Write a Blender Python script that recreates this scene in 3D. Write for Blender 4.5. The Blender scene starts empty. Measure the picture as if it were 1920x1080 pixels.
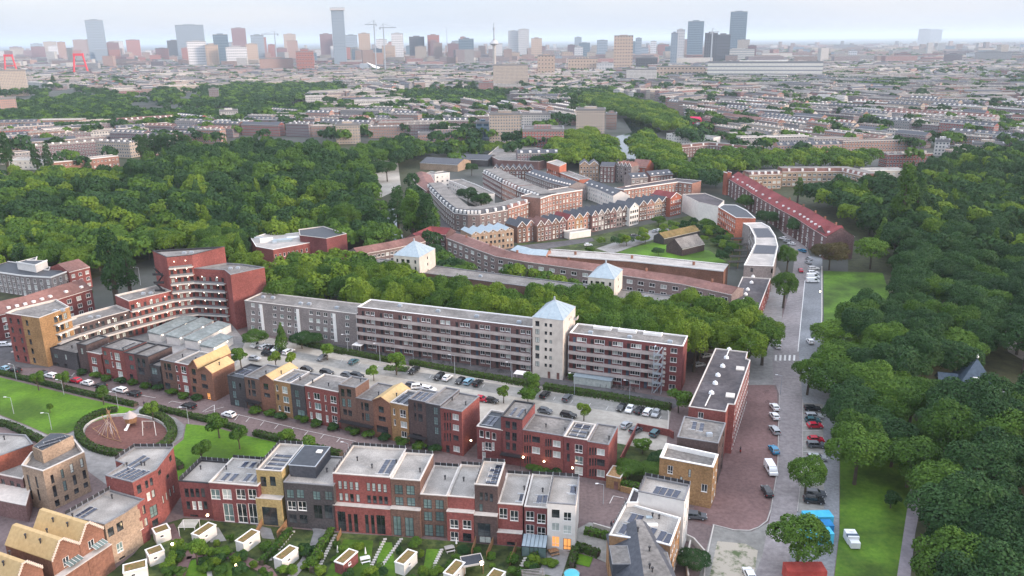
import bpy, math, random
import numpy as np
from mathutils import Vector
R_ = math.radians
random.seed(7); RS = np.random.RandomState(7)
sc = bpy.context.scene
col = sc.collection
# ------------------------------------------------ camera
CH = 100.0; FP = 1500.0                      # camera height, focal length in source pixels (1920 wide)
PIT = math.atan(466/1500.0); ROL = R_(0.5)
UP0 = Vector((0, math.sin(PIT), math.cos(PIT))); RT0 = Vector((1,0,0)); FW = Vector((0, math.cos(PIT), -math.sin(PIT)))
CR = RT0*math.cos(ROL) - UP0*math.sin(ROL); CU = RT0*math.sin(ROL) + UP0*math.cos(ROL)
CP = Vector((0,0,CH))
cam = bpy.data.objects.new('camera', bpy.data.cameras.new('camera')); col.objects.link(cam)
cam.data.sensor_width = 36; cam.data.lens = FP/1920*36; cam.data.clip_start = 1; cam.data.clip_end = 120000
from mathutils import Matrix
cam.matrix_world = Matrix(((CR.x, CU.x, -FW.x, 0),(CR.y, CU.y, -FW.y, 0),(CR.z, CU.z, -FW.z, CH),(0,0,0,1)))
sc.camera = cam
# ------------------------------------------------ sky, sun, exposure
SUN_EL, SUN_AZ = R_(14), R_(68)              # azimuth measured from the view direction (+Y) towards +X
SUN_AZ = R_(112)
w = bpy.data.worlds.new('World'); sc.world = w; w.use_nodes = True
nt = w.node_tree; nt.nodes.clear()
sky = nt.nodes.new('ShaderNodeTexSky'); sky.sky_type = 'NISHITA'; sky.sun_disc = False
sky.sun_elevation = SUN_EL; sky.sun_rotation = SUN_AZ; sky.air_density = 1.0; sky.dust_density = 2.0; sky.ozone_density = 1.5
bg = nt.nodes.new('ShaderNodeBackground'); bg.inputs[1].default_value = 0.15
cl = nt.nodes.new('ShaderNodeBackground'); cl.inputs[1].default_value = 1.0
tc = nt.nodes.new('ShaderNodeTexCoord'); mp = nt.nodes.new('ShaderNodeMapping'); mp.inputs['Scale'].default_value = (2.2,2.2,14)
cn = nt.nodes.new('ShaderNodeTexNoise'); cn.inputs['Scale'].default_value = 1.4; cn.inputs['Detail'].default_value = 6
cr_ = nt.nodes.new('ShaderNodeValToRGB')
cr_.color_ramp.elements[0].position = .3; cr_.color_ramp.elements[0].color = (.57,.64,.77,1)
cr_.color_ramp.elements[1].position = .7; cr_.color_ramp.elements[1].color = (.70,.705,.765,1)
add = nt.nodes.new('ShaderNodeMixShader'); add.inputs[0].default_value = .86
wo = nt.nodes.new('ShaderNodeOutputWorld')
L = nt.links.new
L(sky.outputs[0], bg.inputs[0]); L(tc.outputs['Generated'], mp.inputs[0]); L(mp.outputs[0], cn.inputs['Vector'])
L(cn.outputs[0], cr_.inputs[0])
sx_=nt.nodes.new('ShaderNodeSeparateXYZ'); L(tc.outputs['Generated'],sx_.inputs[0]); mr_=nt.nodes.new('ShaderNodeMapRange'); L(sx_.outputs[2],mr_.inputs[0])
mr_.inputs[1].default_value=0; mr_.inputs[2].default_value=.8; mr_.inputs[3].default_value=.53; mr_.inputs[4].default_value=1.55      # overcast: the zenith is brighter than the horizon
vm_=nt.nodes.new('ShaderNodeVectorMath'); vm_.operation='SCALE'; L(cr_.outputs[0],vm_.inputs[0]); L(mr_.outputs[0],vm_.inputs[3]); L(vm_.outputs[0], cl.inputs[0])
L(bg.outputs[0], add.inputs[1]); L(cl.outputs[0], add.inputs[2]); L(add.outputs[0], wo.inputs[0])
sd = bpy.data.lights.new('sun', 'SUN'); sd.energy = 2.0; sd.angle = R_(16); sd.color = (1.0,.78,.62)
so = bpy.data.objects.new('sun', sd); col.objects.link(so)
sdir = Vector((math.sin(SUN_AZ)*math.cos(SUN_EL), math.cos(SUN_AZ)*math.cos(SUN_EL), math.sin(SUN_EL)))
so.rotation_euler = sdir.to_track_quat('Z','Y').to_euler()
sc.view_settings.view_transform = 'Standard'; sc.view_settings.look = 'None'
sc.view_settings.exposure = 1.15; sc.view_settings.gamma = 1
# ------------------------------------------------ survey helpers: photograph pixel -> place on the ground / on a facade
def ray(x, y): return (FW + CR*((x-960)/FP) + CU*((540-y)/FP))
def G(x, y, z=0.0):
    d = ray(x, y); t = (z-CH)/d.z
    return (d.x*t, d.y*t)
def proj(x, y, z=0.0):
    v = Vector((x,y,z)) - CP; f = v.dot(FW)
    if f < 1: return (1e6,1e6,f)
    return (960+FP*v.dot(CR)/f, 540-FP*v.dot(CU)/f, f)
ORD=[]
def nth(n): return '%d%s'%(n,'th' if 10<n%100<14 else {1:'st',2:'nd',3:'rd'}.get(n%10,'th'))
class Fr:
    """frame on the ground: origin p, u axis towards q, v axis away from the viewer's side (left normal)"""
    def __init__(s, p, q):
        s.o = Vector(p); q = Vector(q); s.L = (q-s.o).length; s.a = math.atan2(q.y-s.o.y, q.x-s.o.x)
        s.du = Vector((math.cos(s.a), math.sin(s.a))); s.dv = Vector((-s.du.y, s.du.x))
    def uz(s, x, y, v=0.0):                   # pixel on the vertical plane at depth v
        d = ray(x, y); o = s.o + s.dv*v
        n = s.dv; t = (o.dot(n))/(d.x*n.x + d.y*n.y)
        P = Vector((d.x*t, d.y*t)) - s.o
        return P.dot(s.du), CH + d.z*t
    def uv(s, x, y, z=0.0):
        P = Vector(G(x, y, z)) - s.o; return P.dot(s.du), P.dot(s.dv)
    def w(s, u, v=0.0):
        P = s.o + s.du*u + s.dv*v; return (P.x, P.y)
def zat(base, top):                           # height of a vertical edge seen from pixel base to pixel top
    gx, gy = G(*base); d = ray(*top); r = math.hypot(gx, gy); t = r/math.hypot(d.x, d.y)
    return CH + d.z*t
# ------------------------------------------------ mesh builder
class MB:
    def __init__(s): s.v=[]; s.f=[]; s.m=[]; s.uvs=[]; s.mi=0
    def face(s, pts, uv=None):
        n=len(s.v); s.v.extend(pts); s.f.append(tuple(range(n,n+len(pts)))); s.m.append(s.mi)
        s.uvs.append(uv if uv else [(0,0)]*len(pts))
    def wall(s, A, B, z0, z1, z1b=None):
        Ln=math.hypot(B[0]-A[0],B[1]-A[1]); zb = z1 if z1b is None else z1b
        s.face([(A[0],A[1],z0),(B[0],B[1],z0),(B[0],B[1],zb),(A[0],A[1],z1)],[(0,z0),(Ln,z0),(Ln,zb),(0,z1)])
    def prism(s, poly, z0, z1, top=True, bot=False, sides=True):
        n=len(poly)
        if sides:
            for i in range(n): s.wall(poly[i], poly[(i+1)%n], z0, z1)
        if top: s.face([(p[0],p[1],z1) for p in poly],[(p[0],p[1]) for p in poly])
        if bot: s.face([(p[0],p[1],z0) for p in reversed(poly)])
    def box(s, x0,x1,y0,y1,z0,z1, bot=True): s.prism([(x0,y0),(x1,y0),(x1,y1),(x0,y1)],z0,z1,True,bot)
    def obox(s, cx,cy,a,l,wd,z0,z1):
        c,q=math.cos(a),math.sin(a)
        P=[(cx+c*i*l/2-q*j*wd/2, cy+q*i*l/2+c*j*wd/2) for i,j in((-1,-1),(1,-1),(1,1),(-1,1))]
        s.prism(P,z0,z1,True,True)
    def cyl(s, x,y,z0,z1,r0,r1=None,n=8,cap=True):
        r1=r0 if r1 is None else r1
        a=[(math.cos(2*math.pi*i/n),math.sin(2*math.pi*i/n)) for i in range(n)]
        for i in range(n):
            c,d=a[i],a[(i+1)%n]
            s.face([(x+c[0]*r0,y+c[1]*r0,z0),(x+d[0]*r0,y+d[1]*r0,z0),(x+d[0]*r1,y+d[1]*r1,z1),(x+c[0]*r1,y+c[1]*r1,z1)])
        if cap and r1>0: s.face([(x+c[0]*r1,y+c[1]*r1,z1) for c in a])
    def tube(s, P, Q, r0, r1=None, n=6):
        r1=r0 if r1 is None else r1; P=Vector(P);Q=Vector(Q); d=(Q-P).normalized()
        u=d.orthogonal().normalized(); w_=d.cross(u)
        a=[(math.cos(2*math.pi*i/n),math.sin(2*math.pi*i/n)) for i in range(n)]
        for i in range(n):
            c,e=a[i],a[(i+1)%n]
            s.face([tuple(P+u*c[0]*r0+w_*c[1]*r0),tuple(P+u*e[0]*r0+w_*e[1]*r0),tuple(Q+u*e[0]*r1+w_*e[1]*r1),tuple(Q+u*c[0]*r1+w_*c[1]*r1)])
    def ball(s, x,y,z,r,n=8,rz=None):
        rz=rz or r; m=n//2
        for j in range(m):
            t0,t1=math.pi*j/m,math.pi*(j+1)/m
            for i in range(n):
                a0,a1=2*math.pi*i/n,2*math.pi*(i+1)/n
                P=lambda t,a:(x+r*math.sin(t)*math.cos(a),y+r*math.sin(t)*math.sin(a),z+rz*math.cos(t))
                q=[P(t1,a0),P(t1,a1),P(t0,a1),P(t0,a0)]
                if j==0: q=q[:3]
                if j==m-1: q=[q[0],q[2],q[3]]
                s.face(q)
    def panel(s, A, B, z0, z1, ops, dep=.22):
        """wall from A to B (outside to its right) with real openings ops = (u0,u1,z0,z1) and reveals"""
        Ln=math.hypot(B[0]-A[0],B[1]-A[1])
        if Ln<.01: return
        dx,dy=(B[0]-A[0])/Ln,(B[1]-A[1])/Ln
        O=[]
        for o in ops:
            a,b,c,d=max(o[0],.05),min(o[1],Ln-.05),max(o[2],z0+.02),min(o[3],z1-.05)
            if b-a>.1 and d-c>.1: O.append((a,b,c,d))
        us=sorted(set([0,Ln]+[q for o in O for q in o[:2]])); zs=sorted(set([z0,z1]+[q for o in O for q in o[2:]]))
        P=lambda u,z,n=0:(A[0]+dx*u-dy*n,A[1]+dy*u+dx*n,z)
        for i in range(len(us)-1):
            j=0
            while j<len(zs)-1:
                um=(us[i]+us[i+1])/2
                inside=lambda jj:any(o[0]<um<o[1] and o[2]<(zs[jj]+zs[jj+1])/2<o[3] for o in O)
                if inside(j): j+=1; continue
                k=j
                while k+1<len(zs)-1 and not inside(k+1): k+=1
                a,b,c,d=us[i],us[i+1],zs[j],zs[k+1]
                s.face([P(a,c),P(b,c),P(b,d),P(a,d)],[(a,c),(b,c),(b,d),(a,d)]); j=k+1
        for a,b,c,d in O:
            s.face([P(a,c),P(a,c,dep),P(a,d,dep),P(a,d)]); s.face([P(b,c,dep),P(b,c),P(b,d),P(b,d,dep)])
            s.face([P(a,c),P(b,c),P(b,c,dep),P(a,c,dep)]); s.face([P(a,d,dep),P(b,d,dep),P(b,d),P(a,d)])
    def mesh(s, name, mats):
        me=bpy.data.meshes.new(name); me.from_pydata(s.v,[],s.f)
        ul=me.uv_layers.new(name='UVMap'); ul.data.foreach_set('uv',[c for f in s.uvs for p in f for c in p])
        if not isinstance(mats,(list,tuple)): mats=[mats]
        for m in mats: me.materials.append(m)
        if len(mats)>1: me.polygons.foreach_set('material_index',s.m)
        me.update(); return me
    def obj(s, name, mats, parent=None):
        return ob(name, s.mesh(name,mats), parent)
def ob(name, me, parent=None, loc=None, rz=0):
    o=bpy.data.objects.new(name, me); col.objects.link(o)
    if parent: o.parent=parent
    if loc: o.location=loc
    if rz: o.rotation_euler=(0,0,rz)
    return o
def tag(o,label,cat,group=None):
    o['label']=label; o['category']=cat
    if group: o['group']=group
    return o
def thing(name,label,cat,loc=(0,0,0),rz=0,group=None):
    o=ob(name,None,None,loc,rz); o.empty_display_size=.5; return tag(o,label,cat,group)
def struct(o,kind='structure'): o['kind']=kind; return o
def dup(root, loc, rz=0, label=None):
    r=root.copy(); col.objects.link(r); r.location=loc; r.rotation_euler=(0,0,rz)
    if label: r['label']=label
    for ch in root.children:
        c=ch.copy(); col.objects.link(c); c.parent=r
        for g in ch.children:
            d=g.copy(); col.objects.link(d); d.parent=c
    return r
def off(poly,d):                              # inset (d>0) of a ccw polygon
    n=len(poly); out=[]
    for i in range(n):
        p0,p1,p2=poly[i-1],poly[i],poly[(i+1)%n]
        a=Vector((p1[0]-p0[0],p1[1]-p0[1])).normalized(); b=Vector((p2[0]-p1[0],p2[1]-p1[1])).normalized()
        n1=Vector((-a.y,a.x)); n2=Vector((-b.y,b.x)); k=1+n1.dot(n2)
        m=(n1+n2)/(k if k>.25 else .25); out.append((p1[0]+m.x*d,p1[1]+m.y*d))
    return out
def ccw(poly):
    a=sum(poly[i][0]*poly[(i+1)%len(poly)][1]-poly[(i+1)%len(poly)][0]*poly[i][1] for i in range(len(poly)))
    return list(poly) if a>0 else list(reversed(poly))
def inpoly(x,y,poly):
    c=False; n=len(poly)
    for i in range(n):
        x1,y1=poly[i]; x2,y2=poly[i-1]
        if (y1>y)!=(y2>y) and x<(x2-x1)*(y-y1)/(y2-y1)+x1: c=not c
    return c
# ------------------------------------------------ materials
def mat(name, c, c2=None, scale=1.0, rough=.85, spec=.3, detail=4, bump=0, metal=0, mixpos=(.35,.65), obrand=0, extra=None, dist=0):
    m=bpy.data.materials.new(name); m.use_nodes=True; n=m.node_tree; b=n.nodes['Principled BSDF']
    b.inputs['Roughness'].default_value=rough; b.inputs['Specular IOR Level'].default_value=spec; b.inputs['Metallic'].default_value=metal
    b.inputs['Base Color'].default_value=(*c,1)
    if c2:
        t=n.nodes.new('ShaderNodeTexCoord'); no=n.nodes.new('ShaderNodeTexNoise'); no.inputs['Scale'].default_value=scale; no.inputs['Detail'].default_value=detail
        no.inputs['Roughness'].default_value=.65; no.inputs['Distortion'].default_value=dist
        r=n.nodes.new('ShaderNodeValToRGB'); e=r.color_ramp.elements
        e[0].position,e[1].position=mixpos; e[0].color=(*c,1); e[1].color=(*c2,1)
        n.links.new(t.outputs['Object'],no.inputs['Vector']); n.links.new(no.outputs[0],r.inputs[0]); src=r.outputs[0]
        if extra:                              # a second, larger stain layer
            no2=n.nodes.new('ShaderNodeTexNoise'); no2.inputs['Scale'].default_value=extra[0]; no2.inputs['Detail'].default_value=5
            n.links.new(t.outputs['Object'],no2.inputs['Vector'])
            r2=n.nodes.new('ShaderNodeValToRGB'); r2.color_ramp.elements[0].position=.38; r2.color_ramp.elements[1].position=.66
            r2.color_ramp.elements[0].color=(extra[1],)*3+(1,); r2.color_ramp.elements[1].color=(extra[2],)*3+(1,)
            n.links.new(no2.outputs[0],r2.inputs[0])
            mx=n.nodes.new('ShaderNodeMix'); mx.data_type='RGBA'; mx.blend_type='MULTIPLY'; mx.inputs[0].default_value=1
            n.links.new(src,mx.inputs[6]); n.links.new(r2.outputs[0],mx.inputs[7]); src=mx.outputs[2]
        if obrand:
            oi=n.nodes.new('ShaderNodeObjectInfo'); mr=n.nodes.new('ShaderNodeMapRange'); mr.inputs[3].default_value=1-obrand; mr.inputs[4].default_value=1+obrand
            n.links.new(oi.outputs['Random'],mr.inputs[0]); mx=n.nodes.new('ShaderNodeVectorMath'); mx.operation='SCALE'
            n.links.new(src,mx.inputs[0]); n.links.new(mr.outputs[0],mx.inputs[3]); src=mx.outputs[0]
        n.links.new(src,b.inputs['Base Color'])
        if bump:
            bp=n.nodes.new('ShaderNodeBump'); bp.inputs['Strength'].default_value=bump; bp.inputs['Distance'].default_value=.05
            n.links.new(no.outputs[0],bp.inputs['Height']); n.links.new(bp.outputs[0],b.inputs['Normal'])
    return m
def brick(name,c,k=.72,sc_=(.9)):              # brickwork: fine courses + weathering
    c2=tuple(min(1,x*1.22) for x in c); c1=tuple(x*k for x in c)
    m=mat(name,c1,c2,scale=2.2,detail=8,rough=.9,spec=.15,extra=(.13,.78,1.08),obrand=.06)
    n=m.node_tree; b=n.nodes['Principled BSDF']
    t=[q for q in n.nodes if q.type=='TEX_COORD'][0]
    br=n.nodes.new('ShaderNodeTexBrick'); br.inputs['Scale'].default_value=1; br.inputs['Brick Width'].default_value=.5; br.inputs['Row Height'].default_value=.16
    br.inputs['Mortar Size'].default_value=.02; br.inputs['Color1'].default_value=(.88,.88,.88,1); br.inputs['Color2'].default_value=(1.1,1.1,1.1,1); br.inputs['Mortar'].default_value=(1.05,1.05,1.05,1)
    uv=n.nodes.new('ShaderNodeUVMap'); n.links.new(uv.outputs[0],br.inputs['Vector'])
    src=b.inputs['Base Color'].links[0].from_socket
    mx=n.nodes.new('ShaderNodeMix'); mx.data_type='RGBA'; mx.blend_type='MULTIPLY'; mx.inputs[0].default_value=1
    n.links.new(src,mx.inputs[6]); n.links.new(br.outputs[0],mx.inputs[7]); n.links.new(mx.outputs[2],b.inputs['Base Color'])
    return m
def emis(name,c,s):
    m=bpy.data.materials.new(name); m.use_nodes=True; b=m.node_tree.nodes['Principled BSDF']
    b.inputs['Base Color'].default_value=(*c,1); b.inputs['Emission Color'].default_value=(*c,1); b.inputs['Emission Strength'].default_value=s; return m
M={}
M['red']=brick('red brick',(.25,.086,.078)); M['redd']=brick('deep red brick',(.195,.070,.070)); M['orange']=brick('orange red brick',(.33,.115,.08))
M['brown']=brick('brown brick',(.17,.105,.085)); M['dbrown']=brick('dark brown brick',(.105,.075,.072)); M['dark']=brick('anthracite brick',(.082,.076,.080))
M['tan']=brick('tan brick',(.33,.20,.11)); M['ochre']=brick('ochre brick',(.33,.20,.10)); M['yellow']=brick('yellow brick',(.42,.32,.15))
M['cinn']=brick('cinnamon brick',(.235,.12,.085)); M['grey']=brick('grey brick',(.25,.22,.215)); M['pinkb']=brick('pale pink brick',(.34,.19,.15))
M['mauve']=brick('mauve brick',(.19,.115,.11)); M['beige']=brick('beige brick',(.36,.27,.20)); M['salmon']=brick('salmon brick',(.42,.15,.10))
M['white']=mat('white render',(.66,.63,.60),(.76,.73,.69),scale=.6,rough=.8,extra=(.1,.9,1.03))
M['cream']=mat('cream render',(.55,.50,.45),(.66,.61,.55),scale=.5,rough=.85,extra=(.12,.85,1.03))
M['roofp']=mat('pale gravel roof',(.27,.255,.24),(.42,.395,.365),scale=4,detail=10,extra=(.22,.68,1.08))
M['roofg']=mat('grey bitumen roof',(.155,.145,.135),(.27,.25,.235),scale=1.3,detail=9,extra=(.16,.7,1.1))
M['roofd']=mat('dark bitumen roof',(.055,.048,.055),(.10,.09,.095),scale=.8,detail=8,extra=(.1,.75,1.25))
M['roofb']=mat('black membrane roof',(.030,.036,.046),(.05,.056,.068),scale=.8,detail=6,rough=.5)
M['tileo']=mat('yellow clay roof tiles',(.44,.31,.15),(.54,.39,.20),scale=1.4,detail=7,extra=(.15,.9,1.04))
M['tiler']=mat('red clay roof tiles',(.17,.035,.04),(.25,.06,.06),scale=1.5,detail=8,extra=(.12,.75,1.1))
M['tilem']=mat('weathered red tiles',(.17,.085,.075),(.26,.14,.12),scale=.7,detail=9,extra=(.07,.6,1.1))
M['tiled']=mat('slate roof tiles',(.045,.05,.064),(.08,.085,.10),scale=1.3,detail=7,rough=.6)
M['tileb']=mat('blue slate tiles',(.05,.075,.11),(.08,.115,.16),scale=1.2,detail=7,rough=.55)
M['zinc']=mat('pale blue zinc',(.28,.345,.39),(.35,.42,.46),scale=.8,rough=.45,metal=.2)
M['steel']=mat('galvanised steel',(.33,.37,.42),(.42,.46,.5),scale=2,rough=.5,metal=.3)
M['wtrim']=mat('white painted trim',(.72,.71,.69),(.80,.79,.77),scale=1,rough=.6)
M['strim']=mat('pale concrete coping',(.46,.43,.40),(.58,.54,.50),scale=1,rough=.8)
M['gtrim']=mat('grey aluminium coping',(.16,.16,.17),(.22,.22,.23),scale=1,rough=.5)
M['dtrim']=mat('black painted trim',(.025,.025,.03),(.04,.04,.045),scale=1,rough=.5)
M['conc']=mat('concrete',(.36,.34,.32),(.46,.43,.41),scale=.7,rough=.85,extra=(.2,.8,1.05))
M['concp']=mat('pink grey concrete balustrade',(.40,.345,.335),(.50,.44,.42),scale=.5,rough=.85,extra=(.2,.8,1.05))
M['glass']=mat('dark window glass',(.018,.024,.03),(.07,.08,.085),scale=.25,rough=.08,spec=.8,mixpos=(.45,.6),obrand=.5)
M['glassg']=mat('greenish window glass',(.10,.15,.15),(.17,.24,.235),scale=.5,rough=.1,spec=.8,obrand=.3)
M['curt']=mat('curtained window glass',(.36,.40,.38),(.52,.55,.52),scale=1.2,rough=.15,spec=.6,obrand=.25)
M['lit']=emis('lit window glass',(1,.42,.12),.28)
M['lamp']=emis('lamp glow',(1,.72,.42),9)
M['lampw']=emis('white lamp glow',(1,.86,.7),7)
M['wood']=mat('timber',(.22,.12,.06),(.34,.20,.11),scale=2,rough=.7)
M['pv']=mat('solar cells',(.018,.024,.048),(.032,.042,.075),scale=1.2,rough=.2,spec=.6)
M['pvt']=mat('white panel edge',(.62,.64,.66),(.7,.72,.74),scale=1,rough=.4)
M['sedum']=mat('sedum roof',(.10,.11,.03),(.27,.15,.07),scale=1.5,detail=6,extra=(.4,.8,1.2))
M['teal']=mat('teal wall',(.25,.36,.38),(.32,.43,.45),scale=1)
M['yellp']=mat('yellow paint',(.5,.33,.06),(.55,.38,.1))
# ------------------------------------------------ building kit
_wc={}
def win_mesh(w,h,kind):
    w=round(w,1);h=round(h,1);k=(w,h,kind)
    if k in _wc: return _wc[k]
    f=MB(); t=.09; y0,y1=.05,.15
    f.box(-w/2,w/2,y0,y1,-h/2,-h/2+t); f.box(-w/2,w/2,y0,y1,h/2-t,h/2)
    f.box(-w/2,-w/2+t,y0,y1,-h/2+t,h/2-t); f.box(w/2-t,w/2,y0,y1,-h/2+t,h/2-t)
    if w>1.15: f.box(-.04,.04,y0+.005,y1-.005,-h/2+t,h/2-t)
    if h>1.9: f.box(-w/2+t,w/2-t,y0+.01,y1-.01,-h*.18-.04,-h*.18+.04)
    if kind[0]=='w': f.box(-w/2-.05,w/2+.05,-.06,.05,-h/2-.07,-h/2)      # sill
    g=MB(); g.face([(-w/2+t,.11,-h/2+t),(w/2-t,.11,-h/2+t),(w/2-t,.11,h/2-t),(-w/2+t,.11,h/2-t)])
    fm=M['wtrim'] if kind[0]=='w' else M['dtrim']
    gm={'w':'glass','wc':'curt','g':'glassg','d':'glass','c':'curt','lit':'lit','wl':'lit','wg':'glassg'}[kind]
    _wc[k]=(f.mesh('window',fm),g.mesh('pane',M[gm]),w,h); return _wc[k]
def add_window(T,x,y,z,w,h,kind,rz,name='window'):
    a,b,w,h=win_mesh(w,h,kind); o=ob(name,a,T,(x,y,z),rz); ob('pane',b,o); return o
_dc={}
def door_mesh(w,h,m):
    k=(round(w,1),round(h,1),m)
    if k not in _dc:
        f=MB(); w,h=k[0],k[1]; f.box(-w/2,w/2,.04,.12,-h/2,h/2); f.box(w/2-.18,w/2-.12,.0,.04,-.1,.1); f.box(-w*.28,w*.28,.02,.04,h*.08,h*.38); _dc[k]=f.mesh('door',M[m])
    return _dc[k]
def walls(T,poly,z0,h,wall,wins={},name='wall',top=None,edges=None):
    """walls over a ccw polygon; wins: edge -> [(u centre, z centre, w, h, kind)]"""
    b=MB(); n=len(poly)
    for i in range(n):
        if edges is not None and i not in edges: continue
        A,B=poly[i],poly[(i+1)%n]; W=wins.get(i,[])
        ops=[(q[0]-round(q[2],1)/2,q[0]+round(q[2],1)/2,q[1]-round(q[3],1)/2,q[1]+round(q[3],1)/2) for q in W]
        b.panel(A,B,z0,h,ops)
        an=math.atan2(B[1]-A[1],B[0]-A[0]); Ln=math.hypot(B[0]-A[0],B[1]-A[1])
        for q in W:
            wd,hh=round(q[2],1),round(q[3],1)
            if q[0]-wd/2<.05 or q[0]+wd/2>Ln-.05 or q[1]+hh/2>h-.05: 
                continue
            x,y=A[0]+math.cos(an)*q[0],A[1]+math.sin(an)*q[0]
            if q[4].startswith('door'): ob('door',door_mesh(wd,hh,q[4][4:] or 'dtrim'),T,(x,y,q[1]),an)
            else: add_window(T,x,y,q[1],wd,hh,q[4],an)
    return b.obj(name,wall,T)
def clampw(W,Ln,h):
    return [q for q in W if q[0]-q[2]/2>.08 and q[0]+q[2]/2<Ln-.08 and q[1]+q[3]/2<h-.1]
def flat_roof(T,poly,h,roof,trim,par=.35,cw=.3):
    b=MB(); b.prism(off(poly,.02),h-par-.3,h-par,True,False,False)
    r=b.obj('roof',roof,T)
    c=MB(); O=off(poly,-.05); I=off(poly,cw); n=len(poly)
    for i in range(n):
        j=(i+1)%n
        c.face([(*O[i],h+.06),(*O[j],h+.06),(*I[j],h+.06),(*I[i],h+.06)])
        c.wall(O[i],O[j],h-.12,h+.06); c.wall(I[j],I[i],h-par-.01,h+.06)
        c.face([(*O[j],h-.12),(*O[i],h-.12),(*I[i],h-.12),(*I[j],h-.12)])
    c.obj('parapet',trim,T); return r
def vent(T,x,y,z,big=False):
    b=MB()
    if big: b.box(x-.7,x+.7,y-.5,y+.5,z,z+.7); b.box(x-.5,x+.5,y-.3,y+.3,z+.7,z+.85)
    else: b.cyl(x,y,z,z+.75,.14,.14,6); b.cyl(x,y,z+.75,z+1.0,.24,.24,6)
    return b.obj('roof_vent',M['steel'] if big else M['dtrim'],T)
def solar(T,x,y,z,l,wd,a=0,tilt=.28,n=None):
    """a tilted solar panel, long side l along local direction a"""
    o=MB(); t=wd*math.sin(tilt); c=wd*math.cos(tilt)
    o.mi=0; o.face([(-l/2,-c/2,.12),(l/2,-c/2,.12),(l/2,c/2,.12+t),(-l/2,c/2,.12+t)])
    o.mi=1; o.face([(l/2,c/2+.02,.0),(-l/2,c/2+.02,.0),(-l/2,c/2,.12+t),(l/2,c/2,.12+t)])
    o.box(-l/2-.04,-l/2,-c/2,c/2,.0,.14); o.box(l/2,l/2+.04,-c/2,c/2,0,.14)
    k=n or max(1,int(l/1.9))
    for i in range(1,k): xx=-l/2+l*i/k; o.face([(xx-.018,-c/2,.128),(xx+.018,-c/2,.128),(xx+.018,c/2,.128+t),(xx-.018,c/2,.128+t)])
    q=o.obj('solar_panel',[M['pv'],M['pvt']],T); q.location=(x,y,z); q.rotation_euler=(0,0,a); return q
def screen(T,P,z,hh=.75):
    """dark panel railing with pale posts along a polyline"""
    b=MB(); b.mi=0
    for A,B in zip(P[:-1],P[1:]):
        Ln=math.hypot(B[0]-A[0],B[1]-A[1]); an=math.atan2(B[1]-A[1],B[0]-A[0]); n=max(1,int(Ln/1.3)); s=Ln/n
        for i in range(n):
            u=(i+.5)*s; cx,cy=A[0]+math.cos(an)*u,A[1]+math.sin(an)*u
            b.mi=0; b.obox(cx,cy,an,s-.16,.06,z+.08,z+hh); b.mi=1; b.obox(cx-math.cos(an)*s/2,cy-math.sin(an)*s/2,an,.1,.1,z,z+hh+.06)
    return b.obj('roof_screen',[M['dtrim'],M['steel']],T)
def px(Z,x,y): return (Z[0]+x/Z[2], Z[1]+y/Z[2])
Z5=(0,810,4); Z6=(320,810,4); Z7=(780,810,4); Z8=(1200,810,4); Z1=(0,600,4); Z2=(440,600,4); Z3=(880,600,4); Z4=(1240,600,4); ZS=(0,0,1)
def wins_px(fr,Z,W,u0,v=0.0):
    out=[]
    for q in W:
        cx,cy,w_,h_,k=q[:5]
        ua,_=fr.uz(*px(Z,cx-w_/2,cy),v); ub,_=fr.uz(*px(Z,cx+w_/2,cy),v)
        uc,za=fr.uz(*px(Z,cx,cy+h_/2),v); _,zb=fr.uz(*px(Z,cx,cy-h_/2),v)
        za=max(za,.12)
        if zb-za<.4: continue
        out.append((uc-u0,(za+zb)/2,max(.4,ub-ua),zb-za,k))
    return out
HL=[]
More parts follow.
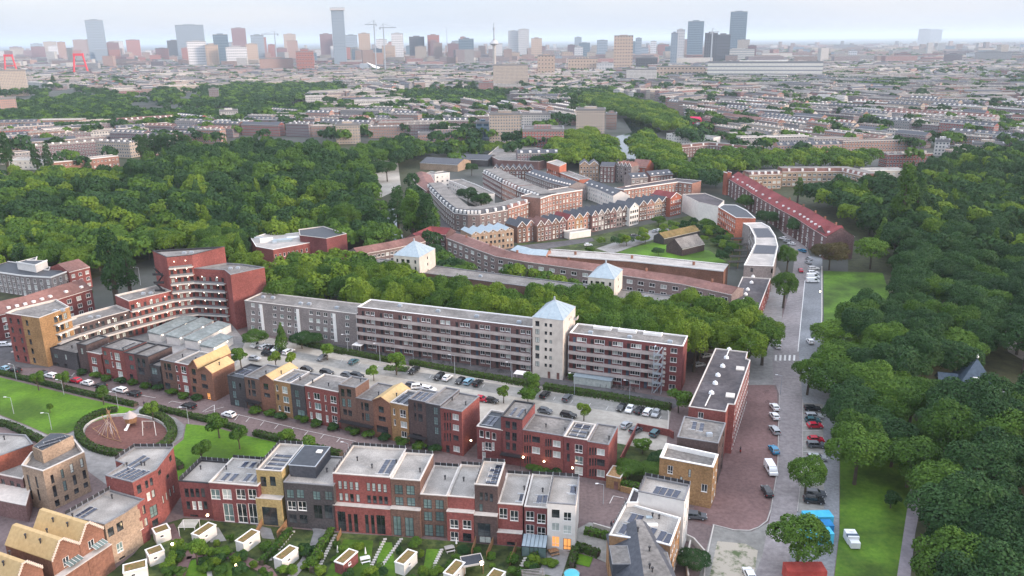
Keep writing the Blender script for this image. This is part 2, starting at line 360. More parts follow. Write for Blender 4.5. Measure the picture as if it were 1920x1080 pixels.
def house(fr,Z,x0,y0,x1,y1,wall,roof,label,wins=(),dep=10,v0=0.,trim='strim',vb=None,gable=None,plinth=None,
          side=None,name='row_house',cat='house',group=None,scr=None,sol=(),vents=(),par=.35,left=None,backw=True,h=None):
    """a house of a row: roofline from (x0,y0) to (x1,y1) in zoom Z; windows given where the photo shows them"""
    ua,za=fr.uz(*px(Z,x0,y0),v0); ub,zb=fr.uz(*px(Z,x1,y1),v0); W=ub-ua; h=h or (za+zb)/2
    if isinstance(dep,tuple): dep=max(6,fr.uv(*px(Z,*dep),h)[1]-v0)
    HL.append((label[:30],round(ua,1),round(W,1),round(h,1),round(dep,1)))
    wx=fr.w(ua,v0); T=thing(name,label,cat,(wx[0],wx[1],0),fr.a,group)
    poly=[(0,0),(W,0),(W,dep),(0,dep)]
    pw=[]
    if plinth:                                # lower storeys step forward by plinth[0] m, up to the height seen at pixel plinth[1:]
        pd=plinth[0]; _,zp=fr.uz(*px(Z,plinth[1],plinth[2]),v0-pd)
        allw=wins_px(fr,Z,wins,ua,v0); low=[q for q in wins_px(fr,Z,wins,ua,v0-pd) if q[1]+q[3]/2<zp+.3]; nlow=len(low)
        low=[(q[0],min(q[1],zp-.3-q[3]/2),q[2],q[3],q[4]) for q in low]
        up=sorted(allw,key=lambda q:-q[1])[:len(allw)-nlow]
        P=[(.0,-pd),(W,-pd),(W,0),(0,0)]
        walls(T,P,0,zp,M[wall],{0:clampw(low,W,zp)},edges=(0,1,3))
        b=MB(); b.box(-.06,W+.06,-pd-.08,-.003,zp,zp+.12); b.obj('ledge',M['strim'],T)
        W0=clampw(up,W,h); W0=[q for q in W0 if q[1]-q[3]/2>zp+.15]
    else: W0=clampw(wins_px(fr,Z,wins,ua,v0),W,h)
    sw=side or []
    if sw=='auto':
        sw=[(dep*f,z,1.2,1.5,'w') for f in (.3,.7) for z in np.arange(1.7,h-1.5,3)]
    if gable:
        g=gable; ea,eb=g.get('el',h),g.get('er',h); gx,gz=fr.uz(*px(Z,*g['peak']),v0); gx-=ua
        gx=min(max(gx,W*.25),W*.75)
        walls(T,poly,0,h,M[wall],{0:W0,1:clampw(sw,dep,h)})
        for yy,s in ((0,1),(dep,-1)):
            b=MB(); pts=[(0,yy,h),(W,yy,h),(gx,yy,gz)]
            b.face(pts if s>0 else pts[::-1],[(p[0],p[2]) for p in (pts if s>0 else pts[::-1])]); b.obj('gable',M[wall],T)
        r=MB(); t=.16; ov=.12
        for (xa,zz,xb,zz2) in ((-ov,h-ov*(gz-h)/gx,gx,gz),(gx,gz,W+ov,h-ov*(gz-h)/(W-gx))):
            top=[(xa,-.1,zz+t),(xb,-.1,zz2+t),(xb,dep+.1,zz2+t),(xa,dep+.1,zz+t)]
            bt=[(p[0],p[1],p[2]-t) for p in top]
            r.face(top); r.face(bt[::-1])
            for i in range(4): j=(i+1)%4; r.face([bt[i],bt[j],top[j],top[i]])
        r.obj('roof',M[roof],T)
        tr=MB()
        for (A,B) in (((-ov,-.13,h+.08),(gx,-.13,gz+.22)),((gx,-.13,gz+.22),(W+ov,-.13,h+.08))): tr.tube(A,B,.14,.14,4)
        tr.obj('verge',M[trim],T)
        for vv in vents:
            uu,v2=fr.uv(*px(Z,*vv),(h+gz)/2); uu-=ua; f=1-abs(uu-gx)/max(gx,W-gx)
            if 0<uu<W and 0<v2-v0<dep: vent(T,uu,v2-v0,h+(gz-h)*max(0,f)+.1)
    else:
        walls(T,poly,0,h,M[wall],{0:W0,1:clampw(sw,dep,h)})
        flat_roof(T,poly,h,M[roof],M[trim],par)
        for vv in vents:
            uu,v2=fr.uv(*px(Z,*vv),h); vent(T,min(max(uu-ua,.5),W-.5),min(max(v2-v0,.5),dep-.5),h-par)
        if any(q in label for q in ('balcony','railing','canopy','solar strips','black canopy','slot windows')) and W>3:
            bz=3.05; c=MB(); c.box(.1,W-.1,-1.35,-.01,bz-.16,bz); c.obj('balcony',M['dtrim'],T); c=MB(); c.box(.1,W-.1,-1.35,-1.3,bz+.9,bz+.97)
            for i in range(int(W/.35)): c.box(.1+i*.35,.14+i*.35,-1.35,-1.31,bz,bz+.9)
            for xx in (.1,W-.2): c.box(xx,xx+.1,-1.34,-1.24,0,bz)
            c.obj('balcony_railing',M['dtrim'],T)
        for s in sol:                          # (cx,cy,len,wid,angle deg, count, pitch, dir)
            uu,v2=fr.uv(*px(Z,s[0],s[1]),h); uu-=ua; v2-=v0
            n=s[5] if len(s)>5 else 1; pt=(s[6] if len(s)>6 else 1.5)*1.25
            for i in range(n):
                k=(i-(n-1)/2)*pt; a=R_(s[4]); 
                X,Y=uu-math.sin(a)*k, v2+math.cos(a)*k
                X=min(max(X,.9),W-.9); Y=min(max(Y,.9),dep-.9)
                solar(T,X,Y,h-par+.02,s[2],s[3]*1.4,a,-.13)
        if scr:
            o=.15; B={'b':[(W-o,dep-o),(o,dep-o)],'l':[(o,dep-o),(o,o)],'bl':[(W-o,dep-o),(o,dep-o),(o,o)]}[scr]
            screen(T,B,h+.05)
    return T,W,h,ua
def gridw(Ln,n,floors,sh,zc,w_,h_,kinds,m0=0.0,m1=0.0):
    out=[]; 
    for f in range(floors):
        for i in range(n):
            out.append((m0+(Ln-m0-m1)*(i+.5)/n, zc+f*sh, w_, h_, kinds if isinstance(kinds,str) else random.choice(kinds)))
    return out
def px_building(pts,h,z0=0):                  # ccw world polygon from pixels at height h
    return ccw([G(x,y,h) for x,y in pts])
def block(name,label,cat,poly,h,wall,roof,trim='strim',wins=None,group=None,par=.35,T=None):
    c=(sum(p[0] for p in poly)/len(poly),sum(p[1] for p in poly)/len(poly))
    if T is None: T=thing(name,label,cat,(c[0],c[1],0),0,group)
    o=T.location; P=[(p[0]-o.x,p[1]-o.y) for p in poly]
    walls(T,P,0,h,M[wall],wins or {}); flat_roof(T,P,h,M[roof],M[trim],par); return T
# ------------------------------------------------ ground
_sz=[0.004]
def sheet(name,pts,z,m,px_=True,kind='structure'):
    _sz[0]+=.003; z=_sz[0]
    P=ccw([G(*p) if px_ else p for p in pts]); me=bpy.data.meshes.new(name)
    from mathutils.geometry import tessellate_polygon
    tr=tessellate_polygon([[Vector((p[0],p[1],0)) for p in P]]); V=[(p[0],p[1],z) for p in P]; F=[]
    for t in tr:
        a,b_,c=[P[i] for i in t]; ar=(b_[0]-a[0])*(c[1]-a[1])-(c[0]-a[0])*(b_[1]-a[1]); F.append(tuple(t) if ar>0 else tuple(reversed(t)))
    me.from_pydata(V,[],F); me.update()
    me.materials.append(m); o=ob(name,me); return struct(o,kind)
M['town']=mat('town ground',(.035,.045,.030),(.11,.11,.105),scale=.012,detail=12,mixpos=(.35,.65),extra=(.0013,.7,1.15))
M['pave']=mat('grey paving',(.20,.195,.19),(.30,.29,.285),scale=.6,detail=10,extra=(.05,.75,1.1))
M['yard']=mat('pale yard gravel',(.34,.31,.27),(.45,.42,.37),scale=.5,detail=10,extra=(.06,.8,1.08))
M['asph']=mat('asphalt',(.085,.08,.085),(.14,.135,.14),scale=.5,detail=10,extra=(.05,.7,1.15))
M['clink']=mat('purple brick paving',(.13,.095,.095),(.20,.15,.145),scale=1.2,detail=10,extra=(.06,.75,1.1))
M['clinkr']=mat('red brick paving',(.155,.095,.09),(.235,.145,.138),scale=1.0,detail=10,extra=(.05,.7,1.12))
M['road']=mat('grey brick carriageway',(.20,.18,.185),(.30,.275,.275),scale=.8,detail=10,extra=(.05,.75,1.12))
M['stone']=mat('blue grey setts',(.17,.18,.195),(.27,.28,.295),scale=1.3,detail=10,extra=(.06,.7,1.12))
M['bay']=mat('parking bay paving',(.22,.215,.20),(.32,.31,.29),scale=.7,detail=9,extra=(.08,.75,1.1))
M['grass']=mat('mown grass',(.060,.145,.006),(.105,.205,.010),scale=1.1,detail=12,extra=(.06,.55,1.35))
M['grassd']=mat('darker lawn',(.050,.120,.008),(.095,.175,.015),scale=.8,detail=12,extra=(.07,.5,1.4))  # slightly darker, duller green than the mown grass
M['rough']=mat('garden planting',(.018,.040,.010),(.10,.125,.035),scale=.55,detail=12,extra=(.12,.5,1.25))
M['bark']=mat('play bark surface',(.12,.05,.04),(.19,.085,.07),scale=1.2,detail=9,extra=(.1,.8,1.1))
M['soil']=mat('park soil',(.03,.035,.018),(.07,.075,.035),scale=.3,detail=9)
M['rubble']=mat('sandy rubble with weeds',(.10,.13,.06),(.40,.36,.30),scale=.35,detail=12,mixpos=(.38,.5))
M['line']=mat('road marking paint',(.55,.54,.52),(.72,.71,.70),scale=2,rough=.7)
M['water']=mat('canal water',(.02,.03,.03),(.03,.04,.045),scale=.3,rough=.06,spec=.9)
M['pool']=mat('pool water',(.1,.5,.6),(.15,.6,.7),scale=.6,rough=.1)
b=MB(); b.face([(-45000,-400,0),(45000,-400,0),(45000,62000,0),(-45000,62000,0)]); struct(b.obj('ground',M['town']))
sheet('park_ground',[(-60,250),(660,270),(800,300),(840,420),(700,470),(520,480),(430,640),(300,480),(-60,600)],.004,M['soil'])
sheet('park_ground',[(1400,345),(1950,330),(2060,480),(2300,1120),(1560,1120),(1590,640),(1590,470)],.004,M['soil'])
sheet('street_base',[(-160,640),(300,560),(670,560),(1480,560),(1580,700),(1590,1200),(-260,1200),(-200,900)],.008,M['clink'])
sheet('car_park',[(430,640),(482,628),(640,664),(800,692),(1000,722),(1258,768),(1246,860),(1150,832),(900,800),(600,745),(430,690)],.012,M['yard'])
sheet('parking_bays',[(520,652),(650,678),(840,706),(1000,731),(1256,768),(1252,788),(990,748),(835,722),(640,692),(516,664)],.016,M['bay'])
sheet('footpath',[(600,630),(672,648),(1000,703),(1290,752),(1262,766),(1000,722),(640,662),(590,648)],.016,M['asph'])
sheet('yard',[(150,640),(300,590),(420,590),(460,640),(440,690),(300,700),(200,680)],.016,M['pave'])
sheet('lawn',[(-40,698),(60,722),(140,742),(255,768),(205,782),(160,796),(128,812),(95,817),(50,797),(-40,762)],.016,M['grass'])
sheet('footpath',[(-40,764),(50,799),(95,819),(128,814),(160,798),(205,783),(255,769),(262,762),(285,764),(330,784),(347,798),(342,820),(312,842),(335,890),(215,920),(160,880),(110,838),(60,820),(-40,786)],.012,M['pave'])
sheet('lawn',[(349,795),(400,800),(440,812),(520,830),(600,852),(560,900),(330,905),(318,868),(316,846),(344,824)],.016,M['grass'])
M['ppath']=mat('purple grey park path',(.20,.185,.21),(.27,.25,.275),scale=.8,detail=9,extra=(.08,.8,1.1))
sheet('forecourt',[(1380,722),(1450,722),(1457,735),(1458,870),(1445,940),(1437,978),(1405,995),(1375,994),(1330,985),(1295,975),(1330,850),(1370,760)],.012,M['clinkr'])
sheet('road',[(1400,1120),(1425,1040),(1443,975),(1458,880),(1461,740),(1455,722),(1408,720),(1408,680),(1448,672),(1466,600),(1484,530),(1490,480),(1470,440),(1430,400),(1385,375),(1400,368),(1460,400),(1500,440),(1519,480),(1516,500),(1509,530),(1502,600),(1498,660),(1504,740),(1505,870),(1494,960),(1470,1120)],.012,M['road'])
sheet('pavement',[(1498,660),(1502,600),(1509,530),(1519,480),(1542,485),(1541,590),(1540,680),(1580,700),(1700,705),(1700,735),(1582,745),(1574,860),(1573,1000),(1558,1120),(1470,1120),(1494,960),(1505,870),(1504,740)],.012,M['stone'])
sheet('parking_bays',[(1505,755),(1543,758),(1545,960),(1497,960),(1505,870)],.016,M['bay'])
sheet('pavement',[(1376,722),(1400,640),(1418,590),(1443,520),(1458,500),(1470,520),(1466,600),(1448,672),(1450,722)],.012,M['pave'])
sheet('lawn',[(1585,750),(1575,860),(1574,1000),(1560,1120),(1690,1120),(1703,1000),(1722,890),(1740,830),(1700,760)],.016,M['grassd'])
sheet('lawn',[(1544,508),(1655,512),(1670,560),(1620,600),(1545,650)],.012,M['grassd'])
sheet('park_path',[(1712,880),(1738,890),(1716,1000),(1703,1120),(1676,1120),(1694,1000)],.02,M['ppath'])
sheet('pavement',[(1337,985),(1378,996),(1410,997),(1441,980),(1430,1040),(1400,1120),(1300,1120)],.016,M['bay'])
sheet('waste_lot',[(1345,1015),(1398,1020),(1421,1033),(1408,1120),(1322,1120)],.02,M['rubble'])
sheet('garden_ground',[(300,985),(344,972),(640,1000),(740,1006),(900,1020),(1075,1035),(1070,1120),(150,1120),(250,1040)],.014,M['rough'])
sheet('garden_ground',[(1150,830),(1255,850),(1240,930),(1140,905)],.014,M['rough'])
sheet('courtyard_ground',[(960,458),(1100,445),(1290,405),(1400,420),(1385,500),(1350,500),(1030,472)],.02,M['rough'])
sheet('lawn',[(1160,474),(1180,466),(1255,448),(1262,462),(1330,470),(1362,492),(1330,494),(1240,482)],.03,M['grass'])
sheet('court_car_park',[(1118,466),(1148,476),(1252,440),(1300,438),(1290,424),(1220,432)],.03,M['pave'])
sheet('plaza',[(688,300),(745,296),(752,352),(712,372),(690,340)],.03,M['yard'])
sheet('water',[(718,388),(738,388),(757,448),(741,452)],.03,M['water'])
sheet('canal',[(1168,222),(1200,222),(1240,246),(1205,262),(1172,262),(1210,300),(1175,306),(1132,262),(1185,248)],.05,M['water'])
sheet('street',[(812,470),(800,400),(790,380),(805,375),(860,435),(960,462),(1110,446),(1115,452),(960,478),(860,452)],.02,M['asph'])
sheet('side_street',[(-200,660),(40,625),(60,660),(95,690),(0,690),(-200,690)],.012,M['asph'])
_st=[.17]
def strip(name,pts,wd,m,z=.024,h=None,px_=True,kind='structure'):
    if h is None: _st[0]+=.0007; z=_st[0]
    else: h=h+.12
    P=[Vector(G(*p)) if px_ else Vector(p) for p in pts]; b=MB(); n=len(P)
    for i in range(n-1):
        d=(P[i+1]-P[i]).normalized(); s=Vector((-d.y,d.x))*wd/2; e=d*(.0 if h is None else wd*.3)
        q=[P[i]-s-e*0,P[i+1]-s+e,P[i+1]+s+e,P[i]+s-e*0]
        if h is None: b.face([(v.x,v.y,z) for v in q])
        else: b.prism([(v.x,v.y) for v in q],0,h+.003*(i%2))
    o=b.obj(name,m); 
    return struct(o,kind) if kind else o
# markings
for i in range(5): 
    x=1455+i*8.6; strip('crosswalk_stripe',[(x,666.5),(x-.8,677)],.62,M['line'],.02)
strip('lane_line',[(1509,527),(1496,660)],.25,M['line'],.02)
strip('kerb',[(1461,742),(1458,880),(1445,958)],.2,M['conc'],h=.12)
strip('kerb',[(1445,958),(1438,978),(1422,990),(1405,996),(1376,995),(1337,985)],.25,M['conc'],h=.12)
strip('kerb',[(1505,750),(1505,870),(1495,960)],.2,M['conc'],h=.12)
strip('kerb',[(1541,500),(1541,590),(1539,640)],.35,M['strim'],h=.12)
strip('kerb',[(600,652),(655,668),(730,683)],.25,M['strim'],h=.15); strip('kerb',[(775,687),(895,711),(988,725)],.25,M['strim'],h=.15)
strip('kerb',[(1030,732),(1250,769),(1254,772),(1252,812)],.25,M['strim'],h=.15)
strip('kerb',[(1338,986),(1322,1060),(1318,1120)],.25,M['strim'],h=.12)
# parking bay lines along the street of the middle row
strip('bay_line',[(445,778),(560,805),(668,829)],.14,M['line'])
for x,y in ((468,784),(495,791),(522,797),(550,803),(578,809),(608,815),(638,822)): strip('bay_tick',[(x,y),(x-7,y+8)],.14,M['line'])
strip('bay_line',[(265,742),(292,747)],.14,M['line'])
for a,b_ in (((316,757),(322,753)),((322,753),(343,757)),((327,768),(338,763)),((380,773),(402,760)),((402,760),(402,774)),((384,774),(420,764)),((140,700),(133,708)),((440,789),(449,778)),((1143,945),(1150,931)),((1150,931),(1170,935))): strip('bay_tick',[a,b_],.14,M['line'])
for i in range(9):
    y=768+i*20; strip('bay_tick',[(1506,y),(1541,y+1)],.12,M['line'])
for i in range(20):
    t=i/19; x=610+(1240-610)*t; y=668+(781-668)*t; strip('bay_tick',[(x,y),(x-4,y+6)],.12,M['line'],.02)
strip('garden_path',[(330,1100),(350,1045),(385,1038),(440,1044),(500,1070),(520,1100)],2.2,M['clinkr'],.022)
strip('garden_path',[(352,1045),(330,1010),(318,985)],1.8,M['clinkr'],.024)
strip('garden_path',[(388,1050),(396,1095)],.9,M['conc'],.022)
strip('garden_path',[(600,985),(590,1020),(570,1055),(545,1085)],1.8,M['pave'],.022)
sheet('lawn',[(345,1055),(385,1046),(395,1100),(335,1100)],.022,M['grass'])
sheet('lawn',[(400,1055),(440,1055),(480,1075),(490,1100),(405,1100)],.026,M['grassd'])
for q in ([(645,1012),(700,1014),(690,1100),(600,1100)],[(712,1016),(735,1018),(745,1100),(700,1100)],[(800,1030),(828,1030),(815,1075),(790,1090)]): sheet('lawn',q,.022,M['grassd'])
sheet('lawn',[(1084,1038),(1112,1046),(1105,1064),(1080,1058)],.03,M['grass'])
sheet('terrace',[(1030,1025),(1068,1036),(1052,1085),(1010,1075)],.022,M['pave'])
sheet('terrace',[(1068,1000),(1105,980),(1150,990),(1145,1060),(1080,1030)],.02,M['bay'])
sheet('terrace',[(480,985),(508,992),(515,1012),(492,1010)],.022,M['pave'])
sheet('terrace',[(585,988),(625,996),(615,1010),(590,1010)],.022,M['pave'])
sheet('terrace',[(380,990),(410,990),(425,1015),(395,1018)],.022,M['bay'])
# stepping stones
for (a,b_,n) in (((628,1005),(592,1078),15),((722,1012),(690,1075),13),((752,1012),(712,1068),13),((550,998),(503,1055),12),((828,1032),(810,1070),9),((985,1048),(968,1080),7)):
    m=MB()
    for i in range(n):
        x,y=G(a[0]+(b_[0]-a[0])*i/n,a[1]+(b_[1]-a[1])*i/n); m.obox(x,y,.2,.75,.5,.0,.22)
    struct(m.obj('stepping_stones',M['strim']))
# ------------------------------------------------ bottom row of houses (gardens side)
frC=Fr(G(344,971),G(1071,1033)); GC='new houses in the row facing the gardens'
house(frC,Z6,60,375,285,375,'redd','roofp','deep red house at the left end of the garden row, rows of narrow dark windows',
  [(125,457,30,65,'d'),(165,457,30,65,'d'),(205,457,30,65,'d'),(247,457,30,65,'d'),(137,550,28,60,'d'),(182,550,28,60,'wc'),(225,550,28,60,'wc'),(265,550,28,60,'d'),(180,640,60,40,'d')],dep=(220,205),trim='dtrim',v0=.6,scr='bl',vents=[(225,270)],side=None,group=GC)
house(frC,Z6,287,392,650,390,'redd','roofp','red house with big white grid windows, left of the yellow house',
  [(340,467,68,72,'wg'),(427,467,68,72,'wc'),(530,467,68,72,'w'),(617,467,62,72,'w'),(365,615,72,150,'wg'),(447,615,72,150,'wg'),(548,615,72,150,'w'),(628,615,60,150,'w')],dep=(640,205),scr='b',vents=[(417,270)],
  sol=[(430,330,3.2,1.2,90,2,1.5),(595,335,3.2,1.2,90,2,1.5),(605,240,2.6,1.1,90,3,1.5)],group=GC)
house(frC,Z6,640,287,830,287,'yellow','roofp','tall narrow yellow brick house with a sloping solar roof',
  [(700,372,42,72,'d'),(770,370,42,72,'d'),(712,458,42,62,'c'),(783,455,42,62,'c'),(755,640,112,150,'d')],dep=(990,95),v0=1.4,plinth=(1.6,750,505),scr='bl',trim='strim',
  sol=[(770,260,4.0,1.0,0,7,1.45)],group=GC)
house(frC,Z6,845,378,1218,402,'dark','roofp','dark brown brick house with a black rooftop box, right of the yellow house',
  [(900,465,58,65,'g'),(975,465,58,65,'g'),(1097,478,58,65,'g'),(1187,480,58,65,'g'),(912,552,62,68,'w'),(990,555,62,68,'w'),(1110,600,65,100,'d'),(1187,600,60,100,'d'),(920,650,60,66,'d'),(1000,655,60,66,'d')],dep=(1270,185),vents=[(1172,290)],group=GC,trim='gtrim')
hx=house(frC,Z6,1215,308,1645,342,'red','roofp','wide red house with rows of narrow pale windows in the middle of the garden row',
  [(x,y,26,62,'c') for x,y in ((1272,398),(1312,400),(1357,405),(1398,408),(1485,412),(1525,416),(1567,420),(1609,424))]+[(x,y,27,58,k) for x,y,k in ((1280,487,'c'),(1322,490,'c'),(1362,494,'d'),(1407,498,'c'),(1490,505,'d'),(1533,508,'d'),(1577,511,'d'),(1617,514,'d'))]+
  [(1292,680,60,165,'d'),(1352,690,26,150,'d'),(1397,692,30,150,'d'),(1478,695,26,150,'d'),(1522,700,26,150,'d'),(1583,705,66,160,'d')],dep=(1760,125),v0=1.2,plinth=(1.2,1240,550),scr='bl',vents=[(1400,205),(1510,260),(1805,235)],sol=[(1590,250,6.0,1.2,90,1),(1640,250,6.0,1.2,90,1)],group=GC)
house(frC,Z6,1647,348,1870,366,'brown','roofp','brown house with green framed windows between the wide red house and the low brown one',
  [(1712,433,62,68,'g'),(1800,438,62,68,'g'),(1717,520,62,62,'g'),(1805,525,62,62,'g'),(1705,715,60,165,'g'),(1795,725,66,165,'g')],dep=(1968,165),v0=1.2,plinth=(1.2,1760,585),scr='b',vents=[(1870,290)],group=GC)
house(frC,Z7,32,465,233,480,'brown','roofp','low brown house with two rows of green framed windows, beside the brown red tower house',
  [(88,540,64,68,'g'),(177,545,64,68,'g'),(92,633,64,68,'g'),(180,635,64,68,'g'),(98,740,64,90,'g'),(180,745,64,90,'g')],dep=(330,262),scr='b',v0=.8,vents=[(218,345)],group=GC)
house(frC,Z7,235,482,438,492,'red','roofp','low red house with white windows left of the dark brown tower house',
  [(298,550,62,60,'w'),(393,560,62,60,'w'),(287,690,64,65,'w'),(383,695,64,65,'w'),(290,790,60,80,'w'),(385,800,64,80,'d')],dep=(470,250),v0=1.2,plinth=(1.2,330,605),scr='b',vents=[(358,358)],group=GC)
house(frC,Z7,438,388,612,408,'dbrown','roofp','dark brown tower house whose roof is covered with solar panels',
  [(490,483,26,62,'d'),(527,485,26,62,'d'),(565,495,26,62,'d'),(488,568,28,58,'g'),(530,575,28,58,'g'),(572,585,28,58,'g'),(512,735,96,100,'d'),(520,825,90,80,'c')],dep=(780,235),v0=1.2,plinth=(1.2,520,630),scr='bl',
  sol=[(560,360,1.8,1.2,0,5,1.9),(615,340,1.8,1.2,0,6,1.9),(670,320,1.8,1.2,0,6,1.9)],group=GC)
house(frC,Z7,612,522,800,560,'red','roofp','red house with white windows right of the dark brown tower house',
  [(655,610,62,75,'w'),(737,628,62,75,'w'),(655,700,62,65,'w'),(737,715,62,65,'w'),(632,850,64,80,'w'),(712,865,60,80,'d')],dep=(920,325),v0=1.2,plinth=(1.2,700,760),scr='b',vents=[(812,425)],sol=[(785,485,3,1.2,90,1),(830,485,3,1.2,90,1)],group=GC)
house(frC,Z7,812,550,982,577,'redd','roofp','red house with a glass veranda, left of the white end house',
  [(855,630,62,70,'w'),(940,650,62,70,'w'),(855,730,62,70,'w'),(940,748,62,70,'w'),(870,860,60,90,'d'),(930,870,50,90,'d')],dep=(1100,330),v0=1.0,scr='b',vents=[(950,440)],sol=[(915,495,3,1.2,90,1),(960,495,3,1.2,90,1)],group=GC)
hw=house(frC,Z7,985,516,1197,560,'white','roofp','tall white rendered house at the right end of the garden row',
  [(1047,613,58,62,'d'),(1135,635,58,65,'w'),(1047,712,58,62,'wc'),(1135,732,62,65,'wc'),(1047,822,58,80,'wl'),(1133,842,58,85,'lit')],dep=(1330,345),trim='gtrim',scr='bl',vents=[(1240,435)],sol=[(1165,420,3.2,1.3,90,1),(1212,430,3.2,1.3,90,1)],group=GC)
# ------------------------------------------------ middle row of houses
frB=Fr(G(95,684),G(865,855)); GB='row houses along the middle street'
k=dict(group=GB)
house(frB,Z1,375,215,570,245,'dark','roofg','low anthracite house at the left end of the middle street, beside the ochre corner block',[(422,270,28,32,'g'),(497,280,14,40,'c'),(430,340,40,36,'d'),(500,350,20,40,'d')],dep=9,trim='dtrim',vents=[(540,205)],**k)
house(frB,Z1,572,172,645,192,'dbrown','roofg','narrow dark brown three storey house, second from the ochre corner block',[(583,225,16,44,'g'),(618,235,16,44,'c'),(590,290,16,50,'c')],dep=(835,130),trim='dtrim',**k)
house(frB,Z1,647,232,755,262,'red','roofg','low red two storey house, third from the ochre corner block',[(663,297,14,40,'w'),(710,305,36,42,'wg'),(718,372,40,40,'wc'),(676,380,14,44,'d')],dep=8,**k)
house(frB,Z1,757,192,925,240,'red','roofg','broad red three storey house with white rooflight bars, left half',[(790,250,20,30,'g'),(840,268,12,50,'w'),(883,275,36,50,'wc'),(803,315,32,32,'g'),(850,333,12,40,'w'),(893,343,36,46,'wc'),(815,385,32,32,'g'),(908,408,34,44,'wc')],dep=(1090,160),trim='dtrim',vents=[(1045,255)],sol=[(960,185,5.5,.5,90,1),(1010,190,5,.5,90,1)],**k)
house(frB,Z1,926,240,1003,258,'redd','roofg','narrow deep red house between the broad red house and a dark brown one',[(983,287,30,36,'g'),(993,355,30,34,'g'),(990,425,24,34,'d')],dep=(1180,180),trim='dtrim',**k)
house(frB,Z1,1004,258,1108,272,'dbrown','roofg','dark brown three storey house with an orange brick side, ending the first group',[(1045,318,20,60,'d'),(1082,324,22,60,'d'),(1065,385,44,50,'d')],dep=(1298,200),trim='dtrim',side=[],**k)
house(frB,Z1,1120,335,1197,350,'dark','roofg','low anthracite link house with a balcony left of the brown grey house',[(1160,385,40,50,'g'),(1165,455,50,40,'d')],dep=7,trim='dtrim',**k)
house(frB,Z1,1200,297,1308,317,'brown','roofg','brown grey three storey house at the left of the second group',[(1243,350,14,50,'d'),(1272,355,28,50,'d'),(1255,418,14,50,'d'),(1285,425,28,50,'d'),(1262,495,40,44,'d')],dep=(1440,215),trim='gtrim',vents=[(1370,270)],**k)
house(frB,Z1,1309,317,1410,335,'red','roofg','red three storey house with white windows left of the twin yellow gabled roofs',[(1328,365,14,44,'w'),(1380,375,36,50,'w'),(1338,435,14,40,'w'),(1390,442,36,46,'wc'),(1348,500,14,34,'w'),(1402,515,34,44,'wc')],dep=(1560,245),vents=[(1470,295)],**k)
house(frB,Z1,1411,340,1480,370,'cinn','tileo','left one of the twin orange houses with yellow gabled roofs',[(1456,390,28,44,'d'),(1462,458,28,36,'d'),(1460,520,24,46,'d')],dep=(1640,225),gable=dict(peak=(1450,305)),trim='cinn',vents=[(1575,298)],**k)
house(frB,Z1,1481,378,1588,402,'cinn','tileo','right one of the twin orange houses with yellow gabled roofs, its doorway lit',[(1530,432,36,46,'d'),(1540,498,44,32,'d'),(1528,568,36,46,'d'),(1570,574,24,50,'lit')],dep=(1770,320),gable=dict(peak=(1535,355)),trim='cinn',vents=[(1647,340)],**k)
house(frB,Z2,-55,428,68,428,'dark','roofb','anthracite house with tall green windows, first after the gap, dark solar panels on its roof',[(-3,488,26,54,'g'),(2,560,26,54,'g'),(20,625,34,50,'g'),(45,500,14,50,'d')],dep=(160,335),trim='dtrim',sol=[(60,380,3.6,1.5,90,2,1.8)],**k)
house(frB,Z2,70,425,184,442,'brown','roofg','brown house with a black balcony left of the first single yellow gable',[(112,480,14,60,'d'),(143,485,28,64,'d'),(115,545,12,46,'d'),(148,550,28,46,'d'),(125,625,54,40,'d')],dep=(320,345),trim='gtrim',vents=[(235,395)],**k)
house(frB,Z2,185,442,292,458,'cinn','tileo','cinnamon brick house under the first single yellow gabled roof',[(237,500,36,46,'d'),(245,565,44,32,'d'),(240,640,80,44,'d')],dep=(420,350),gable=dict(peak=(232,418)),trim='cinn',vents=[(350,400)],**k)
house(frB,Z2,293,452,415,472,'ochre','roofg','ochre house with white windows right of the first single yellow gable',[(320,510,14,44,'w'),(378,525,38,50,'wc'),(328,580,14,44,'d'),(388,598,40,44,'wg'),(340,660,14,38,'w'),(395,670,42,44,'w')],dep=(545,385),trim='strim',sol=[(450,425,5.5,.7,90,2,1.3)],**k)
house(frB,Z2,416,472,520,502,'dark','roofg','anthracite house with stacked green corner windows left of the bright red house',[(468,555,30,54,'g'),(478,625,32,56,'g'),(500,697,54,44,'g')],dep=(600,400),trim='gtrim',vents=[(467,437)],**k)
house(frB,Z2,525,497,775,533,'red','roofg','bright red double house with large white windows in the middle of the street',[(558,565,14,44,'w'),(618,573,44,48,'w'),(682,587,14,44,'w'),(742,598,44,52,'w'),(567,635,14,44,'w'),(627,648,46,48,'wg'),(688,660,14,44,'w'),(748,672,42,46,'w'),(632,722,42,46,'wc'),(752,745,38,50,'w'),(578,715,18,50,'wc'),(697,740,18,50,'wc')],dep=(820,430),trim='strim',vents=[(585,462),(705,487)],**k)
house(frB,Z2,776,482,905,508,'brown','roofg','tall brown grey house with paired slot windows right of the bright red double house',[(812,545,26,56,'d'),(860,548,30,56,'d'),(820,620,26,60,'g'),(862,625,28,60,'g'),(830,690,28,44,'d'),(868,700,28,44,'d')],dep=(1000,440),trim='gtrim',vents=[(945,455)],**k)
house(frB,Z2,906,584,1034,604,'brown','roofg','brown house with a black railing, left of the second single yellow gable',[(958,645,14,56,'d'),(992,652,32,60,'d'),(965,725,14,56,'d'),(998,730,30,56,'g')],dep=(1190,490),trim='gtrim',vents=[(1080,555)],**k)
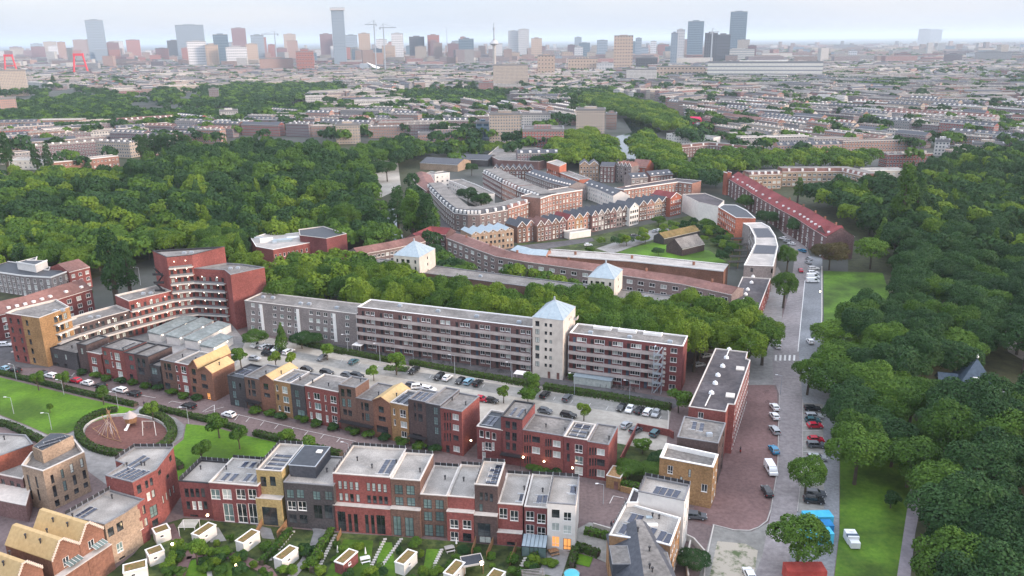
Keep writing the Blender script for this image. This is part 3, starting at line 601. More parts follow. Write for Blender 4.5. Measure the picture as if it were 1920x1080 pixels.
house(frB,Z2,1035,606,1165,628,'cinn','tileo','cinnamon brick house under the second single yellow gabled roof',[(1100,672,38,46,'d'),(1107,742,52,36,'d'),(1110,822,86,50,'d')],dep=(1300,515),gable=dict(peak=(1097,583)),trim='cinn',vents=[(1215,565)],**k)
house(frB,Z2,1167,620,1298,640,'ochre','roofb','ochre house with white windows right of the second single yellow gable',[(1197,688,14,46,'w'),(1263,702,44,56,'w'),(1203,767,14,44,'w'),(1270,785,46,44,'wc'),(1272,858,40,44,'w')],dep=(1340,530),trim='strim',sol=[(1265,585,5,.8,90,2,1.6)],**k)
house(frB,Z2,1300,592,1430,612,'dbrown','roofg','dark brown house with a row of solar strips on its roof',[(1352,650,14,60,'d'),(1390,655,34,60,'d'),(1357,725,14,56,'d'),(1395,735,32,58,'d'),(1370,880,70,50,'d')],dep=(1485,530),trim='gtrim',sol=[(1365,560,5,.9,90,1),(1405,566,5,.9,90,1),(1445,572,5,.9,90,1)],**k)
house(frB,Z2,1431,612,1540,650,'dark','roofg','anthracite house with a column of green windows beside the red end house',[(1508,683,34,54,'g'),(1510,758,32,60,'g'),(1515,832,32,54,'g')],dep=(1660,515),trim='gtrim',**k)
house(frB,Z2,1541,655,1702,688,'red','roofg','tall red end house of the middle row with slit windows and an orange side wall',[(1658,727,46,40,'wc'),(1660,807,46,40,'wc'),(1660,885,40,40,'d'),(1665,967,46,40,'wc'),(1600,970,26,60,'d')]+[(x,y,7,60,'d') for x in (1578,1598,1618) for y in (725,800,880)],dep=(1835,570),trim='gtrim',vents=[(1615,590),(1733,628)],**k)
# second half of the middle row, right of the passage
frD=Fr(G(894,860),G(1140,903)); GD='red houses on the middle street right of the passage'
k=dict(group=GD)
house(frD,Z3,55,796,250,826,'redd','roofb','plum red house with white windows and white shutters, solar panels on its roof',[(92,853,32,52,'w'),(138,862,32,52,'w'),(185,872,32,52,'w'),(142,947,50,60,'w'),(105,947,16,60,'wc'),(180,947,16,60,'wc'),(110,1020,24,60,'wc')],dep=(275,690),trim='strim',sol=[(140,745,5,1.4,90,1),(175,750,5,1.4,90,1)],**k)
house(frD,Z3,236,722,398,748,'redd','roofg','tall plum brown house with two columns of tall windows and a black canopy',[(288,785,34,54,'d'),(338,795,34,60,'d'),(288,868,34,60,'d'),(338,877,34,60,'d'),(290,945,28,56,'d'),(337,952,28,56,'d')],dep=(508,625),trim='dtrim',sol=[(330,680,4.5,.5,90,1),(385,690,4.5,.5,90,1)],vents=[(420,688)],**k)
house(frD,Z3,400,820,705,872,'red','roofg','red house with slit windows, right of the tall plum brown house',[(500,897,60,46,'d'),(500,977,60,46,'wc'),(655,928,58,46,'wc'),(655,1008,58,46,'wc')]+[(x,y,7,56,'d') for x in (417,435,455) for y in (890,970,1050)]+[(x,y,7,56,'d') for x in (575,592,610) for y in (920,1000)],dep=(765,745),trim='gtrim',vents=[(575,795),(728,825)],**k)
house(frD,Z3,707,870,884,902,'redd','roofg','deep red house with a wide white window and solar panels in rows',[(738,950,22,58,'d'),(820,965,60,60,'w'),(742,1032,22,58,'d'),(822,1052,60,58,'wg'),(820,1130,60,60,'wc')],dep=(930,780),trim='strim',sol=[(790,835,1.8,1.0,0,6,1.7),(850,845,1.8,1.0,0,6,1.7)],vents=[(890,855)],**k)
house(frD,Z3,886,902,1045,944,'red','roofg','red end house beside the garden path right of the passage, with white blinds',[(985,990,60,46,'wc'),(985,1070,60,50,'d'),(985,1150,60,50,'wc')]+[(x,y,7,56,'d') for x in (905,925,945) for y in (985,1065,1145)],dep=(1130,800),trim='gtrim',vents=[(1048,888)],**k)
# ------------------------------------------------ long gallery flats with the white stair tower
frS=Fr(G(670,654),G(1276,737)); ZT=(960,560,6.75)
def gallery_flat(fr,x0,y0,x1,y1,back,label,bays,wall,floors=5,trim='wtrim',kinds=('w','w','wc','w'),rev=False,bigend=False):
    ua,za=fr.uz(x0,y0); ub,zb=fr.uz(x1,y1); W=ub-ua; h=(za+zb)/2; dep=fr.uv(*back,h)[1]
    o=fr.w(ua); T=thing('gallery_flat',label,'apartment block',(o[0],o[1],0),fr.a)
    sh=(h-.5)/floors; Lw=W-(6.5 if bigend else 0); bw=Lw/bays; ws=[]
    for f in range(floors):
        z0=f*sh
        for i in range(bays):
            u=i*bw
            ws.append((u+bw*.28,z0+1.12,.95,2.1,'door'+random.choice(['dtrim','dtrim','tileb','dtrim'])))
            ws.append((u+bw*.55,z0+1.62,1.5,1.3,random.choice(kinds))); ws.append((u+bw*.82,z0+1.62,1.5,1.3,random.choice(kinds)))
        if bigend: ws.append((W-2.6,z0+1.6,1.9,1.6,'w')); ws.append((W-5.2,z0+1.9,.6,.7,'wc'))
    P=[(0,0),(W,0),(W,dep),(0,dep)]
    walls(T,P,0,h,M[wall],{0:ws}); flat_roof(T,P,h,M['roofg'],M[trim],.3,.35)
    for f in range(1,floors):
        z0=f*sh; g=MB(); g.box(0,Lw,-1.45,-.003,z0-.12,z0+.06); g.obj('gallery',M['concp'],T)
        g=MB(); g.box(0,Lw,-1.45,-1.36,z0+.1,z0+.92); g.box(0,Lw,-1.46,-1.35,z0+1.0,z0+1.06); 
        for i in range(int(Lw/2)+1): g.box(min(i*2,Lw-.06),min(i*2,Lw-.06)+.06,-1.44,-1.37,z0+.9,z0+1.02)
        g.obj('balustrade',M['concp'],T)
    for i in range(bays+1):
        g=MB(); g.box(min(i*bw,Lw-.2)+.0,min(i*bw,Lw-.2)+.14,-1.3,-1.16,0,h-.6); g.obj('post',M['steel'],T)
    return T,W,h,dep,sh
T1,W1,h1,dp1,sh=gallery_flat(frS,670,572,998,617,(997,595),'long five storey gallery flat left of the tall white stair tower',9,'mauve')
for x in (330,545,762,1000):
    u,v=frS.uv(640+x/3,360+(640+(x-330)*.138)/3,h1); vent(T1,u-frS.uz(670,572)[0],v,h1-.3,True)
T3,W3,h3,dp3,_=gallery_flat(frS,1068,621,1281,652,(1293,630),'five storey gallery flat between the white stair tower and the car park end',5,'redd',kinds=('w','w','wc'),bigend=True)
for i in range(3):
    b=MB(); x=6+i*(W3-14)/2.6; b.box(x,x+5,dp3-2.6,dp3-2.3,h3-.3,h3+.5); b.box(x-.3,x,dp3-2.6,dp3-.8,h3-.3,h3+.5); b.box(x+5,x+5.3,dp3-2.6,dp3-.8,h3-.3,h3+.5); b.obj('roof_upstand',M['wtrim'],T3)
    vent(T3,6+i*12,2.2,h3-.3,True)
st=MB(); sx=W3-7.6
for f in range(5):
    z0=f*sh
    for k in range(8):
        st.box(sx+.1*k*2.4,sx+.1*k*2.4+.3,-2.6+.0*k,-1.6,z0+k*sh/8,z0+k*sh/8+.08)
    st.box(sx-.3,sx+.1,-3.0,-1.5,z0+sh-.1,z0+sh)
for a,c in ((sx-.4,-3),(sx+2.2,-3),(sx-.4,-1.55),(sx+2.2,-1.55)): st.box(a,a+.12,c,c+.12,0,h3-.8)
for f in range(1,5): st.box(sx-.4,sx+2.3,-3.05,-2.98,f*sh+.3,f*sh+1.0)
st.obj('escape_stair',M['steel'],T3)
for f in range(1,5):
    b=MB(); b.box(W3-5.9,W3-4.7,-.9,-.004,f*sh-.1,f*sh+.02); b.box(W3-5.9,W3-4.7,-.9,-.84,f*sh,f*sh+.9); b.obj('balcony',M['strim'],T3)
def pyr_tower(label,FL,FRt,BR,hT,fr,windows=True):
    """white render tower with a pyramid roof, from three roof corners"""
    A,B,C_=[Vector(G(*p,hT)) for p in (FL,FRt,BR)]
    du=fr.du; W=(B-A).dot(du); D=abs((C_-B).dot(fr.dv)); o=B-du*W
    T=thing('stair_tower',label,'tower',(o.x,o.y,0),fr.a,'white towers with pyramid roofs'); P=[(0,0),(W,0),(W,D),(0,D)]
    ws=[];sh=(hT-1)/7
    for f in range(1,7):
        z=f*sh+1.7-.0
        ws+= [(W*.16,z,1.3,1.7,random.choice(['d','c','g'])),(W*.44,z-.1,.85,1.1,'d'),(W*.60,z-.1,.85,1.1,random.choice(['d','d','c']))]
    ws+=[(W*.55,1.15,.95,2.2,'doortilem'),(W*.88-.3,1.15,.95,2.2,'doortilem')]
    sw=[]
    for f in range(1,7): sw+=[(D*.5,f*sh+1.7,.8,1.1,'w'),(D*.64,f*sh+1.7,.8,1.1,'w')]
    if not windows:
        ws=[]; 
        for f in range(1,7): ws+=[(W*u,f*sh+1.7,w_,1.35,k) for u,w_,k in ((.14,.8,'d'),(.36,1.4,'d'),(.56,1.4,'d'),(.84,.8,'d'))]
        sw=[(D*.5,f*sh+1.7,.8,1.1,'d') for f in range(2,7)]
    walls(T,P,0,hT,M['cream'],{0:ws,1:sw})
    ap=(W/2,D/2,hT+W*.42); ov=.12
    b=MB(); Q=[(-ov,-ov),(W+ov,-ov),(W+ov,D+ov),(-ov,D+ov)]
    for i in range(4):
        j=(i+1)%4; b.face([(*Q[i],hT+.05),(*Q[j],hT+.05),ap])
    b.face([(*p,hT+.05) for p in reversed(Q)]); b.obj('roof',M['zinc'],T)
    s=MB()
    for i in range(4):
        s.tube((*Q[i],hT+.1),ap,.07,.05,4)
        for k in (1,2,3):
            j=(i+1)%4; e=(Q[i][0]+(Q[j][0]-Q[i][0])*k/4,Q[i][1]+(Q[j][1]-Q[i][1])*k/4,hT+.09); s.tube(e,(e[0]+(ap[0]-e[0])*.93,e[1]+(ap[1]-e[1])*.93,e[2]+(ap[2]-e[2])*.93),.045,.03,4)
    s.obj('roof_seam',M['steel'],T)
    f=MB(); f.cyl(ap[0],ap[1],ap[2]-.1,ap[2]+.9,.35,.25,8); f.obj('finial',M['steel'],T)
    return T,W,D
hT=zat((1054,713),(1056,601))
TW,WW,DD=pyr_tower('tall white stair tower standing between the two gallery flats, nearest of the three pyramid roofs',(999,594),(1056,601),(1084,576),hT,frS)
b=MB()
for f in range(1,7): b.box(WW+.01,WW+1.1,DD-2.2,DD-.2,f*(hT-1)/7,f*(hT-1)/7+.12); b.box(WW+1.02,WW+1.1,DD-2.2,DD-.2,f*(hT-1)/7+.12,f*(hT-1)/7+1)
b.obj('balcony',M['conc'],TW)
frN=Fr((0,0),frS.du); frN.o=Vector((0,0))
pyr_tower('white tower with a pyramid roof behind the tree belt, the right one',(1102,520),(1152,524),(1173,506),hT,frS,False)
pyr_tower('white tower with a pyramid roof behind the tree belt, the left one',(737,479),(786,483),(810,466),hT,frS,False)
# grey slab left
u0,za=frS.uz(458,561,1.2); u1,zb=frS.uz(668,591,1.2); hS=(za+zb)/2; o=frS.w(u0,1.2)
T=thing('apartment_block','grey four storey slab block with white stair strips, beside the tall red block','apartment block',(o[0],o[1],0),frS.a)
W=u1-u0; D=dp1+1.5; ws=[]
for g in range(4):
    c0=-23+g*68.0
    for i in range(4):
        for kk in range(4):
            x=459+11+c0+13.6*i+ (6 if False else 0); y=571+(x-466)*.13+13.9*kk
            if 461<x<662: u,z=frS.uz(x,y,1.2); ws.append((u-u0,z,1.5,1.35,random.choice(['w','w','wc','wg'])))
walls(T,[(0,0),(W,0),(W,D),(0,D)],0,hS,M['grey'],{0:ws}); flat_roof(T,[(0,0),(W,0),(W,D),(0,D)],hS,M['roofg'],M['strim'],.3,.3)
for g in range(4):
    u,_=frS.uz(492+g*67.5,600,1.2); b=MB(); b.box(u-u0-.6,u-u0+.6,-.12,-.003,1,hS-.8); b.obj('stair_strip',M['wtrim'],T)
for x,y in ((494,557),(512,558),(564,569),(580,570),(632,577)):
    u,v=frS.uv(x,y,hS); vent(T,u-u0,min(max(v-1.2,1.5),D-1.5),hS-.3,True)
# flat-roofed slab behind the tree belt
a=Vector(G(683,497,12.5)); c=Vector(G(1345,584,12.5)); fr4=Fr(a,c)
T=thing('apartment_block','long low roofed slab seen behind the tree belt between the two pyramid towers','apartment block',(a.x,a.y,0),fr4.a)
Wb=fr4.L; P=[(0,0),(Wb,0),(Wb,11),(0,11)]
walls(T,P,0,12.5,M['brown'],{0:gridw(Wb,28,3,3.1,1.7,1.5,1.3,['w','w','wc'])}); flat_roof(T,P,12.5,M['roofg'],M['gtrim'],.3)
for i in range(5): vent(T,18+i*33,5,12.2,True)
# ------------------------------------------------ ochre corner block and the curved gallery building
hA=zat((89,689),(72.6,596))
PA=px_building([(10,587),(39,591),(73,596),(130,575),(105,561),(28,579)],hA)
i0=min(range(6),key=lambda i:(Vector(PA[i])-Vector(G(10,587,hA))).length); PA=PA[i0:]+PA[:i0]
T=thing('apartment_block','ochre and red brick corner block with balconies at the far left of the street','apartment block',(PA[2][0],PA[2][1],0))
P=[(p[0]-PA[2][0],p[1]-PA[2][1]) for p in PA]; sA=(hA-.8)/5
L0=(Vector(P[1])-Vector(P[0])).length; L1=(Vector(P[2])-Vector(P[1])).length; L2=(Vector(P[3])-Vector(P[2])).length
walls(T,P,0,hA,M['red'],{0:gridw(L0,2,5,sA,1.6,1.0,1.9,'d'),5:[]},edges=(0,5,4))
walls(T,P,0,hA,M['ochre'],{1:gridw(L1,1,5,sA,1.6,1.1,1.9,'d',.2,L1*.5),2:[(L2*q,sA*f+1.5,1.3,2.0,k) for f in range(1,5) for q,k in ((.5,'d'),(.66,'d'),(.82,'c'))]},edges=(1,2,3))
flat_roof(T,P,hA,M['roofg'],M['strim'],.6); vent(T,1,7.5,hA-.6,True); vent(T,3,8.2,hA-.6,True)
fa=math.atan2(P[3][1]-P[2][1],P[3][0]-P[2][0])
for f in range(1,5):
    b=MB(); e=(f<3)*0+.0; Lb=L2*.62+(3.2-f*.7); cx=L2*.40+Lb/2; z0=f*sA
    X=lambda u,v:(P[2][0]+math.cos(fa)*u-math.sin(fa)*v,P[2][1]+math.sin(fa)*u+math.cos(fa)*v)
    q=[X(L2*.4,-1.5),X(L2*.4+Lb,-1.5),X(L2*.4+Lb,-.003),X(L2*.4,-.003)]; b.prism(q,z0-.22,z0,True,True); 
    q=[X(L2*.4,-1.5),X(L2*.4+Lb,-1.5),X(L2*.4+Lb,-1.42),X(L2*.4,-1.42)]; b.prism(q,z0+.01,z0+.35,True,True); b.obj('balcony',M['strim'],T)
    l=MB(); c=X(L2*.55,-.25); l.ball(c[0],c[1],z0+2.3,.16,6); l.obj('wall_lamp',M['lampw'],T)
for f in range(1,5):
    b=MB(); an=math.atan2(P[0][1]-P[5][1],P[0][0]-P[5][0]); p=P[0]; b.obox(p[0]-math.cos(an)*2.2+math.sin(an)*.75,p[1]-math.sin(an)*2.2-math.cos(an)*.75,an,3.4,1.4,f*sA-.2,f*sA); b.obj('balcony',M['concp'],T)
QZ=3.3; Q=[Vector(G(x,y,QZ)) for x,y in ((118,658),(207,629),(253,616),(330,595.5),(372,590.5),(427,594))]
def offl(Q,d):
    out=[]
    for i,p in enumerate(Q):
        a=(Q[i]-Q[i-1]).normalized() if i else (Q[1]-Q[0]).normalized(); c=(Q[i+1]-Q[i]).normalized() if i<len(Q)-1 else a
        t=(a+c).normalized(); out.append(p+Vector((-t.y,t.x))*d)
    return out
QW=offl(Q,1.6)
h4=zat((443,617),(432,514)); h3b=zat((331,606),(311,480)); sH=3.08
HB={}
def hblock(nm,label,pts,h,wall,nf,nedge,trim='strim',z0=1):
    P=ccw([tuple(p) for p in pts]); k=min(range(len(P)),key=lambda i:(Vector(P[i])-Vector(pts[0])).length); P=P[k:]+P[:k]
    o=P[0]; T=thing('apartment_block',label,'apartment block',(o[0],o[1],0),0,'wings of the curved red gallery building'); P=[(p[0]-o[0],p[1]-o[1]) for p in P]
    w_={}
    for e in range(nedge):
        Ln=(Vector(P[e+1])-Vector(P[e])).length; n=max(1,int(Ln/2.1)); W=[]
        for f in range(nf):
            for i in range(n):
                kd=random.choice(['d','d','c','c','doordtrim']); W.append((Ln*(i+.5)/n,f*sH+(1.35 if kd[:4]=='door' else 1.6),.95 if kd[:4]=='door' else 1.25,2.0 if kd[:4]=='door' else 1.6,kd))
        w_[e]=W
    walls(T,P,0,h,M[wall],w_); flat_roof(T,P,h,M['roofg'],M[trim],.6); 
    c=(sum(p[0] for p in P)/len(P),sum(p[1] for p in P)/len(P)); vent(T,c[0],c[1],h-.6,True); vent(T,c[0]+2.5,c[1]+.6,h-.6,True)
    return T,(o[0],o[1])
def bk(p,q,d): t=(q-p).normalized(); return Vector((-t.y,t.x))*d
HBt={}
HBt[0]=hblock('a','low brown brick wing of the curved gallery building, next to the ochre corner block',[QW[0],QW[1],QW[2],QW[2]+bk(QW[1],QW[2],10),QW[1]+bk(QW[0],QW[1],10),QW[0]+bk(QW[0],QW[1],10)],9.8,'dbrown',3,2)
HBt[1]=hblock('b','middle red wing of the curved gallery building, four storeys with a terrace roof',[QW[2]+Vector((.01,0)),QW[3],QW[3]+bk(QW[2],QW[3],11),QW[2]+bk(QW[2],QW[3],11)],13.2,'red',4,1)
HBt[2]=hblock('c','tallest red wing of the curved gallery building with a dark outside stair',[QW[3]+Vector((.01,0)),QW[4],Vector(G(421,462,h3b)),Vector(G(286,470,h3b))],h3b,'red',7,1,trim='dtrim')
HBt[3]=hblock('d','right red wing of the curved gallery building with a blank salmon side wall',[QW[4]+Vector((.01,0)),QW[5],Vector(G(432,515,h4)),Vector(G(496,501,h4)),Vector(G(455,495,h4)),Vector(G(425,493,h4))],h4,'red',int((h4-1)/sH),1,trim='gtrim')
GT=HBt[2][0]
for i,(zz,a,c) in enumerate([(1,0,5),(2,0,5),(3,2,5),(4,3,5),(5,3,5),(6,3,4),(7,3,4)]):
    pts=Q[a:c+1]; pw=QW[a:c+1]; z0=QZ+(zz-1)*sH
    if z0>h3b-2: continue
    root,oo=(HBt[0] if a==0 else HBt[1] if a==2 else HBt[2])
    b=MB(); r=MB(); r2=MB(); l=MB(); sv=Vector(oo)
    for k in range(len(pts)-1):
        A,B=pts[k]-sv,pts[k+1]-sv; C_,D_=pw[k+1]-sv,pw[k]-sv; n=bk(pts[k],pts[k+1],1).normalized()*.01
        b.prism([tuple(A),tuple(B),tuple(C_-n),tuple(D_-n)],z0-.25,z0,True,True)
        t=bk(pts[k],pts[k+1],.1); b.prism([tuple(A),tuple(B),tuple(B+t),tuple(A+t)],z0,z0+.3,True,True)
        r.prism([tuple(A+t*.4),tuple(B+t*.4),tuple(B+t*.6),tuple(A+t*.6)],z0+.3,z0+1.0,True,True)
        m=int((B-A).length/6)+1
        for j in range(m):
            p=A+(B-A)*(j+.5)/m+t*8; l.ball(p.x,p.y,z0+2.45,.13,6)
    b.obj('gallery',M['strim'],root); r.obj('railing',M['gtrim'],root)
    lo=l.obj('gallery_lamps',M['lampw'],root); lo['kind']='stuff'
st=MB(); P0=HBt[2][1]; e=QW[3]-Vector(P0); t=(QW[3]-Vector(G(286,470,h3b))).normalized(); lw=Vector((-t.y,t.x))
lf=QW[3]+bk(QW[2],QW[3],3)-Vector(P0)-Vector((1.2,0))
for f in range(2,7):
    for k in range(9): st.box(lf.x-2.6+.28*k*(1 if f%2 else -1)+(0 if f%2 else 2.3),lf.x-2.2+.28*k*(1 if f%2 else -1)+(0 if f%2 else 2.3),lf.y-.6+(f%2)*.9,lf.y+.3+(f%2)*.9,f*sH+k*sH/9,f*sH+k*sH/9+.3)
    st.box(lf.x-3.2,lf.x+.6,lf.y-.7,lf.y-.6,f*sH+.2,f*sH+1.1)
st.obj('outside_stair',M['dtrim'],GT)
# lock-up garages
M['groof']=mat('grey green garage roof',(.17,.20,.20),(.25,.28,.28),scale=.8,extra=(.2,.8,1.1))
def garage(label,A,B,wd,h=2.9):
    a,c=Vector(G(*A)),Vector(G(*B)); fr=Fr(a,c); T=thing('garage',label,'garage',(a.x,a.y,0),fr.a,'sawtooth row of pale lock-up garages')
    W=fr.L; b=MB(); b.prism([(0,0),(W,0),(W,wd),(0,wd)],0,h,False); b.obj('wall',M['white'],T)
    r=MB(); r.face([(-.2,-.2,h+.05),(W+.2,-.2,h+.05),(W+.2,wd+.15,h+.8),(-.2,wd+.15,h+.8)]); r.face([(-.2,-.2,h-.12),(-.2,wd+.15,h-.12),(W+.2,wd+.15,h-.12),(W+.2,-.2,h-.12)])
    r.wall((-.2,-.2),(W+.2,-.2),h-.12,h+.05); r.wall((W+.2,wd+.15),(-.2,wd+.15),h-.12,h+.8); r.wall((W+.2,-.2),(W+.2,wd+.15),h-.12,h+.05,h+.8); r.wall((-.2,wd+.15),(-.2,-.2),h-.12,h+.8,h+.05); r.obj('roof',M['groof'],T)
    n=4
    for i in range(n): ob('garage_door',door_mesh(W/n-.6,2.1,'steel'),T,(W*(i+.5)/n,0,1.1),0)
    for i in (0,1): l=MB(); l.ball(W*(.05+.62*i),-.3,h-.4,.15,6); l.obj('wall_lamp',M['lampw'],T)
garage('pale garage at the left end of the sawtooth row',(302,642),(372,610),5.2)
garage('second pale garage from the left in the sawtooth row',(337,648),(402,615),5.2)
garage('third pale garage from the left in the sawtooth row',(372,655),(434,622),5.2)
garage('pale garage at the right end of the sawtooth row, nearest the car park',(402,666),(438,645),5.0,2.7)
# ------------------------------------------------ right: long red building with dark roof, and the two in front
h=13.6; PD=px_building([(1291.5,762),(1361,772),(1366,757.5),(1378,758.5),(1383,745),(1407,675),(1399,672),(1402,660),(1341.5,653)],h)
k=min(range(9),key=lambda i:(Vector(PD[i])-Vector(G(1291.5,762,h))).length); PD=PD[k:]+PD[:k]
T=thing('apartment_block','long red brick building with a dark roof and white vents, along the forecourt','apartment block',(*PD[0],0))
P=[(p[0]-PD[0][0],p[1]-PD[0][1]) for p in PD]; ln=lambda i:(Vector(P[(i+1)%9])-Vector(P[i])).length
walls(T,P,0,h,M['red'],{0:[(3,h-1.9,1.3,1.6,'w')],3:gridw(ln(3),2,4,3.2,1.7,1,1.6,'w'),4:gridw(ln(4),14,4,3.2,1.7,1.3,1.7,['w','wc','w']),7:[],8:gridw(ln(8),14,4,3.2,1.7,1.2,1.5,'w')}); flat_roof(T,P,h,M['roofd'],M['strim'],.25,.25)
for x,y in ((1367,655),(1362,670),(1355,686),(1346,703),(1341,718),(1334,736)):
    q=Vector(G(x,y,h))-Vector(PD[0]); b=MB(); b.cyl(q.x,q.y,h-.25,h+.3,.75,.6,10); b.cyl(q.x,q.y,h+.3,h+.65,.35,.2,8); b.obj('roof_vent',M['pvt'],T)
for A,B in (((1367,656),(1361,672)),((1332,741),(1322,762))):
    a=Vector(G(*A,h))-Vector(PD[0]);c=Vector(G(*B,h))-Vector(PD[0]); b=MB(); b.tube((a.x,a.y,h+.1),(c.x,c.y,h+.1),.13,.13,6); b.obj('duct',M['wtrim'],T)
for x,y in ((1395,689),(1377,739)):
    q=Vector(G(x,y,h))-Vector(PD[0]); b=MB(); b.obox(q.x-1.2,q.y-.6,1.25,2.6,2.2,h-.2,h+.1); b.obj('canopy',M['strim'],T)
h=12.0; PD2=px_building([(1270,819),(1347,831),(1361,793),(1283,780)],h); k=min(range(4),key=lambda i:(Vector(PD2[i])-Vector(G(1270,819,h))).length); PD2=PD2[k:]+PD2[:k]
T=thing('apartment_block','dark brick block with solar panels between the long red building and the yellow brick one','apartment block',(*PD2[0],0)); P=[(p[0]-PD2[0][0],p[1]-PD2[0][1]) for p in PD2]
walls(T,P,0,h,M['dbrown'],{1:gridw((Vector(P[2])-Vector(P[1])).length,2,4,2.9,1.6,1.1,1.5,'d')}); flat_roof(T,P,h,M['roofg'],M['gtrim'],.3)
for x,y in ((1299,796),(1313,799)):
    q=Vector(G(x,y,h))-Vector(PD2[0]); solar(T,q.x,q.y,h-.28,4.2,1.6,R_(72),-.15)
q=Vector(G(1330,815,h))-Vector(PD2[0]); vent(T,q.x,q.y,h-.3,True)
h=zat((1332.5,954),(1337.5,876)); PD3=px_building([(1237,857),(1337.5,876),(1347,852),(1249,831)],h); k=min(range(4),key=lambda i:(Vector(PD3[i])-Vector(G(1237,857,h))).length); PD3=PD3[k:]+PD3[:k]
T=thing('apartment_block','yellow ochre brick block with a roof terrace behind white copings, facing the brick forecourt','apartment block',(*PD3[0],0)); P=[(p[0]-PD3[0][0],p[1]-PD3[0][1]) for p in PD3]
fr=Fr(PD3[0],PD3[1]); 
walls(T,P,0,h,M['ochre'],{0:clampw(wins_px(fr,Z8,[(225,282,42,60,'w'),(370,310,22,60,'c'),(480,420,46,58,'w'),(308,350,22,30,'c'),(300,430,40,50,'w')],0),fr.L,h),1:gridw((Vector(P[2])-Vector(P[1])).length,2,3,3.1,1.7,1.1,1.6,'w')}); flat_roof(T,P,h,M['roofg'],M['wtrim'],1.0,.45)
# ------------------------------------------------ bottom-left group
def prismhouse(label,pts,h,wall,roof,trim='strim',wins={},par=.35,name='row_house',cat='house',group=None,vents=(),sol=(),scr=None):
    PW=px_building(pts,h); k=min(range(len(PW)),key=lambda i:(Vector(PW[i])-Vector(G(*pts[0],h))).length); PW=PW[k:]+PW[:k]
    T=thing(name,label,cat,(*PW[0],0),0,group); P=[(p[0]-PW[0][0],p[1]-PW[0][1]) for p in PW]
    ln=[(Vector(P[(i+1)%len(P)])-Vector(P[i])).length for i in range(len(P))]
    ws={}
    for e,v in wins.items():
        if callable(v): v=v(ln[e])
        elif isinstance(v,tuple):              # (zoom, list of windows in that zoom)
            fr=Fr(PW[e],PW[(e+1)%len(PW)]); v=clampw(wins_px(fr,v[0],v[1],0),ln[e],h)
        ws[e]=v
    walls(T,P,0,h,M[wall],ws); flat_roof(T,P,h,M[roof],M[trim],par)
    for v in vents: q=Vector(G(*v,h))-Vector(PW[0]); vent(T,q.x,q.y,h-par)
    for s in sol:
        q=Vector(G(s[0],s[1],h))-Vector(PW[0]); e=Vector(G(s[0]+s[4][0],s[1]+s[4][1],h))-Vector(G(s[0],s[1],h)); solar(T,q.x,q.y,h-par+.02,s[2],s[3]*1.15,math.atan2(e.y,e.x),-.12)
    if scr: screen(T,[P[i] for i in scr],h+.05)
    return T,P,PW,ln
M['beige2']=mat('pale pink verge tiles',(.52,.42,.36),(.6,.5,.43),scale=2)
GL='new brick houses in the bottom left corner'
hL1=zat((305,978),(292,880))
z5=lambda x,y:(x/4,810+y/4)
prismhouse('tall red corner house with long solar strips, bottom left beside the playground',[(197,891),(248,904),(293,880),(325,838),(252,838),(216,863),(232,869)],hL1,'red','roofp','gtrim',
  {1:(Z5,[(1050,425,34,70,'d'),(1105,390,24,62,'d'),(1140,370,24,62,'d'),(1120,480,26,60,'wc'),(1155,460,26,60,'c'),(1160,590,60,90,'g'),(1170,680,50,60,'d')]),2:(Z5,[(1200,300,22,40,'d'),(1260,330,20,38,'d'),(1282,195,20,50,'d')]+[(1230+i*26,500-i*26,12,70,'c') for i in range(4)])},group=GL,
  sol=[(255,862,5,.9,(21,-13)),(262,866,5,.9,(21,-13))]+[(225+i*9.5,884+i*1.6,4.5,1.0,(22,-11)) for i in range(5)],vents=[(265,870),(271,870),(238,872)],scr=[3,4,5])
hL2=hL1-3.2
T,P,PW,ln=prismhouse('lower red and beige house stepped down from the tall red corner house',[(122,966),(196,983),(236,960),(270,936),(206,918)],hL2,'beige','roofp','gtrim',
  {1:(Z5,[(838,745,50,70,'d'),(905,705,50,70,'d'),(905,860,50,75,'wg'),(972,815,46,80,'wg'),(925,960,46,60,'d'),(990,915,46,70,'d')])},group=GL,sol=[(152,960,5,.9,(21,-13)),(160,963,5,.9,(21,-13))],vents=[(210,932)],scr=[4,0])
frL=Fr(G(196,983,hL2),G(270,936,hL2))
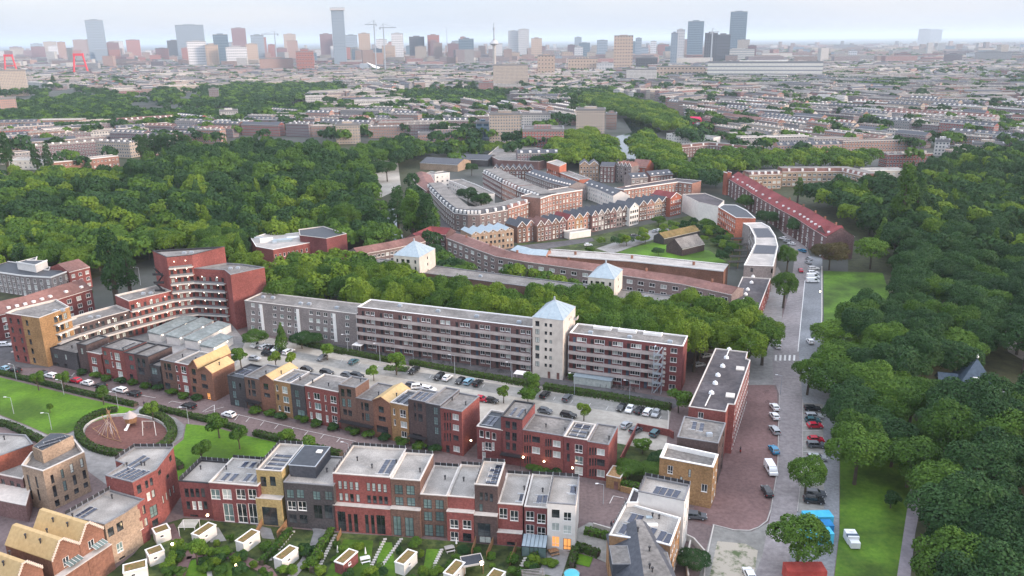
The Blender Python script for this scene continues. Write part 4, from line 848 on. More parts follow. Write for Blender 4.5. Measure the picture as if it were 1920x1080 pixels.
# red facade part laid on its own slightly proud wall
u0,_=frL.uv(236,960,hL2)
T=thing('row_house','narrow orange red house front between the beige house and the tall red corner house','house',(*frL.w(u0,-.15),0),frL.a,GL); Wd=frL.L-u0
walls(T,[(0,0),(Wd,0),(Wd,.148),(0,.148)],0,hL2+.1,M['red'],{0:clampw(wins_px(frL,Z5,[(990,655,34,70,'d'),(1047,610,24,70,'d'),(1085,580,24,70,'d'),(1065,695,28,66,'wc'),(1100,672,28,66,'c'),(1105,800,66,90,'d')],u0,-.15),Wd,hL2)},edges=(0,1,3))
b=MB(); b.box(-.03,Wd+.03,-.05,.148,hL2+.1,hL2+.2); b.obj('parapet',M['gtrim'],T)
for (xl,yl,xr,yr,px_,py_,lb,ws) in ((592,832,772,722,652,728,'orange brick house with a yellow tiled gable, right one of three at the bottom left',[(690,835,50,60,'w'),(762,955,95,90,'g'),(790,1065,90,60,'w')]),
                           (388,982,590,834,464,852,'orange brick house with a yellow tiled gable, middle one of three at the bottom left',[(503,965,50,70,'w'),(600,1055,60,60,'w')]),
                           (100,1075,300,945,178,942,'orange brick house with a yellow tiled gable, left one of three at the bottom left',[(220,1050,46,56,'w')])):
    ua,za=frL.uz(*px(Z5,xl,yl)); ub,zb=frL.uz(*px(Z5,xr,yr)); W=ub-ua; h=hL2-.6
    T=thing('row_house',lb,'house',(*frL.w(ua),0),frL.a,GL); D=12.5
    walls(T,[(0,0),(W,0),(W,D),(0,D)],0,h,M['cinn'],{0:clampw(wins_px(frL,Z5,ws,ua),W,h)})
    gx=W*.36; gx2=W*.50; gz=h+3.0
    for yy,s in ((0,1),(D,-1)):
        b=MB(); pts=[(0,yy,h),(W,yy,h),(gx2,yy,gz),(gx,yy,gz)]; b.face(pts if s>0 else pts[::-1],[(p[0],p[2]) for p in (pts if s>0 else pts[::-1])]); b.obj('gable',M['cinn'],T)
    r=MB(); prof=[(-.05,h),(gx,gz),(gx2,gz),(W+.05,h)]
    for A,B in zip(prof[:-1],prof[1:]):
        top=[(A[0],-.15,A[1]+.16),(B[0],-.15,B[1]+.16),(B[0],D+.1,B[1]+.16),(A[0],D+.1,A[1]+.16)]; r.face(top)
        bt=[(p[0],p[1],p[2]-.16) for p in top]
        for i in range(4): j=(i+1)%4; r.face([bt[i],bt[j],top[j],top[i]])
    r.obj('roof',M['tileo'],T)
    v=MB()
    for A,B in zip(prof[:-1],prof[1:]):
        n=max(1,int(math.hypot(B[0]-A[0],B[1]-A[1])/.42))
        for i in range(n):
            t0,t1=i/n,(i+1)/n; x0,x1=A[0]+(B[0]-A[0])*t0,A[0]+(B[0]-A[0])*t1; z0=A[1]+(B[1]-A[1])*t0; z1=A[1]+(B[1]-A[1])*t1; zz=min(z0,z1)
            v.box(x0,x1,-.27,-.155,zz-.12,max(z0,z1)+.2)
    v.obj('scalloped_verge',M['beige2'],T)
    for q in ((.22,4),(.22,8),(.72,6)): vent(T,W*q[0],q[1],h+3.0*(q[0]/.36 if q[0]<.36 else (1-q[0])/.5)+.1)
    b=MB(); b.box(0,W,-1.6,-.003,0,h-3.3); b.obj('lower_front',M['cinn'],T); b=MB(); b.box(-.05,W+.05,-1.7,-.01,h-3.3,h-3.15); b.obj('ledge',M['strim'],T)
    b=MB(); b.face([(W*.4,-1.5,h-2.4),(W*.9,-1.5,h-2.4),(W*.9,-.02,h-2.0),(W*.4,-.02,h-2.0)]); b.face([(W*.4,-.02,h-2.05),(W*.9,-.02,h-2.05),(W*.9,-1.5,h-2.45),(W*.4,-1.5,h-2.45)]); 
    b.obj('canopy',M['glassg'],T); b=MB()
    for i in range(5): x=W*.4+W*.5*i/4; b.tube((x,-1.5,h-2.38),(x,-.05,h-1.98),.05,.05,4)
    b.obj('canopy_frame',M['wtrim'],T)
hL4=zat((94,960),(80,883))
T,P,PW,ln=prismhouse('tall sandy brick house with a planted roof terrace, bottom left',[(40,872),(80,883),(158,847),(140,824),(98,828),(58,848)],hL4,'beige','roofg','strim',
  {0:(Z5,[(225,370,16,90,'d'),(285,380,16,80,'d'),(245,460,16,90,'d'),(300,475,16,80,'d')]),1:(Z5,[(400,350,26,70,'d'),(420,440,28,90,'d'),(475,310,26,70,'g'),(495,400,28,80,'g'),(545,270,26,70,'c'),(568,355,28,80,'d'),(620,230,26,70,'c'),(640,315,28,70,'d'),(435,530,36,50,'d'),(505,490,36,40,'d'),(578,440,36,40,'d'),(648,395,36,40,'d')])},group=GL,par=.9)
Q=ccw([G(x,y,hL4+2.2) for x,y in ((78,846),(137,817),(118,812),(94,812),(60,838))]); Q=[(p[0]-PW[0][0],p[1]-PW[0][1]) for p in Q]
b=MB(); b.prism(Q,hL4-.9,hL4+2.2); b.obj('roof_pavilion',M['beige'],T); b=MB(); b.prism(off(Q,.3),hL4+2.2,hL4+2.3); b.obj('pavilion_roof',M['roofb'],T)
for q in ((.35,0),(.6,0)):
    a=Vector(Q[0]).lerp(Vector(Q[2]),q[0]); solar(T,a.x,a.y,hL4+2.32,4.5,.9,R_(42),-.25)
def bush(parent,x,y,z,r,n=160,name='planting',m='leaf1',flat=.7,seed=0):
    pass
prismhouse('low pale roofed house with a dark upper window band, left edge below the playground',[(-40,882),(42,898),(62,868),(-30,858)],hL4-4.0,'mauve','roofp','strim',{0:(Z5,[(30,380,26,50,'d'),(100,400,26,60,'d'),(150,420,26,60,'d')])},group=GL,vents=[(18,868)])
prismhouse('orange red block with a pale roof at the left edge beside the park hedge',[(-80,882),(62,832),(48,815),(0,812),(-80,826)],hL4-.3,'orange','roofp','gtrim',{},group=GL,vents=[(8,822)])
prismhouse('low mauve house front at the left edge with garden ledge',[(-50,928),(48,948),(60,905),(-50,890)],4.2,'mauve','strim','strim',{0:(Z5,[(80,520,40,40,'d'),(150,535,40,40,'d')])},group=GL)
# ------------------------------------------------ bottom-right corner house
Z9=(1080,860,4.91); p9=lambda x,y:(1080+x/4.91,860+y/4.91)
GR='white and sandy houses at the street corner'
prismhouse('white rendered corner house with four solar panels behind a dark roof screen',[p9(575,300),p9(1000,385),p9(1050,240),p9(640,160)],13.0,'white','roofp','gtrim',{1:lambda l:gridw(l,2,4,3,1.8,1,1.5,'w')},group=GR,sol=[(*p9(735,285),3.6,1.3,(8,-13)),(*p9(790,295),3.6,1.3,(8,-13)),(*p9(850,308),3.6,1.3,(8,-13)),(*p9(910,320),3.6,1.3,(8,-13))],scr=[2,3,0])
T,P,PW,ln=prismhouse('sandy corner block with a big pale roof full of solar panels, bottom right',[p9(305,700),p9(450,722),p9(700,755),p9(870,800),p9(965,545),p9(462,400)],10.0,'tan','roofp','wtrim',{0:[],3:lambda l:gridw(l,6,3,3.1,1.8,1.0,1.6,['d','lit','w'])},group=GR,
  sol=[(*p9(x,y),3.4,1.3,(8,-13)) for x,y in ((510,535),(570,550),(430,635),(490,655),(555,660),(690,670),(780,700),(840,725))],vents=[p9(765,540),p9(705,525)],scr=[5,0])
q=Vector(G(*p9(690,600),10))-Vector(PW[0]); b=MB(); b.box(q.x-1.3,q.x+1.3,q.y-.4,q.y+.4,9.6,9.95); b.obj('rooflight',M['wtrim'],T)
q=Vector(G(*p9(675,530),10))-Vector(PW[0]); b=MB(); b.box(q.x-.6,q.x+.6,q.y-.4,q.y+.4,9.6,9.9); b.obj('rooflight',M['zinc'],T)
# the dark low strip left of the white box
prismhouse('narrow white stair bay beside the white rendered corner house',[p9(470,405),p9(570,405),p9(600,300),p9(525,270)],10.6,'white','roofd','wtrim',{},group=GR)
# slate roofed house
o=Vector(G(*p9(330,960),7)); e=Vector(G(*p9(850,960),7)); frR=Fr(o,e); Wd=frR.L
T=thing('corner_house','big slate roofed house with a pinkish flat ridge and two box dormers, bottom right','house',(o.x,o.y,0),frR.a,GR)
D0,D1=-14,9; walls(T,[(0,D0),(Wd,D0),(Wd,D1),(0,D1)],0,7,M['tan'],{1:[(x,z,1.1,1.5,'w') for x in (4,8,12,16,20) for z in (1.7,4.8)]})
r=MB(); r.mi=0; a,c=Wd*.40,Wd*.97; zr=11.0
r.face([(-.2,D0,7),(a,D0,zr),(a+1.2,D1-1,zr),(-.2,D1,7)][::-1]); r.face([(Wd+.2,D0,7),(Wd+.2,D1,7),(a+.6,D1-1,zr),(c,D0,zr)][::-1] if False else [(c,D0,zr),(Wd+.2,D0,7),(Wd+.2,D1,7),(a+2.4,D1-1,zr)])
r.face([(-.2,D1,7),(a+1.8,D1-1,zr),(Wd+.2,D1,7)]); r.mi=1; r.face([(a,D0,zr+.004),(c,D0,zr+.004),(a+2.4,D1-1,zr+.004),(a+1.2,D1-1,zr+.004)])
r.mi=0; r.face([(-.2,D0,7),(Wd+.2,D0,7),(c,D0,zr),(a,D0,zr)]); r.obj('roof',[M['tiled'],M['roofg']],T)
for (x0,x1,y0,y1) in ((-.4,3.0,-4,1.5),(Wd-3.6,Wd-.4,-5,-.5)):
    b=MB(); b.box(x0,x1,y0,y1,6.8,9.6); b.obj('dormer',M['tiled'],T); b=MB(); b.box(x0-.05,x1+.05,y0-.05,y1+.05,9.6,9.72); b.obj('dormer_roof',M['gtrim'],T); b=MB(); b.box(x0+.12,x1-.12,y0+.12,y1-.12,9.72,9.75); b.obj('dormer_top',M['roofg'],T)
for x,y in ((.62,-2),(.55,-7),(.58,-8),(.5,4)): vent(T,Wd*x,y,zr)
# retaining walls beside the corner house
for lb,pts in (('pale concrete retaining wall stepping down beside the sandy corner block',[(1286,1013),(1300,1020),(1320,1043)]),('pale concrete garden wall around the square hedge at the street corner',[(1294,1024),(1286,1060),(1290,1090)])):
    w_=strip('garden_wall',pts,.3,M['strim'],h=1.4,kind=None); tag(w_,lb,'wall')
# yellow garden store with a red door on the street
fr=Fr(G(1136,914),G(1162,920)); T=thing('garden_store','small ochre brick store with a brown door at the end of the red houses','shed',(fr.o.x,fr.o.y,0),fr.a); W=fr.L
walls(T,[(0,0),(W,0),(W,5),(0,5)],0,3.2,M['ochre'],{0:[(W*.72,1.1,1.0,2.1,'doortilem')]}); flat_roof(T,[(0,0),(W,0),(W,5),(0,5)],3.2,M['ochre'],M['strim'],.1,.2)
w_=strip('garden_wall',[(1163,921),(1200,930),(1243,940)],.3,M['ochre'],h=1.3,kind=None); tag(w_,'low ochre brick wall in front of the hedge, right of the small brick store','wall')
w_=strip('garden_wall',[(1112,988),(1145,998)],.3,M['strim'],h=.9,kind=None); tag(w_,'low pale wall between the street and the gravel garden by the white end house','wall')
w_=strip('garden_wall',[(1163,870),(1195,806),(1255,818),(1262,822)],.3,M['red'],h=1.8,kind=None); tag(w_,'red brick garden wall between the back gardens and the car park','wall')
# dark rooftop box on the dark brown house
A,B=Vector(G(531,889,11.0)),Vector(G(580,893,11.0)); fr=Fr(A,B)
rt=[o for o in bpy.data.objects if o.type=='EMPTY' and 'black rooftop box' in str(o.get('label',''))][0]
ia=-rt.rotation_euler.z; dA=A-Vector(rt.location[:2]); lx=dA.x*math.cos(ia)-dA.y*math.sin(ia); ly=dA.x*math.sin(ia)+dA.y*math.cos(ia)
b=MB(); lx=max(lx,.15); b.box(lx,lx+fr.L,max(ly,.9),11.6,10.5,13.3); b.obj('penthouse',M['tiled'],rt)
b=MB(); b.box(lx-.1,lx+fr.L+.1,max(ly,.9)-.1,11.7,13.3,13.45); b.obj('penthouse_trim',M['steel'],rt)
b=MB(); b.box(lx+.1,lx+fr.L-.1,max(ly,.9)+.1,11.5,13.45,13.48); b.obj('penthouse_roof',M['roofb'],rt); b=MB(); b.box(lx+fr.L*.65,lx+fr.L*.85,8.5,9.7,13.48,13.7); b.obj('rooflight',M['wtrim'],rt)
# glass veranda
rt=[o for o in bpy.data.objects if o.type=='EMPTY' and 'glass veranda' in str(o.get('label',''))][0]
b=MB(); b.face([(.0,-4.2,2.5),(5.0,-4.2,2.5),(5.0,-1.0,3.2),(.0,-1.0,3.2)]); b.face([(.0,-1.0,3.16),(5.0,-1.0,3.16),(5.0,-4.2,2.46),(0,-4.2,2.46)]); b.obj('veranda_roof',M['zinc'],rt)
b=MB()
for i in range(7): b.tube((i*.83,-4.2,2.54),(i*.83,-1.0,3.24),.05,.05,4)
for x in (0,2.5,5.0): b.box(x-.06,x+.06,-4.2,-4.08,0,2.45)
b.box(0,5,-4.2,-4.1,2.3,2.45); b.obj('veranda_frame',M['dtrim'],rt)
b=MB()
for i in range(3): b.box(.1+i*1.66,1.6+i*1.66,-4.17,-4.14,.1,2.3)
b.obj('veranda_glass',M['glassg'],rt)
# ------------------------------------------------ garden sheds
GS='garden sheds with planted roofs'
def shed(x,y,l,wd,an,label,wall='white',h=2.5):
    p=G(x,y,h); T=thing('garden_shed',label,'shed',(p[0],p[1],0),R_(an),GS)
    b=MB(); b.box(-l/2,l/2,-wd/2,wd/2,0,h); b.obj('wall',M[wall],T)
    c=MB(); O=[(-l/2-.08,-wd/2-.08),(l/2+.08,-wd/2-.08),(l/2+.08,wd/2+.08),(-l/2-.08,wd/2+.08)]; I=off(O,.28)
    for i in range(4):
        j=(i+1)%4; c.face([(*O[i],h+.16),(*O[j],h+.16),(*I[j],h+.16),(*I[i],h+.16)]); c.wall(O[i],O[j],h-.05,h+.16); c.wall(I[j],I[i],h+.02,h+.16)
    c.obj('roof_edge',M['wtrim'],T); s=MB(); s.face([(*p,h+.09) for p in I]); s.obj('planted_roof',M['sedum'],T)
    ob('door',door_mesh(.9,2.0,'steel'),T,(-l/2-.0,-.2,1.05),-math.pi/2); add_window(T,-l*.1,-wd/2-.12,1.6,.8,.6,'w',0)
SA=63
shed(382,993,4.6,2.2,SA,'white shed beside the white pergola, left of the seven sheds near the house fronts')
shed(464,1006,4.6,2.2,SA,'white shed below the house with big white grid windows, near a black glass canopy')
shed(536,1037,4.6,2.2,SA,'white shed beside the curved grey garden path')
shed(649,1044,4.6,2.2,SA,'red shed among the gardens in front of the wide red house','redd')
shed(761,1045,4.6,2.2,SA,'white shed alone on the lawn below the brown house with green windows')
shed(302,992,3.0,2.6,SA-25,'small white shed below the tall red corner house, farthest of the three on the left')
shed(290,1032,3.0,2.6,SA-25,'small white shed, middle one of the three below the tall red corner house')
shed(253,1062,4.2,2.8,SA-38,'white shed, nearest of the three below the tall red corner house')
shed(852,1065,4.6,2.2,SA,'white shed at the bottom edge beside the glowing ball lamp')
shed(930,1078,3,2.6,SA,'white shed at the bottom edge below the glass veranda')
p=G(885,1050,2.6); T=thing('garden_canopy','black roofed open garden canopy with a lit brick interior, below the dark brown tower house','canopy',(p[0],p[1],0),R_(15)); 
b=MB(); b.box(-2,2,-1.5,1.5,2.4,2.6); b.obj('roof',M['roofb'],T); b=MB(); b.box(-2,2,-1.6,-1.5,2.35,2.75); b.box(-2.1,-2,-1.6,1.6,2.35,2.75); b.box(2,2.1,-1.6,1.6,2.35,2.75); b.box(-2,2,1.5,1.6,2.35,2.75); b.obj('fascia',M['strim'],T)
for x,y in ((-1.9,-1.4),(1.9,-1.4),(-1.9,1.4),(1.9,1.4)): c=MB(); c.box(x-.07,x+.07,y-.07,y+.07,0,2.4); c.obj('post',M['wood'],T)
p=G(354,982,2.4); T=thing('pergola','white slatted pergola beside a shed, below the left end of the garden row','pergola',(p[0],p[1],0),R_(0))
for i in range(7): c=MB(); c.box(-1.8,1.8,-1.4+i*.45,-1.3+i*.45,2.4,2.5); c.obj('slat',M['wtrim'],T)
for x,y in ((-1.7,-1.3),(1.7,-1.3),(-1.7,1.3),(1.7,1.3)): c=MB(); c.box(x-.06,x+.06,y-.06,y+.06,0,2.4); c.obj('post',M['wtrim'],T)
p=G(1000,1078,2.4); T=thing('pergola','brown slatted pergola over a terrace at the bottom edge, left of the round pool','pergola',(p[0],p[1],0),R_(5))
for i in range(8): c=MB(); c.box(-2.2,2.2,-1.6+i*.45,-1.5+i*.45,2.4,2.5); c.obj('slat',M['concp'],T)
for x,y in ((-2,-1.4),(2,-1.4),(-2,1.5),(2,1.5)): c=MB(); c.box(x-.06,x+.06,y-.06,y+.06,0,2.4); c.obj('post',M['wood'],T)
def ball_lamp(x,y,r,hh,label,m='lamp'):
    p=G(x,y,hh); T=thing('garden_lamp',label,'lamp',(p[0],p[1],0)); b=MB(); b.cyl(0,0,0,hh-r,.05,.05,6); b.obj('post',M['dtrim'],T); b=MB(); b.ball(0,0,hh,r,10); b.obj('globe',M[m],T)
ball_lamp(903,1056,.42,2.4,'large glowing ball lamp beside the sheds, bottom centre')
ball_lamp(389,966,.28,2.6,'warm lamp beside the white pergola'); ball_lamp(323,1020,.28,2.2,'warm path lamp beside the small white sheds'); ball_lamp(443,1060,.28,1.6,'warm path lamp above the curved brick path, bottom left')
ball_lamp(105,962,.22,2.6,'warm lamp at the foot of the sandy brick house'); ball_lamp(619,975,.25,2.4,'orange lantern by the dark brown house door')
# furniture in the gardens
p=G(1072,1076,.5); T=thing('paddling_pool','round blue paddling pool at the bottom edge by the clipped hedge','pool',(p[0],p[1],0)); b=MB(); b.cyl(0,0,0,.6,1.6,1.6,20,False); b.obj('rim',M['pvt'],T); b=MB(); b.cyl(0,0,.5,.52,1.5,1.5,20); b.obj('pool_water',M['pool'],T)
def table(x,y,label,m='wood'):
    p=G(x,y,0); T=thing('garden_table',label,'table',(p[0],p[1],0),R_(20)); b=MB(); b.box(-1,1,-.5,.5,.70,.76); b.obj('top',M[m],T)
    for a,c in ((-.9,-.4),(.9,-.4),(-.9,.4),(.9,.4)): b=MB(); b.box(a-.04,a+.04,c-.04,c+.04,0,.7); b.obj('leg',M[m],T)
    for s in (-1,1): b=MB(); b.box(-.9,.9,s*.95-.18,s*.95+.18,.42,.48); b.box(-.8,-.7,s*.95-.15,s*.95+.15,0,.42); b.box(.7,.8,s*.95-.15,s*.95+.15,0,.42); b.obj('bench',M[m],T)
table(1038,1038,'wooden garden table on the paved terrace in front of the white end house'); table(685,1052,'white garden table right of the red shed','wtrim'); table(532,998,'brown lounge table at the yellow house terrace'); table(843,1032,'grey garden bench table below the low red house','conc')
def parasol(x,y,label,open_=False):
    p=G(x,y,0); T=thing('parasol',label,'parasol',(p[0],p[1],0)); b=MB(); b.cyl(0,0,0,2.3,.03,.03,6); b.obj('pole',M['wood'],T); b=MB(); b.cyl(0,0,.9,2.4,.22,.05,8); b.obj('cloth',M['wtrim'],T)
parasol(634,1042,'closed white parasol left of the red shed'); parasol(686,1045,'closed white parasol at the table right of the red shed'); parasol(856,1026,'closed white parasol on the lawn below the low red house')
p=G(597,1030,.4); b=MB(); b.box(-.8,.8,-1.1,1.1,0,.5); o=b.obj('garden_box',M['teal']); o.location=(p[0],p[1],0); tag(o,'pale green garden box beside the curved grey path','box')
# ------------------------------------------------ the district behind: rows given by their eave line
M['gbrown']=brick('grey brown brick',(.23,.18,.17)); M['purp']=brick('purple brown brick',(.16,.10,.10))
FOOT=[]
M['cred0']=mat('magenta red sheet',(.5,.02,.09),(.58,.03,.11),scale=.3)
def mark(P,r=6):
    xs=[p[0] for p in P]; ys=[p[1] for p in P]; FOOT.append((min(xs)-r,max(xs)+r,min(ys)-r,max(ys)+r,P))
def winrow(T,A,B,h,floors,sp,sz,kinds,top=.9,budget=100,v=-.16):
    """white framed windows on a facade from A to B in local coordinates"""
    Ln=math.hypot(B[0]-A[0],B[1]-A[1]); an=math.atan2(B[1]-A[1],B[0]-A[0]); n=max(1,int(Ln/sp)); sh=(h-top)/floors; k=0
    for f in range(floors-1,-1,-1):
        for i in range(n):
            if k>=budget: return k
            u=Ln*(i+.5)/n; add_window(T,A[0]+math.cos(an)*u-math.sin(an)*v,A[1]+math.sin(an)*u+math.cos(an)*v,f*sh+sh*.55,sz[0],sz[1],random.choice(kinds),an); k+=1
    return k
def row(label,pts,h,D,wall,roof,style='slope',floors=3,sp=3.0,sz=(1.5,1.4),kinds=('w','w','wc','wg'),name='terrace_row',cat='terrace',trim='wtrim',group=None,rise=2.6,sky=0,win=True,chim=0,budget=99):
    W_=[Vector(G(x,y,h)) for x,y in pts]; bkk=offl(W_,D); mid=offl(W_,D*.5); o=W_[0]
    T=thing(name,label,cat,(o.x,o.y,0),0,group); L_=lambda v:(v.x-o.x,v.y-o.y)
    mark([tuple(p) for p in W_]+[tuple(p) for p in reversed(bkk)])
    n=len(W_); b=MB()
    for i in range(n-1): b.wall(L_(W_[i]),L_(W_[i+1]),0,h); b.wall(L_(bkk[i+1]),L_(bkk[i]),0,h)
    rz=h+rise
    for i,s in ((n-1,1),(0,-1)):
        A,B=(L_(W_[i]),L_(bkk[i])) if s>0 else (L_(bkk[i]),L_(W_[i])); b.wall(A,B,0,h)
        if style=='slope': m=L_(mid[i]); b.face([(*A,h),(*B,h),(*m,rz)],[(0,h),(D,h),(D/2,rz)])
        if style=='mansard': pass
    b.obj('wall',M[wall],T)
    r=MB(); F=offl(W_,-.35); K=offl(W_,D+.35)
    for i in range(n-1):
        if style=='slope':
            r.face([(*L_(F[i]),h-.08),(*L_(F[i+1]),h-.08),(*L_(mid[i+1]),rz+.1),(*L_(mid[i]),rz+.1)]); r.face([(*L_(mid[i]),rz+.1),(*L_(mid[i+1]),rz+.1),(*L_(K[i+1]),h-.08),(*L_(K[i]),h-.08)])
        elif style=='mansard':
            a1,a2=offl(W_,1.3),offl(W_,D-1.3)
            r.mi=0; r.face([(*L_(W_[i]),h),(*L_(W_[i+1]),h),(*L_(a1[i+1]),rz),(*L_(a1[i]),rz)]); r.face([(*L_(a2[i]),rz),(*L_(a2[i+1]),rz),(*L_(bkk[i+1]),h),(*L_(bkk[i]),h)])
            r.mi=1; r.face([(*L_(a1[i]),rz),(*L_(a1[i+1]),rz),(*L_(a2[i+1]),rz),(*L_(a2[i]),rz)])
        else: r.face([(*L_(W_[i]),h-.25),(*L_(W_[i+1]),h-.25),(*L_(bkk[i+1]),h-.25),(*L_(bkk[i]),h-.25)])
    if style=='mansard':
        a1,a2=offl(W_,1.3),offl(W_,D-1.3); r.mi=0
        r.face([(*L_(W_[-1]),h),(*L_(bkk[-1]),h),(*L_(a2[-1]),rz),(*L_(a1[-1]),rz)]); r.face([(*L_(bkk[0]),h),(*L_(W_[0]),h),(*L_(a1[0]),rz),(*L_(a2[0]),rz)])
    r.obj('roof',[M[roof],M['roofg']] if style=='mansard' else M[roof],T)
    t=MB()
    for PP,s in ((W_,1),(bkk,-1)):
        o1=offl(PP,-.25*s); 
        for i in range(n-1):
            q=[L_(PP[i]),L_(PP[i+1]),L_(o1[i+1]),L_(o1[i])]; t.prism(ccw(q),h-.3,h+(.25 if style=='flat' else -.02),True,True)
    t.obj('gutter' if style!='flat' else 'parapet',M[trim],T)
    if win:
        tot=sum((W_[i+1]-W_[i]).length for i in range(n-1)); left=budget
        for i in range(n-1):
            bd=int(budget*(W_[i+1]-W_[i]).length/tot); spx=max(sp,tot/(budget/floors)); winrow(T,L_(W_[i]),L_(W_[i+1]),h,floors,spx,sz,kinds,budget=bd)
    for i in range(sky):
        tot=(n-1)*(i+.5)/sky; s=int(tot); f=tot-s; p=F[s].lerp(F[s+1],f).lerp(mid[s].lerp(mid[s+1],f),.32); q=L_(p); d=(W_[s+1]-W_[s]); an=math.atan2(d.y,d.x)
        c=MB(); z=h+rise*.30
        if style=='mansard': p=W_[s].lerp(W_[s+1],f)+(mid[s]-W_[s]).normalized()*.5; q=L_(p); z=h+.3; c.obox(q[0],q[1],an,1.3,1.4,z,z+1.7)
        else: c.obox(q[0],q[1],an,1.1,1.0,z,z+.75)
        c.obj('dormer',M['wtrim'],T)
    for i in range(chim):
        tot=(n-1)*(i+.5)/chim; s=int(tot); f=tot-s; q=L_(mid[s].lerp(mid[s+1],f)); c=MB(); c.obox(q[0],q[1],.3,.9,.6,h+(rise if style!='flat' else 0)-.5,h+(rise if style!='flat' else 0)+1.2); c.obj('chimney',M['cinn'],T)
    return T
def gables(label,pts,h,D,walls_,roofs,n,group,trim='wtrim',rise=2.6,floors=3,kinds=('w','w','wc')):
    """a row of n narrow houses, each with its gable to the street, each a thing"""
    A,B=Vector(G(*pts[0],h)),Vector(G(*pts[1],h)); fr=Fr(A,B); w_=fr.L/n; mark([tuple(A),tuple(B),fr.w(fr.L,D),fr.w(0,D)])
    ords=['first','second','third','fourth','fifth','sixth','seventh','eighth']
    for i in range(n):
        wl=walls_[i%len(walls_)]; T=thing('gabled_house',(ords[i]+' from the left of '+label) if n>1 else label,'house',(*fr.w(i*w_),0),fr.a,group)
        b=MB(); P=[(0,0),(w_,0),(w_,D),(0,D)]; b.prism(P,0,h,False); b.face([(0,0,h),(w_,0,h),(w_/2,0,h+rise)],[(0,h),(w_,h),(w_/2,h+rise)]); b.face([(w_,D,h),(0,D,h),(w_/2,D,h+rise)]); b.obj('wall',M[wl],T)
        r=MB(); r.face([(-.02,-.15,h-.02),(w_/2,-.15,h+rise+.1),(w_/2,D+.15,h+rise+.1),(-.02,D+.15,h-.02)]); r.face([(w_/2,-.15,h+rise+.1),(w_+.02,-.15,h-.02),(w_+.02,D+.15,h-.02),(w_/2,D+.15,h+rise+.1)]); r.obj('roof',M[roofs[i%len(roofs)]],T)
        t=MB(); t.tube((0,-.2,h),(w_/2,-.2,h+rise+.1),.16,.16,4); t.tube((w_/2,-.2,h+rise+.1),(w_,-.2,h),.16,.16,4); t.obj('verge',M[trim],T)
        winrow(T,(.2,0),(w_-.2,0),h,floors,1.9,(1.1,1.5),kinds); add_window(T,w_/2,-.16,h+.6,.9,1.1,'w',0)
row('brown row with a continuous band of white top windows, left wing behind the tree belt',[(672,477),(738,465),(798,452)],9.5,9,'gbrown','tilem','slope',3,2.0,(1.6,1.4),rise=2)
row('long curved brown row with white top windows, right wing behind the tree belt',[(838,446),(880,462),(930,480),(985,490),(1130,510),(1278,532),(1372,552)],10,9.5,'gbrown','tilem','slope',3,4.4,(2.4,1.5),kinds=('w','w','w','wc'),rise=1.6,chim=6)
row('short red roofed corner linking the two wings of the curved brown row',[(790,449),(812,437),(836,440)],9.5,9,'purp','tiler','slope',3,3,rise=2.4)
row('pink brick terrace with a pale roof behind the long curved row',[(1022,478),(1180,489),(1357,508)],9,10,'cinn','conc','flat',3,win=False,chim=3)
row('block with a pale blue curved zinc roof at the left end of the pink terrace',[(958,468),(985,476),(1024,479)],9.5,8,'pinkb','zinc','slope',2,3,rise=1.4,win=False)
gables('the pale pink row with pale blue zinc roofs',[(884,440),(963,430)],9.5,13,['beige'],['zinc'],5,'pale pink houses with zinc saw roofs',rise=1.2,trim='strim',kinds=('d','d','c'))
gables('the dark roofed brown gables beside the pale pink row',[(970,426),(1004,421)],8.5,12,['brown','pinkb'],['tiled'],2,'gabled houses round the courtyard')
gables('the brown gables in the middle of the courtyard side',[(1007,424),(1062,415)],8.5,11,['brown','mauve'],['tilem','tilem','tiled','tiled'],4,'gabled houses round the courtyard')
gables('the orange gables above the lit white annexe',[(1064,413),(1108,405)],8.5,12,['pinkb','tan'],['tiler','tiled','tiled'],3,'gabled houses round the courtyard')
gables('the grey timbered gables with white balconies on the courtyard',[(1110,405),(1178,393)],9,13,['mauve','grey','dbrown'],['tiled'],6,'gabled houses round the courtyard',kinds=('w','d','wc'))
gables('white gabled house between the grey timbered gables and the brown ones',[(1181,391),(1198,387)],10,12,['white'],['tiled'],1,None,kinds=('d','d'))
gables('the brown gables right of the white gabled house',[(1199,386),(1255,376)],9,12,['brown','pinkb','beige'],['tiled'],4,'gabled houses round the courtyard')
gables('red gabled house with a glazed roof ending the courtyard side',[(1257,372),(1278,367)],11,14,['orange'],['tiler'],1,None)
row('low lit white annexe in front of the orange gables',[(1068,437),(1108,431)],3.5,5,'white','roofp','flat',1,3,win=False,name='annexe',cat='annexe')
prismhouse('blank white windowless block at the back of the courtyard',[(1310,379),(1347,387),(1358,376),(1322,362),(1280,364)],10.5,'white','roofd','strim',{},name='hall',cat='hall')
LB=lambda l:gridw(l,max(1,int(l/2.6)),4,2.7,1.6,1.3,1.5,['w','wc','d'])
prismhouse('orange and pale grey stepped block north of the curved roof block by the road',[(1347,388),(1380,408),(1417,409),(1400,394),(1380,384),(1356,383)],12,'salmon','roofb','wtrim',{0:LB},name='apartment_block',cat='apartment block')
T_,P_,PW_,l_=prismhouse('curved pale roofed block with dark solar bands along the upper road',[(1395,497),(1450,499),(1459,462),(1454,442),(1443,425),(1428,417),(1393,418),(1405,424),(1415,443),(1416,456),(1407,474)],11,'grey','conc','wtrim',{9:LB,10:LB,8:LB,7:LB,0:[(3.2,9,1,1.6,'d'),(12,9,2.4,2,'d')]},name='apartment_block',cat='apartment block')
b=MB()
